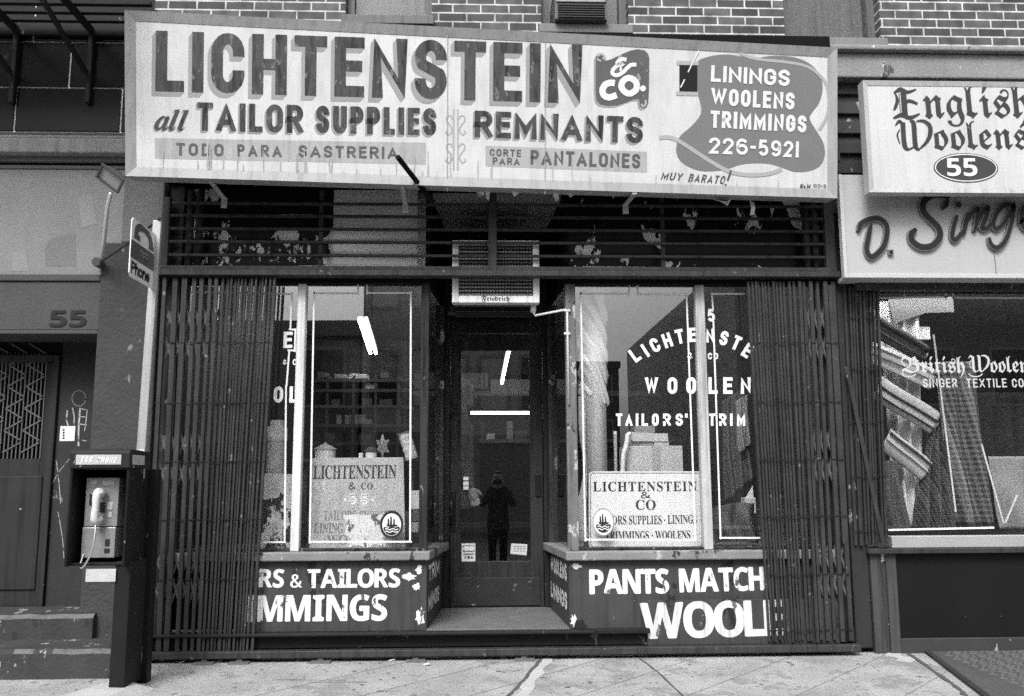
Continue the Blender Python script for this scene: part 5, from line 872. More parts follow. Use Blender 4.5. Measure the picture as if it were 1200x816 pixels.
MB().poly([el(1.02,1.03)], lambda x,y: Vector((x,-.4225,y))).build('oval_rim', mat('oval_rim', .06, .2, 8, .4, 0), NS)
mb = MB(); mb.poly([el(.985,.965), el(.955,.90)], lambda x,y: Vector((x,-.4245,y))); gword(mb, 'b', '55', (1110,206.5), (1145.5,206.5), 20.5, -.42, 60, .005); mb.build('lettering', mat('oval_white', .75, .08, 8, .5, 0), NS)
for c__ in NS.children:
    if c__.name == 'oval_rim': tag(c__, 'black oval with a thin white line')
# channel-letter sign
cy_ = -.24; ss = wplane(cy_)
q4 = [P(982,205,cy_), P(1300,205,cy_), P(1300,327,cy_), P(989,326,cy_)]; q4[0].x = q4[3].x; q4[1].z = q4[0].z; q4[2].z = q4[3].z; q4[0].x -= .01
DS = thing('raised_letter_sign', 'pale fascia board with raised dark script letters below the white box sign', 'sign', (q4[3]+q4[2])/2)
MB().box(q4[3].x+.02, 5.4, cy_, cy_+.04, q4[3].z+.03, q4[0].z).build('panel', mat('fascia_white', .42, .1, 2, .5, .03, streak=.05), DS)
MB().box(q4[3].x, q4[3].x+.025, cy_-.012, cy_+.04, q4[3].z, q4[0].z).box(q4[3].x+.026, 5.4, cy_-.012, -.06, q4[3].z, q4[3].z+.03).build('frame', mat('fascia_edge', .5, .12, 4, .4, .03), DS, .003)
z7 = lambda pts: [(980+x/5.44, 200+y/5.44) for x,y in pts]
raised = [([(133,392),(150,345),(200,318),(262,312),(308,350),(312,420),(285,500),(218,556),(185,510),(196,430),(213,345)], 6.2),
  ([(712,180),(660,165),(600,165),(548,205),(545,265),(590,318),(640,370),(648,430),(600,485),(530,492),(475,455),(470,410),(500,378)], 7.5), ([(700,190),(690,225),(668,248)], 5.5),
  ([(760,292),(735,370),(728,430),(752,446),(800,385)], 5.5), ([(832,275),(812,345),(800,415)], 6), ([(812,345),(850,285),(890,250),(885,330),(868,395)], 5.5), ([(885,330),(925,262),(955,245),(940,310),(915,372),(950,372),(985,330)], 5.5),
  ([(1118,232),(1070,226),(1015,270),(988,340),(1008,378),(1060,335),(1118,232),(1105,330),(1070,440),(1020,496),(975,478),(962,432)], 5.2),
  ([(1150,345),(1200,300),(1215,250),(1180,245),(1165,310),(1185,375),(1240,350)], 5.2), ([(1290,260),(1280,330),(1270,390)], 5.5), ([(1280,330),(1310,270),(1345,258)], 5.2)]
side = mat('letter_side_metal', .2, .15, 8, .4, .05); face = mat('letter_face_dark', .028, .2, 8, .35, .03)
sb, fb = MB(), MB()
for k,(pts,w) in enumerate(raised):
    q = smoothpts([(x,y,0) for x,y in z7(pts)], 5, False); q = [PP(p[0],p[1],ss) for p in q]; hw = w/190/2*1.28
    n = len(q); t_ = [hw*(.55+.45*min(1, min(i,n-1-i)/4)) for i in range(n)]
    for lift, scale_, tgt in ((.022,1.0,sb),(.0245,.80,fb)):
        rb_ = ribbon([(p.x,p.z) for p in q], [v*scale_ for v in t_], False)
        for qd in rb_:
            tgt.add([(v.x, cy_-lift-.0005*k, v.y) for v in qd], [(0,1,2,3)])
            if tgt is sb:
                for (u_, v_) in ((qd[0],qd[3]),(qd[1],qd[2])): tgt.add([(u_.x,cy_-lift-.0005*k,u_.y),(v_.x,cy_-lift-.0005*k,v_.y),(v_.x,cy_-.001,v_.y),(u_.x,cy_-.001,u_.y)], [(0,1,2,3)])
for cx, cy2, r2 in ((770,225,26),):
    c_ = PP(980+cx/5.44, 200+cy2/5.44, ss); sb.tube([c_+NY*.001, c_+NY*.022], r2/5.44/190, 12); fb.tube([c_+NY*.0222, c_+NY*.0245], r2/5.44/190*.75, 12)
c_ = PP(1042.5,296.5,ss); sb.box(c_.x-.018,c_.x+.018,cy_-.022,cy_-.001,c_.z-.018,c_.z+.018); fb.box(c_.x-.012,c_.x+.012,cy_-.0245,cy_-.0222,c_.z-.012,c_.z+.012)
lo = sb.build('letter', side, DS); fb.build('letter_face', face, lo)
jb = MB(); a, b = PP(1164,290,ss), PP(1168,325,ss); jb.bar(a+NY*.002, b+NY*.002, .006, .002); jb.build('panel_joint', mat('joint_dark', .2, .2, 8, .6, 0), DS)
# cellar door plate in the pavement
cd = mat('diamond_plate', .1, .3, 5, .55, .2, 30, metal=.3)
t_ = MB(); k0, k1, k2 = PG(1062,754), PG(1150,816), PG(1200,752)
xr_ = 5.0
A0, A1 = Vector((k0.x,-.06)), Vector((k1.x+(k1.x-k0.x)*.8, k1.y+(k1.y-k0.y)*.8))
def plate_pt(u, v, l): 
    a = A0.lerp(A1, v); return Vector((a.x+(xr_-a.x)*u, a.y, GZ(a.y)+l))
t_.add([plate_pt(0,0,.014),plate_pt(1,0,.014),plate_pt(1,1,.014),plate_pt(0,1,.014),plate_pt(0,0,.0),plate_pt(1,0,.0),plate_pt(1,1,.0),plate_pt(0,1,.0)], [(0,1,2,3),(0,4,5,1),(1,5,6,2),(2,6,7,3),(3,7,4,0)])
CD = t_.build('cellar_hatch', cd, None, loc=plate_pt(0,0,.0)); tag(CD, 'steel chequered cellar hatch set in the pavement at the neighbouring shop', 'hatch')
st_ = MB()
for j in range(34):
    for i in range(38):
        y = -.1-.052*j; x = k0.x+.05+.055*i+(.0275 if j % 2 else 0)
        f = (y-A0.y)/(A1.y-A0.y); xl = A0.x+(A1.x-A0.x)*f
        if f < 0 or f > .98 or x < xl+.06: continue
        s_ = 1 if (i+j) % 2 else -1
        st_.obox((x,y,GZ(y)+.0155), (.017,.017*s_,0), (-.0035*s_,.0035,0), (0,0,.003))
st_.build('tread_pattern', mat('plate_lug', .2, .25, 8, .4, .1, metal=.3), CD)
eb = MB(); a, b = plate_pt(0,0,.006), plate_pt(0,.98,.006); eb.bar(a+Vector((-.02,0,.004)), b+Vector((-.02,0,.004)), .035, .02, (0,0,1)); eb.build('frame', mat('hatch_frame', .04, .3, 6, .6, .2), CD, .003)
# ================================================================ LEFT BUILDING
LB = thing('entrance_building', 'stucco fronted building with a house number over its recessed street door and stoop', 'building', (-3.2,.4,0))
stu = mat('pilaster_stucco', .06, .25, 3, .85, 1.0, 30, streak=.0, chip=(.2,.74,10)); stu2 = mat('wall_panel_paint', .24, .2, 2.2, .75, .2, 70, streak=.06, chip=(.15,.72,6))
px0, px1 = -2.6, -2.2
zl = P(60,388,0).z
zb1, zb2 = P(60,328,0).z, P(60,200,0).z
MB().box(px0, px1, -.06, .4, -.1, zb1+.25).build('pilaster', stu, LB, .012)
MB().box(px0+.12, px1, -.055, .4, zb1+.251, P(140,158,0).z).build('upper_pilaster', mat('upper_pilaster_paint', .15, .25, 3, .8, .5, 50, streak=.1), LB, .01)
MB().box(-5, px0+.119, -.02, .4, zb1+.03, zb2).build('wall', stu2, LB, .004)
MB().box(-5, px0-.001, -.035, .4, zl, zb1-.02).build('door_header', mat('header_paint', .085, .25, 3, .8, .5, 60, streak=.06), LB, .006)
MB().box(-5, px0-.002, -.05, .39, zb1-.018, zb1+.028).box(-5, px0-.002, -.045, .39, zl-.028, zl-.002).build('moulding', mat('moulding_paint', .08, .2, 4, .6, .2), LB, .006)
mb = MB(); gword(mb, 'b', '55', (58,383), (101,383), 19, -.035, 50, .004); m__ = mb.build('house_number', mat('number_black', .03, .2, 8, .4, 0), LB, solid=.006)
for k,(pts,v_) in enumerate((([(53,312),(53,292),(58,281),(72,276),(88,274),(89,312)],.185),([(14,318),(14,296),(30,292),(34,318)],.28),([(92,232),(108,226),(114,262),(96,268)],.265))):
    MB().poly([pts], lambda x,y: P(x,y,-.0215)).build('painted_patch', mat('wall_patch_%s' % 'abc'[k], v_, .2, 3, .75, .2, 70), LB)
# mouldings and ledge
za, zb_ = P(60,180,-.1).z, P(60,158,-.1).z
MB().box(-5, px0+.118, -.03, .4, zb2+.003, zb2+.03).box(-5, px0+.118, -.05, .4, zb2+.05, zb2+.12).build('moulding', mat('band_paint', .13, .2, 4, .6, .2), LB, .006)
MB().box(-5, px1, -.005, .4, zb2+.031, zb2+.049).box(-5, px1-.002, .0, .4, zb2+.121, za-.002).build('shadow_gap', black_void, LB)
MB().box(-5, px1+.02, -.12, .4, za, zb_-.03).box(-5, px1+.02, -.10, .4, zb_-.03, zb_).build('ledge', mat('ledge_stone', .22, .2, 4, .85, .3, 40, streak=.3, chip=(.06,.7,6)), LB, .01)
# black glazed panels with pale joints
tile_m = mat('black_glazed_panel', .007, .2, 4, .22, .01, 8, chip=(.03,.76,9), spec=.15); jt = mat('pale_joint', .75, .12, 9, .8, 0)
zt0, zt1, zt2 = P(60,157,0).z+.01, P(60,103.3,0).z, P(60,50,0).z
MB().box(-5, -2.2, .0, .3, zt0, zt2+.9).build('panel_backing', jt, LB)
tb_ = MB(); gp = .007
r1 = [-5]+[P(x,130,0).x for x in (18.5,142.5)]+[-2.2]; r2_ = [-5]+[P(82.5,80,0).x]+[-2.2]; r3 = [-5, P(40,40,0).x, -2.2]
for xs_, a, b in ((r1,zt0,zt1),(r2_,zt1,zt2),(r3,zt2,zt2+.9)):
    for i in range(len(xs_)-1): tb_.box(xs_[i]+gp, xs_[i+1]-gp, -.012, .001, a+gp, b-gp)
tb_.build('glazed_panel', tile_m, LB, .002)
# recessed street door
rcy = .32; rm_ = mat('recess_paint', .04, .25, 3, .7, .25, 50, streak=.12, chip=(.2,.72,9))
zst = P(60,712,rcy).z
xd = P(63,560,rcy).x
MB().box(xd, px0-.001, rcy, rcy+.08, zst, 2.5).box(-5, -3.75, rcy, rcy+.08, zst, 2.5).build('recess_wall', rm_, LB)
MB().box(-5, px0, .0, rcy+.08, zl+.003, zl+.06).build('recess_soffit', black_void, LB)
dm = mat('street_door_paint', .036, .25, 4, .5, .15, streak=.4, chip=(.35,.76,11)); 
df = MB().box(xd-.05, xd-.005, rcy-.03, rcy+.06, zst, 2.08).box(-3.75, xd-.051, rcy-.03, rcy+.06, 2.03, 2.08).build('door_frame', dm, LB, .004)
MB().box(-3.75, xd-.004, rcy+.0, rcy+.06, 2.081, 2.5).build('door_transom', black_void, LB)
wx1 = P(51,480,rcy).x; wz0, wz1 = P(30,538,rcy).z, P(30,414,rcy).z; dx1 = xd-.055
d2 = MB().box(wx1, dx1, rcy, rcy+.045, zst+.01, 2.025).box(-3.74, wx1, rcy, rcy+.045, wz1, 2.025).box(-3.74, wx1, rcy, rcy+.045, zst+.01, wz0).box(-3.74, -3.55, rcy, rcy+.045, wz0, wz1)
sd_ = d2.build('street_door', dm, LB, .004)
MB().box(-3.55, wx1, rcy+.02, rcy+.025, wz0, wz1).build('pane', glass('door_glass', .045, .5), sd_)
lat = MB()
for i in range(16):
    x = -3.52+(wx1+3.52)*i/15.0; lat.box(x-.004, x+.004, rcy-.006, rcy+.002, wz0, wz1)
for i in range(5):
    for j in range(5):
        x = wx1-.07-.13*i; z = wz0+.08+.155*j
        lat.bar((x-.06,rcy-.009,z-.035),(x+.06,rcy-.009,z+.035),.01,.004); lat.bar((x-.06,rcy-.009,z+.12),(x+.06,rcy-.009,z+.05),.01,.004)
lat.build('lattice', mat('lattice_steel', .13, .2, 8, .4, .1, metal=.3), sd_)
MB().box(-3.6, wx1+.03, rcy-.012, rcy-.001, zst+.12, wz0-.12).build('door_panel', dm, sd_, .006)
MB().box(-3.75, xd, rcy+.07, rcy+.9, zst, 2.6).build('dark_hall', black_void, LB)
# stickers and scribbles on the recess wall
sr = rect(70.5, 499.5, 88, 517, rcy); stk = MB().box(sr[0], sr[1], rcy-.004, rcy-.0005, sr[2], sr[3]).build('white_sticker', paper, LB)
mb = MB()
for i in range(4): c_ = P(74.5, 504+3.2*i, rcy-.005); mb.obox(c_, (.006,0,0), (0,.0006,0), (0,0,.006))
mb.build('print', ink, stk)
mb = MB(); gr = mat('chalk_scrawl', .42, .25, 20, .9, 0, chip=(.09,.56,22))
def scrawl(mb, pts, w, y=rcy-.002):
    q = smoothpts([(a,b,0) for a,b in pts], 4, False); q = [P(p[0],p[1],y) for p in q]
    for r_ in ribbon([(p.x,p.z) for p in q], w/171/2, False): mb.add([(v.x,y,v.y) for v in r_], [(0,1,2,3)])
for pts, w in (([(79,481),(78,492),(80,499)],1.6),([(94,478),(93,490),(92,505),(92,524)],2),([(102,481),(101,492),(99,505)],1),([(85,478),(87,490),(86,499)],1.3),([(94,479),(103,481)],1),([(93,488),(100,489)],1),([(92,497),(102,498)],1.2),([(95,516),(101,517)],1),([(62,566),(70,552),(83,536)],.6),([(66,540),(69,565),(71,590)],.9),([(68,600),(73,630),(75,655)],.7)):
    scrawl(mb, pts, w)
mb.build('scrawl', gr, LB)
mb = MB(); scrawl(mb, [(92.5+8*math.cos(a*.5), 467+9*math.sin(a*.5)) for a in range(14)], 1.0, rcy-.0025); mb.build('scrawled_ring', mat('faint_scrawl', .2, .2, 20, .9, 0), LB)
# stoop
stepm = mat('worn_step', .055, .4, 4, .85, .6, 40, chip=(.35,.66,8), chip2=(.04,.66,6))
z1_, z2_ = P(60,716,0).z-.01, P(60,757,-.35).z
def step(x1, y0, z, name, lab, jag):
    mb = MB(); rr = random.Random(jag); n = 24; v = []
    for i in range(n+1):
        x = -5+(x1+5)*i/n; dy = rr.uniform(-.008,.008); dz = rr.uniform(-.006,.004)
        v += [(x,y0+dy,-.1),(x,y0+dy,z-.025+dz),(x,y0+.025+dy,z+dz),(x,.5,z)]
    f = []
    for i in range(n):
        a = i*4; f += [(a,a+4,a+5,a+1),(a+1,a+5,a+6,a+2),(a+2,a+6,a+7,a+3)]
    f.append((n*4,n*4+3,n*4+2,n*4+1)); mb.add(v, f)
    o = mb.build(name, stepm, None, loc=(x1,y0,0)); eb_ = MB()
    for i in range(n):
        a, c = v[i*4+1], v[(i+1)*4+1]; p, q = v[i*4+2], v[(i+1)*4+2]; k = .0012
        if rr.random() < .8: eb_.add([(a[0],a[1]-k,a[2]+k),(c[0],c[1]-k,c[2]+k),(q[0],q[1]-k,q[2]+k),(p[0],p[1]-k,p[2]+k)], [(0,1,2,3)])
    eb_.build('worn_edge', mat('worn_edge_pale', .13, .4, 9, .85, .3, chip=(.1,.55,10)), o); return tag(o, lab, 'step')
step(P(108,735,-.12).x, -.12, z1_, 'stone_step', 'upper worn stone step directly under the latticed street door', 1)
step(P(130,780,-.5).x, -.5, z2_, 'stone_step', 'lower longer stone step on the pavement beside the pay phone post', 2)
ec = MB(); a = PG(105,812); b = PG(180,792)
ec.add([(a.x-.3,-1.7,GZ(-1.7)),(b.x+.02,-1.5,GZ(-1.5)),(b.x+.12,-.75,GZ(-.75)),(a.x+.05,-.62,GZ(-.6)),(a.x-.25,-1.62,.05),(b.x-.05,-1.42,.045),(b.x+.03,-.8,.05),(a.x+.09,-.66,.06)],
       [(4,5,6,7),(0,1,5,4),(1,2,6,5),(2,3,7,6),(3,0,4,7)]); struct('concrete_base', ec, mat('pale_concrete', .42, .3, 5, .85, .4, 50, chip=(.15,.7,8)), .02)
# ================================================================ FLOODLIGHT
FL = thing('floodlight', 'floodlight on a pale bent pipe arm above the latticed street door', 'floodlight', P(119,312,-.06))
q = smoothpts([P(118.5,308,-.08), P(121,290,-.2), P(124,262,-.33), P(126.5,240,-.42), P(130,226,-.46)], 5, False)
MB().tube(q, .013, 10).build('arm', mat('bright_conduit', .7, .1, 8, .35, .05, metal=.5), FL, smooth=True)
c_ = P(118.5,310,-.05); MB().tube([c_+Vector((0,.0,0)), c_+Vector((0,-.08,0))], .032, 12).build('wall_box', mat('fixture_dark', .07, .25, 8, .5, .1), FL, .003)
c_ = P(129.5,209,-.5)
ax = Vector((.085,.03,-.048)); n_ = Vector((-.25,-.85,-.5)).normalized(); ax = (ax-n_*ax.dot(n_)).normalized(); ay = n_.cross(ax).normalized()
hd = MB(); hw_, hh_ = .082, .05
fr_ = [c_+ax*(sx*hw_)+ay*(sy*hh_) for sx,sy in ((-1,-1),(1,-1),(1,1),(-1,1))]; bk_ = [c_-n_*.085+ax*(sx*hw_*.55)+ay*(sy*hh_*.55) for sx,sy in ((-1,-1),(1,-1),(1,1),(-1,1))]
hd.add(fr_+bk_, [(4,7,6,5),(0,4,5,1),(1,5,6,2),(2,6,7,3),(3,7,4,0)]); hdo = hd.build('lamp_head', mat('fixture_grey', .09, .2, 8, .45, .1), FL, .004)
MB().obox(c_-n_*.004, ax*(hw_*.93), ay*(hh_*.9), n_*.003).build('lens', mat('lamp_lens', .3, .15, 10, .2, .02), hdo)
rim = MB()
for sy in (-1,1): rim.obox(c_+ay*(sy*hh_)+n_*.004, ax*(hw_+.006), ay*.006, n_*.008)
for sx in (-1,1): rim.obox(c_+ax*(sx*hw_)+n_*.004, ax*.006, ay*(hh_-.006), n_*.008)
rim.build('rim', MATS['fixture_grey'], hdo)
# stay rod from the wall to the phone sign
a, b = P(115,309,-.1), P(188,256,-.75); o = MB().tube([a, a.lerp(b,.5)+Vector((0,0,-.01)), b], .008, 8).build('stay_rod', bar_steel, None, loc=a); tag(o, 'dark thin stay rod slanting from the floodlight base to the phone sign', 'rod')
# ================================================================ PAY PHONE
PY = -.95
PHN = thing('pay_phone', 'black open pay phone booth on a post before the rough pilaster', 'pay phone', (P(145,600,PY).x, PY+.1, 0))
boothm = mat('booth_black', .012, .3, 6, .45, .1, 50, chip=(.25,.765,16)); hoodm = mat('booth_hood', .025, .2, 6, .5, .1, chip=(.3,.74,14))
X0, X1, Z0, Z1, ZH = P(79,600,PY).x, P(149,600,PY).x, P(115,664,PY).z, P(115,526,PY).z, P(115,549,PY).z
BD = .3
hood_o = [(0,ZH),(0,Z1-.02),(.02,Z1),(BD+.02,Z1-.01),(BD+.02,ZH)]
MB().prism(hood_o, lambda y,z: (X0-.005, PY-.015+y, z), (-(X1-X0+.01),0,0)).build('hood', hoodm, PHN, .008)
MB().box(X0, X0+.015, PY, PY+BD, Z0, ZH-.001).box(X1-.015, X1, PY, PY+BD, Z0, ZH-.001).box(X0+.015, X1-.015, PY+BD-.015, PY+BD, Z0, ZH-.001).box(X0+.015, X1-.015, PY+.05, PY+BD-.015, Z0, Z0+.015).build('enclosure', boothm, PHN, .003)
hp_ = wplane(PY-.016)
strip = mat('phone_header_strip', .45, .25, 25, .5, 0)
r_ = rect(89, 533, 142, 544.5, PY-.018); hs = MB().box(r_[0], r_[1], PY-.02, PY-.0155, r_[2], r_[3]).build('header_strip', strip, PHN)
mb = MB(); sword(mb, 'TCC', (94,542), (108,542.3), 7.5, .24, .18, .006, .2, plane=wplane(PY-.016)); sword(mb, 'PHONE', (114,542), (136,542.6), 6.5, .2, .2, .006, .2, plane=wplane(PY-.016)); mb.build('lettering', white_paint, hs)
MB().box(X1+.0055, X1+.009, PY+.02, PY+.2, r_[2], r_[3]).build('side_strip', strip, PHN)
bd = wplane(PY+.11)
x0,x1 = P(99,600,PY+.11).x, P(138,600,PY+.11).x; z0, z1 = P(118,654,PY+.11).z, P(118,560,PY+.11).z
phm = mat('phone_steel', .32, .25, 14, .4, .08, 60, metal=.45, chip=(.12,.72,20))
zmid = P(118,618,PY+.11).z
body = MB().box(x0, x1, PY+.11, PY+BD-.016, zmid+.004, z1).box(x0-.004, x1-.004, PY+.105, PY+BD-.016, z0, zmid).build('phone_body', phm, PHN, .004)
kp = MB()
for i in range(3):
    for j in range(4):
        c_ = P(117.6+2.2*i, 590+3.1*j, PY+.108); kp.box(c_.x-.0042, c_.x+.0042, PY+.102, PY+.1095, c_.z-.005, c_.z+.005)
kp.build('keypad', ink, body)
hs_m = mat('handset_pale', .62, .1, 10, .4, .03)
pr = MB()
for (a0,b0,a1,b1) in ((126,588,132,597),(127,600,131,606),(106,578,111,590),(120,564,134,569),(107,563,114,568)): r_ = rect(a0,b0,a1,b1,PY+.108); pr.box(r_[0],r_[1],PY+.1065,PY+.1095,r_[2],r_[3])
pr.build('instruction_card', mat('card_mid', .45, .3, 40, .6, 0), body)
pr = MB(); r_ = rect(105,579,110,592,PY+.107); pr.box(r_[0],r_[1],PY+.1035,PY+.106,r_[2],r_[3]); r_ = rect(123,632,128,640,PY+.1); pr.box(r_[0],r_[1],PY+.1,PY+.1045,r_[2],r_[3]); r_ = rect(122,643,128,648,PY+.1); pr.box(r_[0],r_[1],PY+.1,PY+.1045,r_[2],r_[3]); pr.build('coin_slot', ink, body)
hn = MB(); yh = PY+.05
q = smoothpts([P(119.5,579,yh+.03), P(115,577,yh), P(113.2,583,yh-.012), P(112.2,594,yh-.014), P(111,605,yh-.01), P(112,610.5,yh), P(117,608.5,yh+.03)], 4, False)
hn.tube(q, [.02+.006*abs(math.cos(math.pi*i/(len(q)-1))) for i in range(len(q))], 12).build('handset', hs_m, PHN, smooth=True)
q = smoothpts([P(112,611,yh), P(111.5,625,yh-.02), P(108,645,yh-.03), P(101,660,yh-.02), P(96,666,yh), P(94,662,yh+.03), P(98,650,yh+.05)], 5, False)
MB().tube(q, .0055, 8).build('cord', mat('steel_cord', .5, .1, 30, .35, .2, 150, metal=.5), PHN, smooth=True)
r_ = rect(100, 667, 135, 682, PY+.04); MB().box(r_[0], r_[1], PY+.045, PY+.05, r_[2], r_[3]).build('shelf_plate', mat('pale_plate', .48, .2, 20, .6, .1), PHN)
pxa, pxb = P(134,740,PY+.1).x, P(152,740,PY+.1).x
MB().box(pxa, pxb, PY+.06, PY+.32, GZ(PY)+.03, Z0+.02).build('post', mat('post_paint', .016, .3, 5, .5, .15, chip=(.2,.74,12)), PHN, .005)
MB().box(pxb-.07, pxb+.03, PY+.325, PY+.4, GZ(PY), P(170,550,PY+.35).z).build('back_post', boothm, PHN, .004)
# --- phone sign on its pole
a, b = Vector((P(166,560,-.72).x, -.72, GZ(-.72))), P(185,259,-.72); a.x = b.x+(P(165,540,-.72).x-b.x)*(b.z-a.z)/(b.z-P(165,540,-.72).z)
PS = thing('phone_sign', 'white PHONE flag sign with a handset picture on a tall pale pole', 'sign', a)
MB().bar(a, b, .052, .03).build('pole', mat('pole_aluminium', .42, .15, 8, .4, .05, streak=.3, metal=.3), PS, .004)
c_ = a.lerp(b, .48); MB().box(c_.x-.024, c_.x+.024, -.739, -.7365, c_.z-.03, c_.z+.03).build('pole_sticker', paper, PS)
xs_ = b.x-.01; y0s, y1s = -1.10, -.735
zt_, zb_ = P(162,254,-1.1).z, P(154,323,-1.1).z
sgp = mat('phone_sign_white', .85, .08, 6, .45, .02, streak=.2)
rc = [(y0s+.02,zb_),(y1s,zb_),(y1s,zt_),(y0s+.02,zt_),(y0s,zt_-.02),(y0s,zb_+.02)]
sp_ = MB().prism(rc, lambda y,z: (xs_+.003,y,z), (.006,0,0)).build('panel', sgp, PS)
NX = Vector((1,0,0)); Hs = zt_-zb_; Ls = y1s-y0s
def on_flag(u, v, l=.002): return Vector((xs_+.003+l, y0s+Ls*u, zb_+Hs*v))
mb = MB(); dkb = mat('phone_sign_blue_grey', .1, .15, 10, .45, 0)
mb.poly([[(0,.32),(1,.32),(1,.62),(0,.62)]], lambda u,v: on_flag(u,v,.0015))
q = [(p[0],p[1]) for p in smoothpts([(.2,.74,0),(.2,.83,0),(.32,.91,0),(.52,.92,0),(.72,.88,0),(.84,.77,0),(.86,.7,0)], 5, False)]; n = len(q)
for r_ in ribbon(q, [.05+.03*abs(math.cos(math.pi*i/(n-1))) for i in range(n)], False): mb.add([on_flag(v.x,v.y,.002) for v in r_], [(0,1,2,3)])
mb.poly([[(.1,.67),(.36,.67),(.34,.76),(.12,.78)]], lambda u,v: on_flag(u,v,.0024)); mb.poly([[(.74,.655),(.97,.655),(.95,.74),(.76,.76)]], lambda u,v: on_flag(u,v,.0024))
mb.build('painted_handset', dkb, sp_)
mb = MB(); stroke_word(mb, 'TCC', on_flag(.3,.44), Vector((0,Ls*.4,0)), Vector((0,.02,Hs*.1)), NX, .2, .2, .002); mb.build('lettering', mat('phone_mid_letter', .35, .1, 20, .5, 0), sp_)
mb = MB()
U_ = Vector((0,1,0)); zc = .1
SG['P_']=SG['P']; 
def flag_stroke(pts, w):
    for r_ in ribbon(pts, w, True): mb.add([on_flag(v.x/Ls,v.y/Hs,.002) for v in r_], [(0,1,2,3)])
hL = Hs*.16; zb0 = Hs*.09; w_ = .0085; x = Ls*.08; xh = hL*.7
def sc(pts, wx, hx): return [(x+p[0]*wx, zb0+p[1]*hx) for p in pts]
flag_stroke(sc(_P, .045, hL), w_); x += .062
flag_stroke(sc([(0,0),(0,1.42)], .04, xh), w_); flag_stroke(sc([(0,.6)]+arc(.5,.6,.5,.4,180,0)+[(1,0)], .036, xh), w_); x += .053
flag_stroke(sc(_O+[_O[0]], .044, xh), w_); x += .061
flag_stroke(sc([(0,0),(0,1)], .04, xh), w_); flag_stroke(sc([(0,.6)]+arc(.5,.6,.5,.4,180,0)+[(1,0)], .036, xh), w_); x += .053
flag_stroke(sc([(0,.5),(1,.5)]+arc(.5,.5,.5,.5,0,310), .044, xh), w_)
mb.build('lettering', mat('phone_sign_letter', .05, .1, 10, .45, 0), sp_)
# ================================================================ FIRE ESCAPE
fe_m = mat('fire_escape_iron', .02, .3, 6, .6, .2, chip=(.2,.77,12))
FE = thing('fire_escape', 'black iron fire escape platform on slanting brackets above the black glazed panels', 'fire escape', (-3.0,-.02,4.1))
zf = P(100,47,-.05).z+.10
sb_ = MB()
for i in range(11): y = -.1-.115*i; sb_.box(-4.6, -2.25, y-.042, y, zf, zf+.025)
sb_.build('platform_slats', fe_m, FE)
MB().box(-4.6,-2.25,-.05,-.02,zf-.06,zf+.03).box(-4.6,-2.25,-1.32,-1.27,zf-.06,zf+.03).build('platform_edge', fe_m, FE)
for px in (107, 18):
    a = P(px-3, 122, -.02); top_ = Vector((a.x, -.035, zf-.01))
    br = MB().bar(Vector((a.x,-.03,a.z)), top_, .032, .05); br.bar(Vector((a.x-.02,-.05,a.z+.22)), Vector((a.x-.02,-1.25,zf-.03)), .035, .02); br.bar(Vector((a.x,-.04,zf-.03)), Vector((a.x,-1.28,zf-.03)), .03, .05, (0,0,1)); br.build('bracket', fe_m, FE, .003)
rl = MB()
for k in range(9): rl.tube([(-4.5+.27*k,-1.29,zf), (-4.5+.27*k,-1.29,zf+.95)], .01, 6)
rl.box(-4.6,-2.25,-1.3,-1.28,zf+.93,zf+.96); rl.build('railing', fe_m, FE)
# ================================================================ THINGS IN THE SHOP WINDOWS
tube_on = mat('lit_tube', .9, 0, 5, .5, 0, emit=12, fine=0); fix_m = mat('lamp_fixture', .04, .1, 5, .5, .05)
def lamp(a, b, label, two=True, tm=None):
    t = thing('fluorescent_lamp', label, 'lamp', a); ax = (b-a).normalized(); s_ = ax.cross(Vector((0,0,1))).normalized(); u = s_.cross(ax)
    MB().bar(a+u*.045, b+u*.045, .1 if two else .05, .04, u).build('fixture', fix_m, t, .004)
    for k in ((-.027,.027) if two else (0,)): MB().tube([a+s_*k+ax*.03, b+s_*k-ax*.03], .014, 10).build('tube', tm or tube_on, t, smooth=True)
    MB().bar(a.lerp(b,.2)+u*.07, Vector((a.lerp(b,.2).x, a.lerp(b,.2).y, 3.2)), .012, .012).bar(a.lerp(b,.8)+u*.07, Vector((a.lerp(b,.8).x, a.lerp(b,.8).y, 3.2)), .012, .012).build('hanger', bar_steel, t)
lamp(P(424.5,374,1.6), P(437.5,415,2.85), 'twin fluorescent lamp hanging inside behind the grey show card window')
lamp(P(596.5,410,2.2), P(588,450,4.6), 'slim fluorescent lamp receding over the shop floor, seen through the door', False)
lamp(P(549,484,5.0), P(640,484,5.0), 'long single fluorescent tube low at the back, seen level through the door', False)
lamp(Vector((1.5,.5,3.05)), Vector((1.5,1.7,3.05)), 'twin fluorescent lamp inside above the cloth roll window')
lamp(Vector((2.78,.2,2.585)), Vector((4.6,.2,2.585)), 'added unseen lamp brightening the cloth in the neighbouring shop window', True, mat('added_tube', .9, 0, 5, .5, 0, emit=16, fine=0))  # added lamp, kept out of sight, to brighten the cloth on display
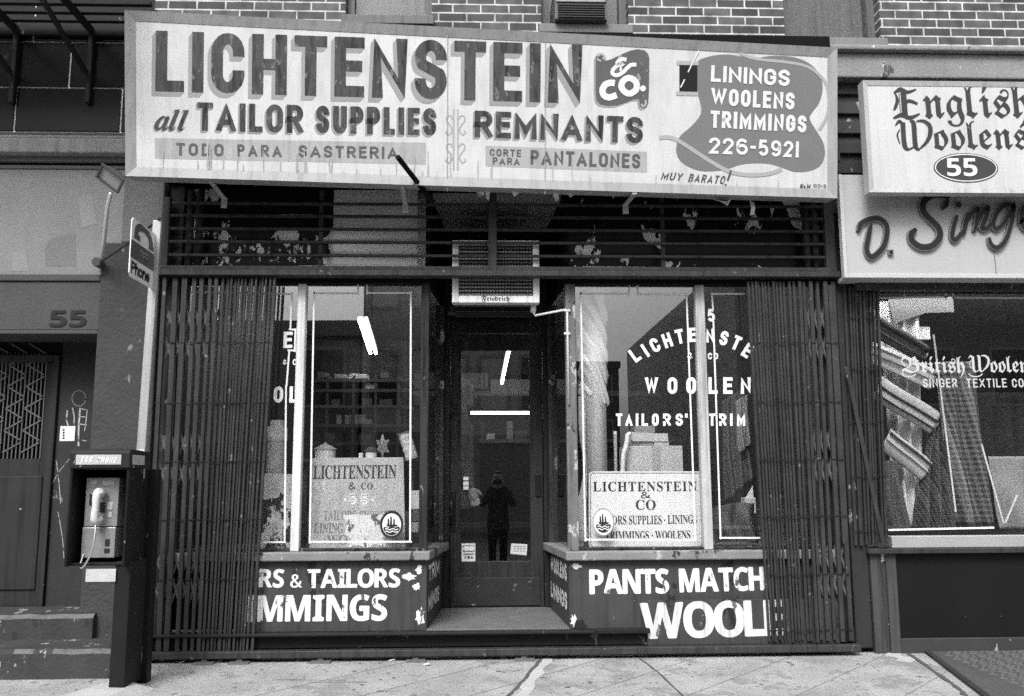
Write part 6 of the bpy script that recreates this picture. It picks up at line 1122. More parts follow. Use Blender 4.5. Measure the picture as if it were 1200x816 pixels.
# shelving with boxes at the back of the left bay
shelf_m = mat('shelf_board', .07, .25, 4, .6, .1)
SY = 2.6
SH = thing('shelf_rack', 'dark shelf rack holding small boxes behind the grey show card window', 'shelves', (P(430,470,SY).x, SY, .2))
xa, xb = P(368,470,SY).x, P(482,470,SY).x
for y_ in (444, 456, 475, 497, 518): z = P(430,y_,SY).z; MB().box(xa, xb, SY, SY+.35, z-.03, z).build('shelf', shelf_m, SH)
for px in (383, 414, 440, 466): x = P(px,470,SY).x; MB().box(x-.012, x+.012, SY+.005, SY+.345, .2, P(430,440,SY).z).build('upright', shelf_m, SH)
MB().box(xa, xb, SY+.351, SY+.37, .2, 2.6).build('back', mat('shelf_back', .03, .3, 4, .8, .1), SH)
boxm = [mat('box_card_%s' % k, v, .15, 9, .8, .1) for k, v in (('pale',.6),('mid',.3),('dim',.1))]
rr = random.Random(5)
BX = [(392,405,444,438.5,1),(408.5,419,444,438,0),(420,430,444,438.5,0),(428,440,456,449,0),(394,400,497.5,486,1),(404,409,497.5,486.5,1),(410,419,497.5,485.5,1),(419.5,428.5,497.5,486,1),(429,436,497.5,491.5,1),(372,382,444,436,2),(446,456,444,437,2),(388,398,475,468,2),(424,436,475,467,2),(444,460,475,468,2),(380,392,518,508,2),(420,436,518,509,2)]
where = {444:'top board',456:'second board',475:'third board',497.5:'fourth board',518:'bottom board'}
rowseen = {}
for xa_, xb_, yb_, yt_, mk in BX:
    r_ = rect(xa_, yt_, xb_, yb_, SY+.04); k = rowseen.get(yb_, 0); rowseen[yb_] = k+1
    t = MB().box(r_[0], r_[1], SY+.04, SY+.26, r_[2]+.002, r_[3]).build('small_box', boxm[mk], None, .003, loc=((r_[0]+r_[1])/2, SY+.1, r_[2]))
    nm = ('pale','mid grey','dim grey')[mk]; pos = ('leftmost','second','third','fourth','fifth')
    order = sorted([b_ for b_ in BX if b_[2] == yb_]); i_ = order.index((xa_,xb_,yb_,yt_,mk))
    tag(t, '%s box, %s from the mullion on the %s of the rack' % (nm, ('first','second','third','fourth','fifth','sixth')[i_], where[yb_]), 'box', 'small boxes on the shelf rack')
# left window: sign board with peeling lower half and round sticker
def tilted(name, px, y0, y1, m, label, cat, th=.012, bev=.003, group=None):
    """Board whose four photo corners (TL, TR, BR, BL) stand at depth y0 below and y1 above."""
    c = [P(*px[0],y1), P(*px[1],y1), P(*px[2],y0), P(*px[3],y0)]; n = (c[1]-c[3]).cross(c[0]-c[2]).normalized(); n = n if n.y < 0 else -n
    mb = MB().add(c+[p-n*th for p in c], [(0,1,2,3),(4,7,6,5),(0,4,5,1),(1,5,6,2),(2,6,7,3),(3,7,4,0)])
    o = mb.build(name, m, None, bev, loc=c[3]); tag(o, label, cat, group); return o, ((c[0]+c[2])/2, n)
card_g = mat('grey_show_card', .47, .2, 6, .7, .1, streak=.2, chip=(.62,.70,8))
C1, pl1 = tilted('show_card', [(364,537),(473,536),(475,645),(362.5,645)], .14, .2, card_g, 'grey weathered show card with torn patches standing behind window glass', 'show card')
serif = mat('serif_ink', .05, .3, 12, .6, 0, chip=(.3,.72,24)); pale_ink = mat('pale_numeral', .9, .1, 10, .6, 0); fade_ink = mat('faded_ink', .2, .25, 12, .6, 0, chip=(.42,.56,14))
def cword(mb, font, text, a, b, h, plane, gap=40, lift=.002, space=250):
    P0,U,V = line_on(plane, a, b, h); glyph_word(mb, font, text, P0, U, V, plane[1], gap, lift, space)
mb = MB(); cword(mb, 's', 'LICHTENSTEIN', (367,561.5), (464.5,560.5), 15.5, pl1, 25); cword(mb, 's', '&', (408.5,573.5), (417,573.5), 7.5, pl1); cword(mb, 's', 'CO.', (423,573.5), (440,573.5), 7.5, pl1, 90); mb.build('lettering', serif, C1)
mb = MB()
for a, b in ((408.5,418.5),(422,432.5)):
    P0,U,V = line_on(pl1, (a,594), (b,594), 15.5); stroke_word(mb, '5', P0, U, V, pl1[1], .26, .1, .002)
for x_ in (404.5, 436.5):
    c_ = PP(x_, 586, pl1); mb.obox(c_+pl1[1]*.002, (.009,0,0), (0,.0005,0), (0,0,.009))
mb.build('numeral', pale_ink, C1)
mb = MB()
for a, b in ((408.5,418.5),(422,432.5)):
    P0,U,V = line_on(pl1, (a,594), (b,594), 15.5); stroke_word(mb, '5', P0+U*.06+V*.07, U*.88, V*.86, pl1[1], .1, .1, .004)
mb.build('numeral_core', card_g, C1)
mb = MB(); cword(mb, 's', 'TAILORS', (379,609.5), (417,609.5), 11, pl1, 20); cword(mb, 's', 'SUPPLIES', (421,608), (464,607.5), 9, pl1, 20); cword(mb, 's', 'LINING', (368,624.5), (402,624.5), 11, pl1, 20); cword(mb, 's', '*WO', (379,638.5), (407,638.5), 11, pl1, 20); mb.build('faded_lettering', fade_ink, C1)
rr = random.Random(4); tp = MB()
pts = [(402,604),(418,603),(432,603.5),(446,602),(452,606),(447,612),(452,622),(449,632),(452,641),(440,638),(430,643),(420,639),(408,642),(412,632),(404,626),(407,615)]
tp.poly([pts], lambda x,y: PP(x,y,pl1)+pl1[1]*.0035); tp.build('torn_paper_patch', mat('torn_patch', .74, .3, 14, .8, .3, chip=(.12,.56,15)), C1)
def round_sticker(cx, cy, rx, ry, y, label, dark):
    pl_ = wplane(y); c_ = PP(cx, cy, pl_); ax, az = rx/171, ry/171
    E_ = lambda k, a0=0, a1=360, n=36: [(k*math.cos(R(a0+(a1-a0)*i/n)), k*math.sin(R(a0+(a1-a0)*i/n))) for i in range(n+1)]
    f = lambda l: (lambda x,z: Vector((c_.x+ax*x, y-l, c_.z+az*z)))
    base, art = (ink, paper) if dark else (paper, ink)
    o = MB().poly([E_(1)[:-1]], f(.0)).build('round_sticker', base, None, solid=.001, loc=c_); tag(o, label, 'sticker')
    mb = MB()
    if dark: mb.poly([E_(.80)[:-1]], f(.0012))
    else: mb.poly([E_(1.0)[:-1], E_(.92)[:-1]], f(.0012))
    mb.build('disc' if dark else 'rim', art if dark else mat('mid_ink', .25, .2, 20, .7, 0), o)
    mb = MB()
    mb.poly([[(x,z) for x,z in E_(.76,200,340,16)]+[(.6,-.12),(.3,-.2),(0,-.1),(-.3,-.22),(-.6,-.14)]], f(.0022))     # water
    for xx, hh in ((-.28,.42),(-.06,.58),(.2,.4)): mb.poly([[(xx-.09,-.05),(xx+.09,-.05),(xx+.06,hh),(xx-.06,hh)]], f(.0022))
    mb.poly([[(-.5,0),(.55,0),(.4,-.14),(-.36,-.14)]], f(.0024)); mb.build('emblem', ink, o)
    mb = MB()
    for zz_ in (-.32,-.5): 
        for qd in ribbon([(-.55+.11*i, zz_+.05*math.sin(i*1.3)) for i in range(11)], .035, False): mb.add([f(.003)(v.x,v.y) for v in qd], [(0,1,2,3)])
    mb.build('wave', paper, o)
round_sticker(459, 615, 13.5, 16, GY-.004, 'dark ringed round sticker with a harbour emblem over the grey show card', True)
round_sticker(707, 612, 12.5, 16, GY-.004, 'white oval sticker with a harbour emblem over the white show card', False)
# right window: white sign with rounded corners and a thin border line
wc = mat('white_show_card', .86, .06, 5, .5, .03, streak=.1)
pl2 = wplane(.13); L_, T_, R_, B_ = 690, 552.5, 824.5, 643
def rr_outline(ins, r_, y0_=T_, y1_=B_, x0_=L_, x1_=R_):
    o = []
    for cx, cy, a0 in ((x1_-ins-r_, y0_+ins+r_, 0),(x0_+ins+r_, y0_+ins+r_, 90),(x0_+ins+r_, y1_-ins-r_, 180),(x1_-ins-r_, y1_-ins-r_, 270)):
        o += [(cx+r_*math.cos(R(a0+15*i)), cy-r_*math.sin(R(a0+15*i))) for i in range(7)]
    return o
o0 = P(L_, B_, .13)
C2 = MB().prism(rr_outline(0,5), lambda x,y: PP(x,y,pl2), (0,-.012,0)).build('show_card', wc, None, loc=o0); tag(C2, 'white round cornered show card standing before the big carton', 'show card')
mb = MB(); mb.poly([rr_outline(1.6,4.2), rr_outline(2.5,3.6)], lambda x,y: PP(x,y,pl2)+NY*.0015); mb.build('border_line', mat('mid_ink', .25, .2, 20, .7, 0), C2)
mb = MB(); cword(mb, 's', 'LICHTENSTEIN', (695,576), (817,575.5), 11, pl2, 70); cword(mb, 's', '&', (751,584), (762.5,584), 7, pl2); cword(mb, 's', 'CO', (745,597.5), (768.5,597.5), 11.5, pl2, 60)
cword(mb, 's', 'TAILORS', (697,614.5), (734,614.5), 10, pl2, 25); cword(mb, 's', 'SUPPLIES', (737,614.5), (775.5,614.3), 10, pl2, 25); cword(mb, 's', '*', (777.5,614), (780,614), 10, pl2); cword(mb, 's', 'LININGS', (782.5,614), (816.5,613.5), 10, pl2, 25)
cword(mb, 's', 'TRIMMINGS', (709.5,632.5), (760.5,632), 9.5, pl2, 25); cword(mb, 's', '*', (763,632), (766,632), 10, pl2); cword(mb, 's', 'WOOLENS', (768,632), (809,631.5), 9.5, pl2, 25); mb.build('lettering', mat('card_ink', .03, .15, 12, .6, 0), C2)
# left end: tin canister and peeling board
tin = mat('canister_pale', .5, .15, 8, .5, .05, chip=(.25,.72,12))
c_ = P(323, 556, .3); r0 = .068
CN = thing('canister', 'pale cylindrical canister with a torn collar behind the blotched board', 'canister', c_)
MB().lathe(c_, [(0,0),(r0,0),(r0,.27),(r0*.9,.28),(0,.28)]).build('body', tin, CN, smooth=False)
MB().lathe(c_+Vector((0,0,.23)), [(r0+.004,0),(r0+.01,.02),(r0+.006,.1),(r0*.75,.105),(r0*.75,.15),(0,.15)], 14).build('collar', mat('canister_collar', .66, .15, 8, .6, .1, chip=(.06,.72,10)), CN)
peelb = mat('peeling_board', .55, .35, 6, .8, .3, 30, chip=(.03,.44,10), chip2=(.75,.62,9))
PB, _ = tilted('peeling_board', [(306,555),(346,556),(344,645),(302,645)], .12, .16, peelb, 'blotched board with flaking pale paint between the folding gate and white mullion', 'board')
# hats and small tins on a ledge behind the grey card
cream = mat('plain_white', .75, .08, 9, .7, .05); felt = mat('grey_felt', .36, .2, 20, .9, .2, 90); dkfelt = mat('dark_felt', .05, .2, 20, .9, .2)
ly = .34; lz = P(420,538,ly).z
lb_ = MB().box(P(352,538,ly).x, P(490,538,ly).x, ly-.12, ly+.2, lz-.02, lz); LG = lb_.build('display_shelf', shelf_m, None, loc=(P(420,538,ly).x, ly, lz)); tag(LG, 'narrow dark shelf behind the grey show card', 'shelf')
MB().box(P(352,538,ly).x+.02, P(352,538,ly).x+.05, ly, ly+.04, .72, lz-.02).box(P(490,538,ly).x-.06, P(490,538,ly).x-.03, ly, ly+.04, .72, lz-.02).build('bracket', shelf_m, LG)
c_ = P(381, 537.5, ly); c_.z = lz+.001
HT = thing('round_box', 'round white box with a grey peaked lid above the grey show card', 'box', c_); MB().lathe(c_, [(0,0),(.072,0),(.074,.062),(0,.062)]).build('body', cream, HT, smooth=False); MB().lathe(c_+Vector((0,0,.0625)), [(.078,0),(.08,.008),(.05,.028),(.012,.045),(.006,.055),(0,.056)]).build('lid', felt, HT, smooth=True)
c_ = P(435, 537.5, ly); c_.z = lz+.001; HT = thing('round_box', 'white round tin with a dark domed top above the grey show card', 'box', c_); MB().lathe(c_, [(0,0),(.04,0),(.042,.048),(0,.048)]).build('body', cream, HT); MB().lathe(c_+Vector((0,0,.0485)), [(.048,0),(.05,.008),(.03,.03),(0,.04)]).build('lid', dkfelt, HT, smooth=True)
c_ = P(423, 537.5, ly); c_.z = lz+.001; o = MB().lathe(c_, [(0,0),(.016,0),(.017,.038),(.012,.042),(0,.042)], 14).build('small_jar', cream, None, loc=c_); tag(o, 'tiny white jar between the two round boxes', 'jar')
c_ = P(448, 537, ly+.03); c_.z = lz+.001
st5 = []
for i in range(12):
    a = R(90+30*i); r0 = .095 if i % 2 == 0 else .05; st5.append((r0*math.cos(a)*.62, .09+r0*math.sin(a)))
o = MB().prism(st5, lambda x,z: c_+Vector((x,0,z)), (0,-.03,0)).build('star_ornament', mat('star_cloth', .16, .5, 14, .9, .2, chip=(.4,.6,16)), None, .006, loc=c_); tag(o, 'grey star shaped ornament beside the round tin', 'ornament')
c0, c1 = P(483, 538, .17), P(474, 509, .17); axs = (c1-c0)
DR = thing('drum_tin', 'small tilted ribbed drum with a flared rim hanging beside the star ornament', 'tin', c0)
dm_ = MB(); pr_ = []
for i in range(9): pr_ += [(i/8.0, .042+.003*(i % 2))]
pts = [c0+axs*f for f,_ in pr_]; dm_.tube(pts, [r for _,r in pr_], 18); dm_.build('body', tin, DR, smooth=False)
MB().tube([c1, c1+axs.normalized()*.012], [.043,.054], 18).build('rim', tin, DR)
MB().tube([c1, Vector((c1.x,c1.y,2.5))], .0015, 5).build('wire', bar_steel, DR)
# stuff at the right end of the left window
for (a,b,c,d_), m_, lab in (((481,575,491,597),boxm[0],'pale carton topmost of the pile beside the grey show card'),((482,612,490,624),boxm[1],'grey small carton third down the pile beside the grey show card'),((483,598,491,611),boxm[2],'dim carton second down the pile beside the grey show card')):
    r_ = rect(a,b,c,d_,.3); o = MB().box(r_[0],r_[1],.3,.45,r_[2],r_[3]).build('carton', m_, None, .003, loc=(r_[0],.3,r_[2])); tag(o, lab, 'box', 'cartons piled beside the grey show card')
r_ = rect(482,624,491,643,.3); o = MB().box(r_[0]-.02,r_[1],.28,.46,.716,r_[2]-.001).build('carton', boxm[2], None, .004, loc=(r_[0],.28,.716)); tag(o, 'lowest dim carton carrying the pile beside the grey show card', 'box', 'cartons piled beside the grey show card')
# right window: tall cloth roll half unwrapped
satin = mat('white_satin', .72, .08, 3, .32, .02)
RX, RY = P(696,480,.28).x, .28; rz0, rz1 = P(696,645,RY).z, P(696,342,RY).z; rad = .098
CR = thing('cloth_roll', 'tall roll wrapped in crumpled white satin standing behind the lettered window', 'cloth roll', (RX, RY, rz0))
zt_ = P(696,470,RY).z
def satin_fn(u, v):
    a = 2*math.pi*u; z = zt_+(rz1-zt_)*v + (.05*math.sin(3*a+.6)+.03*math.sin(7*a))*(1-v)**2
    w = z*1.0+.16*math.sin(a*1.0+1.2)+.03*math.sin(z*9+a)
    r0 = rad*1.0+.010*math.sin(w*38)+.006*math.sin(w*71+a*3)+.004*math.sin(z*23+a*5)
    return (RX+r0*math.cos(a), RY+r0*math.sin(a)*.9, z)
MB().sheet(satin_fn, 64, 110).build('satin_wrap', satin, CR, smooth=True)
MB().tube([(RX,RY,rz0),(RX,RY,(rz0+rz1)/2),(RX,RY,rz1-.03)], rad*.9, 28).build('roll_core', mat('grey_lining', .5, .15, 5, .6, .1, streak=.25), CR, smooth=True)
def flap_fn(u, v):
    z = rz0+.06+(zt_-rz0-.03)*v; a = math.pi*(1.06+.26*u*(1-.3*v)); r0 = rad*1.06+.012*math.sin(8*v+4*u)+.03*(1-v)*math.sin(3*v*math.pi)
    return (RX-.012*(1-v)+r0*math.cos(a), RY+r0*math.sin(a)*.95-.01, z)
MB().sheet(flap_fn, 14, 50).build('loose_flap', mat('crumpled_cloth', .62, .2, 8, .6, .15, 20, chip=(.75,.66,8)), CR, smooth=True, solid=.003)
# carton with smaller boxes on top
cy0 = .42; card = mat('plain_carton', .56, .06, 6, .75, .05)
r_ = rect(735, 522.5, 801, 600, cy0); zf_ = r_[2]
CT = thing('cardboard_carton', 'big pale cardboard carton behind the white show card', 'carton', ((r_[0]+r_[1])/2, cy0, .712))
MB().box(r_[0], r_[1], cy0, cy0+.36, .725, r_[3]).build('carton', card, CT, .004)
ta, tb__ = P(764,540,cy0).x, P(774.5,540,cy0).x; MB().box(ta, tb__, cy0-.0015, cy0-.0003, .73, r_[3]-.003).build('tape', mat('carton_tape', .42, .06, 6, .4, .02), CT)
zc = r_[3]
for (a,b,c,d_), dy, rz, m_, lab in (((738,517.5,766,522.3),.05,0,boxm[1],'flat dim box on the big carton, beside the rolled white paper'),((738.5,506.8,765.5,517.3),.03,5,boxm[0],'white box on the big carton beside the rolled white paper'),((767,517.8,784.5,522.3),.04,0,boxm[0],'thin white box lying beneath the small white box on the big carton'),((766.5,508,784.3,517.6),.03,-4,boxm[0],'small white box lying on the thin white box'),((744,499,768,506.6),.16,0,boxm[1],'grey flat box topmost at the back of the pile on the big carton')):
    r_ = rect(a,b,c,d_,cy0+dy); cx = (r_[0]+r_[1])/2; hx_ = (r_[1]-r_[0])/2
    o = MB().obox(Vector((cx, cy0+dy+.11, (r_[2]+r_[3])/2)), Vector((hx_*math.cos(R(rz)),hx_*math.sin(R(rz)),0)), Vector((-.1*math.sin(R(rz)),.1*math.cos(R(rz)),0)), Vector((0,0,(r_[3]-r_[2])/2))).build('small_carton', m_, None, .003, loc=(cx, cy0+dy, r_[2])); tag(o, lab, 'box', 'small boxes on the big carton')
a, b = P(721,553,.36), P(721,509.5,.36); a.z = .72; o = thing('cardboard_tube', 'thin upright grey tube with a white cap between the cloth roll and carton', 'tube', a); MB().tube([a,b], .012, 12).build('shaft', mat('tube_grey', .3, .15, 10, .6, .05), o, smooth=True); MB().tube([b, b+Vector((0,0,.025))], .0135, 12).build('cap', cream, o)
a, b = P(730,543,.34), P(736,510,.38); a2 = Vector((a.x-.02, a.y, .72)); o = MB().tube(smoothpts([a2, a, a.lerp(b,.6), b, b+Vector((.02,.02,.006))], 4, False), .017, 10).build('rolled_paper', cream, None, smooth=True, loc=a2); tag(o, 'rolled white paper leaning against the side of the big carton', 'paper roll')
# right pane: dim goods
rr = random.Random(9)
r_ = rect(873,583,886,602,.4); o = MB().box(r_[0],r_[1],.4,.5,r_[2],r_[3]).build('hanging_card', boxm[0], None, .003, loc=(r_[0],.4,r_[2])); tag(o, 'small pale card hanging by a string beside the bunched gate', 'card')
MB().tube([((r_[0]+r_[1])/2,.45,r_[3]),((r_[0]+r_[1])/2,.45,2.55)], .0015, 5).build('string', bar_steel, o)
MB().poly([[(874,583),(882,569),(883,583)]], lambda x,y: P(x,y,.42)).build('hook_tab', cream, o, solid=.003)
def drape(name, label, cat, corners, y, amp, nf, m, group=None, sag=.0, ph=0):
    """Hanging folded cloth between four photo corners TL TR BR BL at depth y."""
    c = [P(*q, y) for q in corners]; 
    def f(u, v):
        p = c[3].lerp(c[2],u)*(1-v)+c[0].lerp(c[1],u)*v
        k = amp*(1-.55*v); d = k*math.sin(u*nf*2*math.pi+ph+1.1*math.sin(3*v))+.4*k*math.sin(u*nf*4.7+2.3*v*3+ph)
        return p+Vector((0, d, sag*math.sin(math.pi*u)))
    o = MB().sheet(f, max(24, nf*12), 24).build(name, m, None, smooth=True, solid=.003, loc=c[3]); return tag(o, label, cat, group)
dimc = [mat('cloth_dim', .1, .3, 6, .8, .1), mat('cloth_grey', .28, .2, 6, .8, .1), mat('cloth_dark', .03, .3, 6, .8, .1)]
drape('hanging_cloth', 'folded dark grey cloth hanging beyond the grey mullion', 'cloth', [(846,470),(872,455),(884,560),(850,590)], .5, .03, 3, dimc[0])
drape('hanging_cloth', 'paler narrow scarf hanging before the folded dark grey cloth', 'cloth', [(862,470),(876,462),(880,520),(866,532)], .45, .015, 2, dimc[1])
drape('cloth_heap', 'low heap of rumpled cloth on the window floor by the bunched gate', 'cloth', [(836,596),(884,590),(888,636),(838,638)], .3, .05, 2, dimc[0], sag=.02)
# deep goods in the shop: counter, stacked bolts, standing man, back shelves
CO_ = thing('shop_counter', 'dark shop counter with goods deep inside, seen through the door', 'counter', (.7,4.2,.2))
zk = P(600,515,3.4).z; MB().box(P(562,515,3.4).x, 2.2, 3.4, 4.1, .2, zk-.04).build('body', mat('counter_wood', .02, .3, 4, .5, .1), CO_); MB().box(P(560,515,3.4).x, 2.25, 3.35, 4.15, zk-.039, zk).build('top', mat('counter_top', .15, .2, 4, .4, .05), CO_)
for i,(a,b,c,d_,m_,lab) in enumerate(((570,508.5,580,514.6,boxm[0],'white pad lying on the shop counter'),(594,494,601,514.6,boxm[1],'tallest grey box on the shop counter'),(563,496,568,514.6,boxm[2],'dim narrow box on the shop counter beside the white pad'),(604,505,618,514.6,boxm[2],'wide dim box on the shop counter'))):
    r_ = rect(a,b,c,d_,3.6); o = MB().box(r_[0],r_[1],3.6,3.75,zk+.001,r_[3]).build('counter_box', m_, None, .004, loc=(r_[0],3.6,zk)); tag(o, lab, 'box', 'boxes on the shop counter')
r_ = rect(575, 445, 680, 463, 6.25); o = MB().box(r_[0], r_[1], 6.2, 6.3, r_[2], r_[3]).build('wall_panel', mat('pale_panel', .55, .1, 4, .7, .05), None, .004, loc=(r_[0],6.25,r_[2])); tag(o, 'pale blank wide board on the back wall, seen through the door', 'board')
r_ = rect(440, 438, 572, 456, 6.25); o = MB().box(r_[0], r_[1], 6.15, 6.3, r_[2], r_[3]).build('wall_panel', mat('mid_panel', .4, .1, 4, .7, .05), None, .004, loc=(r_[0],6.25,r_[2])); tag(o, 'grey wide board on the back wall behind the standing person', 'board')
# ================================================================ THINGS IN THE NEIGHBOUR'S WINDOW
def checks(name, dark, lite, sc, diag=False, sat=1):
    m = bpy.data.materials.new(name); m.use_nodes = True; t = m.node_tree; N = t.nodes; L = t.links; b = N['Principled BSDF']; b.inputs['Roughness'].default_value = .85
    g = N.new('ShaderNodeNewGeometry'); s = N.new('ShaderNodeSeparateXYZ'); L.new(g.outputs['Position'], s.inputs[0])
    def mth(op, a, b_, c=None):
        n = N.new('ShaderNodeMath'); n.operation = op
        for i,q in enumerate((a,b_)):
            if isinstance(q,(int,float)): n.inputs[i].default_value = q
            else: L.new(q, n.inputs[i])
        return n.outputs[0]
    xx = mth('ADD', s.outputs['X'], mth('MULTIPLY', s.outputs['Z'], .18)); zz = s.outputs['Z']
    sx = mth('GREATER_THAN', mth('FRACT', mth('MULTIPLY', xx, sc), 0), .55); sz = mth('GREATER_THAN', mth('FRACT', mth('MULTIPLY', zz, sc), 0), .55)
    big = mth('GREATER_THAN', mth('FRACT', mth('MULTIPLY', xx, sc/6), 0), .8)
    f = mth('MULTIPLY', mth('ADD', mth('ADD', sx, sz), big), .33)
    v = mth('ADD', dark, mth('MULTIPLY', f, lite-dark)); L.new(v, b.inputs['Base Color']); return m
plaid = checks('plaid_cloth', .035, .26, 26); hound = checks('houndstooth_cloth', .02, .16, 60)
white_c = mat('white_drape', .85, .08, 5, .5, .03)
drape('white_drape', 'gathered white cloth hanging behind the slanting bolts next door', 'cloth', [(1028,352),(1078,360),(1084,622),(1054,622)], .46, .045, 3, white_c)
drape('plaid_cloth', 'plaid suiting hanging in the middle of the neighbouring window', 'cloth', [(1096,424),(1142,424),(1166,617),(1118,617)], .3, .04, 2, plaid)
drape('houndstooth_cloth', 'dark houndstooth suiting draped below the rolled bolts next door', 'cloth', [(1090,500),(1106,500),(1122,622),(1070,622)], .34, .05, 3, hound)
drape('dark_cloth', 'dark cloth hanging low beside the gate in the neighbouring window', 'cloth', [(1034,540),(1052,540),(1068,622),(1036,622)], .28, .02, 2, dimc[0])
drape('grey_cloth', 'plain grey cloth hanging beside the plaid suiting next door', 'cloth', [(1158,535),(1215,535),(1215,620),(1172,620)], .4, .02, 1, dimc[1])
drape('dark_suiting', 'black suiting hanging behind the plaid cloth next door', 'cloth', [(1140,460),(1215,460),(1215,600),(1160,600)], .7, .03, 3, dimc[2])
sel = mat('selvedge_white', .75, .1, 10, .7, 0)
for k,(p0,p1,lab) in enumerate((((1094,392),(1120,600),'longest white selvedge tape, beside the houndstooth and plaid cloths'),((1150,520),(1176,613),'short white selvedge tape between the plaid and plain grey cloth'),((1178,613),(1192,580),'white tape slanting up from the foot of the plaid cloth'))):
    a, b = P(*p0,.27), P(*p1,.27); o = MB().bar(b, a, .012, .004).build('selvedge_tape', sel, None, loc=a); tag(o, lab, 'tape', 'selvedge tapes next door')
stripe = mat('bolt_grey', .62, .15, 6, .7, .1); stripe2 = mat('bolt_white', .8, .06, 6, .5, .03); sd_m = mat('bolt_dark', .1, .2, 6, .8, .1)
def bolt(p0, p1, wpx, m, label, bands, y=.22):
    a, b = P(*p0,y), P(*p1,y+.1); t = (b-a).normalized(); u = t.cross(Vector((0,-1,0))).normalized(); w = wpx/171; n = t.cross(u).normalized()
    o = thing('cloth_bolt', label, 'cloth bolt', a)
    n = n if n.y < 0 else -n; nf = 1.0+len(bands)*.25; ph = (a.z*7) % 3
    def fold(h0, k0, amp, ln0=0, ln1=1):
        def f(i, j):
            e = i*(ln1-ln0)+ln0; v = (j-.5)*k0
            d = .028*math.sqrt(max(0, 1-(2*(j-.5))**2))+amp*abs(math.sin(math.pi*nf*(j+.06*math.sin(3*e+ph))+ph))
            return a+t*((b-a).length*e)+u*(w*(v+h0)+.006*math.sin(5*e+ph))+n*d-Vector((0,0,.006*math.sin(math.pi*e)))
        return f
    MB().sheet(fold(0, 1, .009), 28, 36).build('cloth', m, o, smooth=True, solid=.004)
    for k,(off, bw_, bm2) in enumerate(bands): MB().sheet((lambda g: (lambda i, j: Vector(g(i,j))+n*.018))(fold(off, bw_*.8, .012)), 24, 10).build('fold', bm2, o, smooth=True, solid=.003)
    MB().tube([a.lerp(b,.93)-n*.004, b+t*.02-n*.004], w*.2, 12).build('roll_end', stripe2 if m is not stripe2 else stripe, o, smooth=True)
bolt((1022,378),(1082,416), 26, sd_m, 'dark bolt slanting down at the top of the neighbouring window', [(.25,.2,dimc[0]),(-.2,.25,dimc[2])], .3)
bolt((1018,412),(1092,444), 27, stripe2, 'bright white bolt slanting behind the British lettering', [(-.25,.06,stripe),(.1,.03,stripe)], .26)
bolt((1026,452),(1094,496), 30, stripe, 'grey bolt with dark folds slanting in the middle next door', [(-.05,.1,sd_m),(.3,.06,sd_m)], .24)
bolt((1036,512),(1084,552), 28, stripe, 'lowest grey bolt with dark folds in the neighbouring window', [(.05,.06,stripe2),(-.3,.12,sd_m)], .25)
for (a,b,c,d_), lab in (((1046,348,1118,372),'pale wide board up in the neighbouring window'),):
    q = [P(1041,351,.4),P(1116,348,.4),P(1118,366,.4),P(1092,378,.4),P(1047,380,.4)]
    o = MB().poly([[(1041,351),(1116,348),(1118,366),(1084,367),(1047,380)]], lambda x,y: P(x,y,.4)).build('pale_board', mat('pale_board', .14, .08, 6, .6, .05), None, solid=.01, loc=q[0]); tag(o, lab, 'board')
MB().tube([P(1060,350,.41), Vector((P(1060,350,.41).x,.41,2.64))], .003, 6).build('cord', bar_steel, o)
r_ = rect(1074,383,1090,398,.5); o = MB().box(r_[0],r_[1],.5,.56,r_[2],r_[3]).build('price_card', cream, None, .002, loc=(r_[0],.5,r_[2])); tag(o, 'small bright card under the pale board next door', 'card')
MB().tube([((r_[0]+r_[1])/2,.53,r_[3]),((r_[0]+r_[1])/2,.53,2.64)], .002, 6).build('cord', bar_steel, o)
# ================================================================ LITTER
litm = mat('litter_paper', .62, .15, 15, .8, .1)
for k,(x,y,lab) in enumerate(((459,775,'bright crumpled litter scrap on the pavement below the lettered bulkhead'),(258,776,'flat litter scrap between track feet under the half drawn gate'),(500,780,'small flat scrap on the pavement below the doorway step'),(214,777,'torn scrap on the pavement near the pay phone post'),(1012,760,'pale scrap on the pavement beside the cellar hatch'))):
    c_ = PG(x, y); rr = random.Random(k); pts = [(.02*rr.uniform(.6,1.5)*math.cos(a), .014*rr.uniform(.6,1.5)*math.sin(a)) for a in [i*.785 for i in range(8)]]
    o = MB().poly([pts], lambda a,b: Vector((c_.x+a, c_.y+b, c_.z+.008+.006*math.sin(a*130)))).build('litter_scrap', litm, None, solid=.003, loc=c_); tag(o, lab, 'litter', 'litter along the shop front')
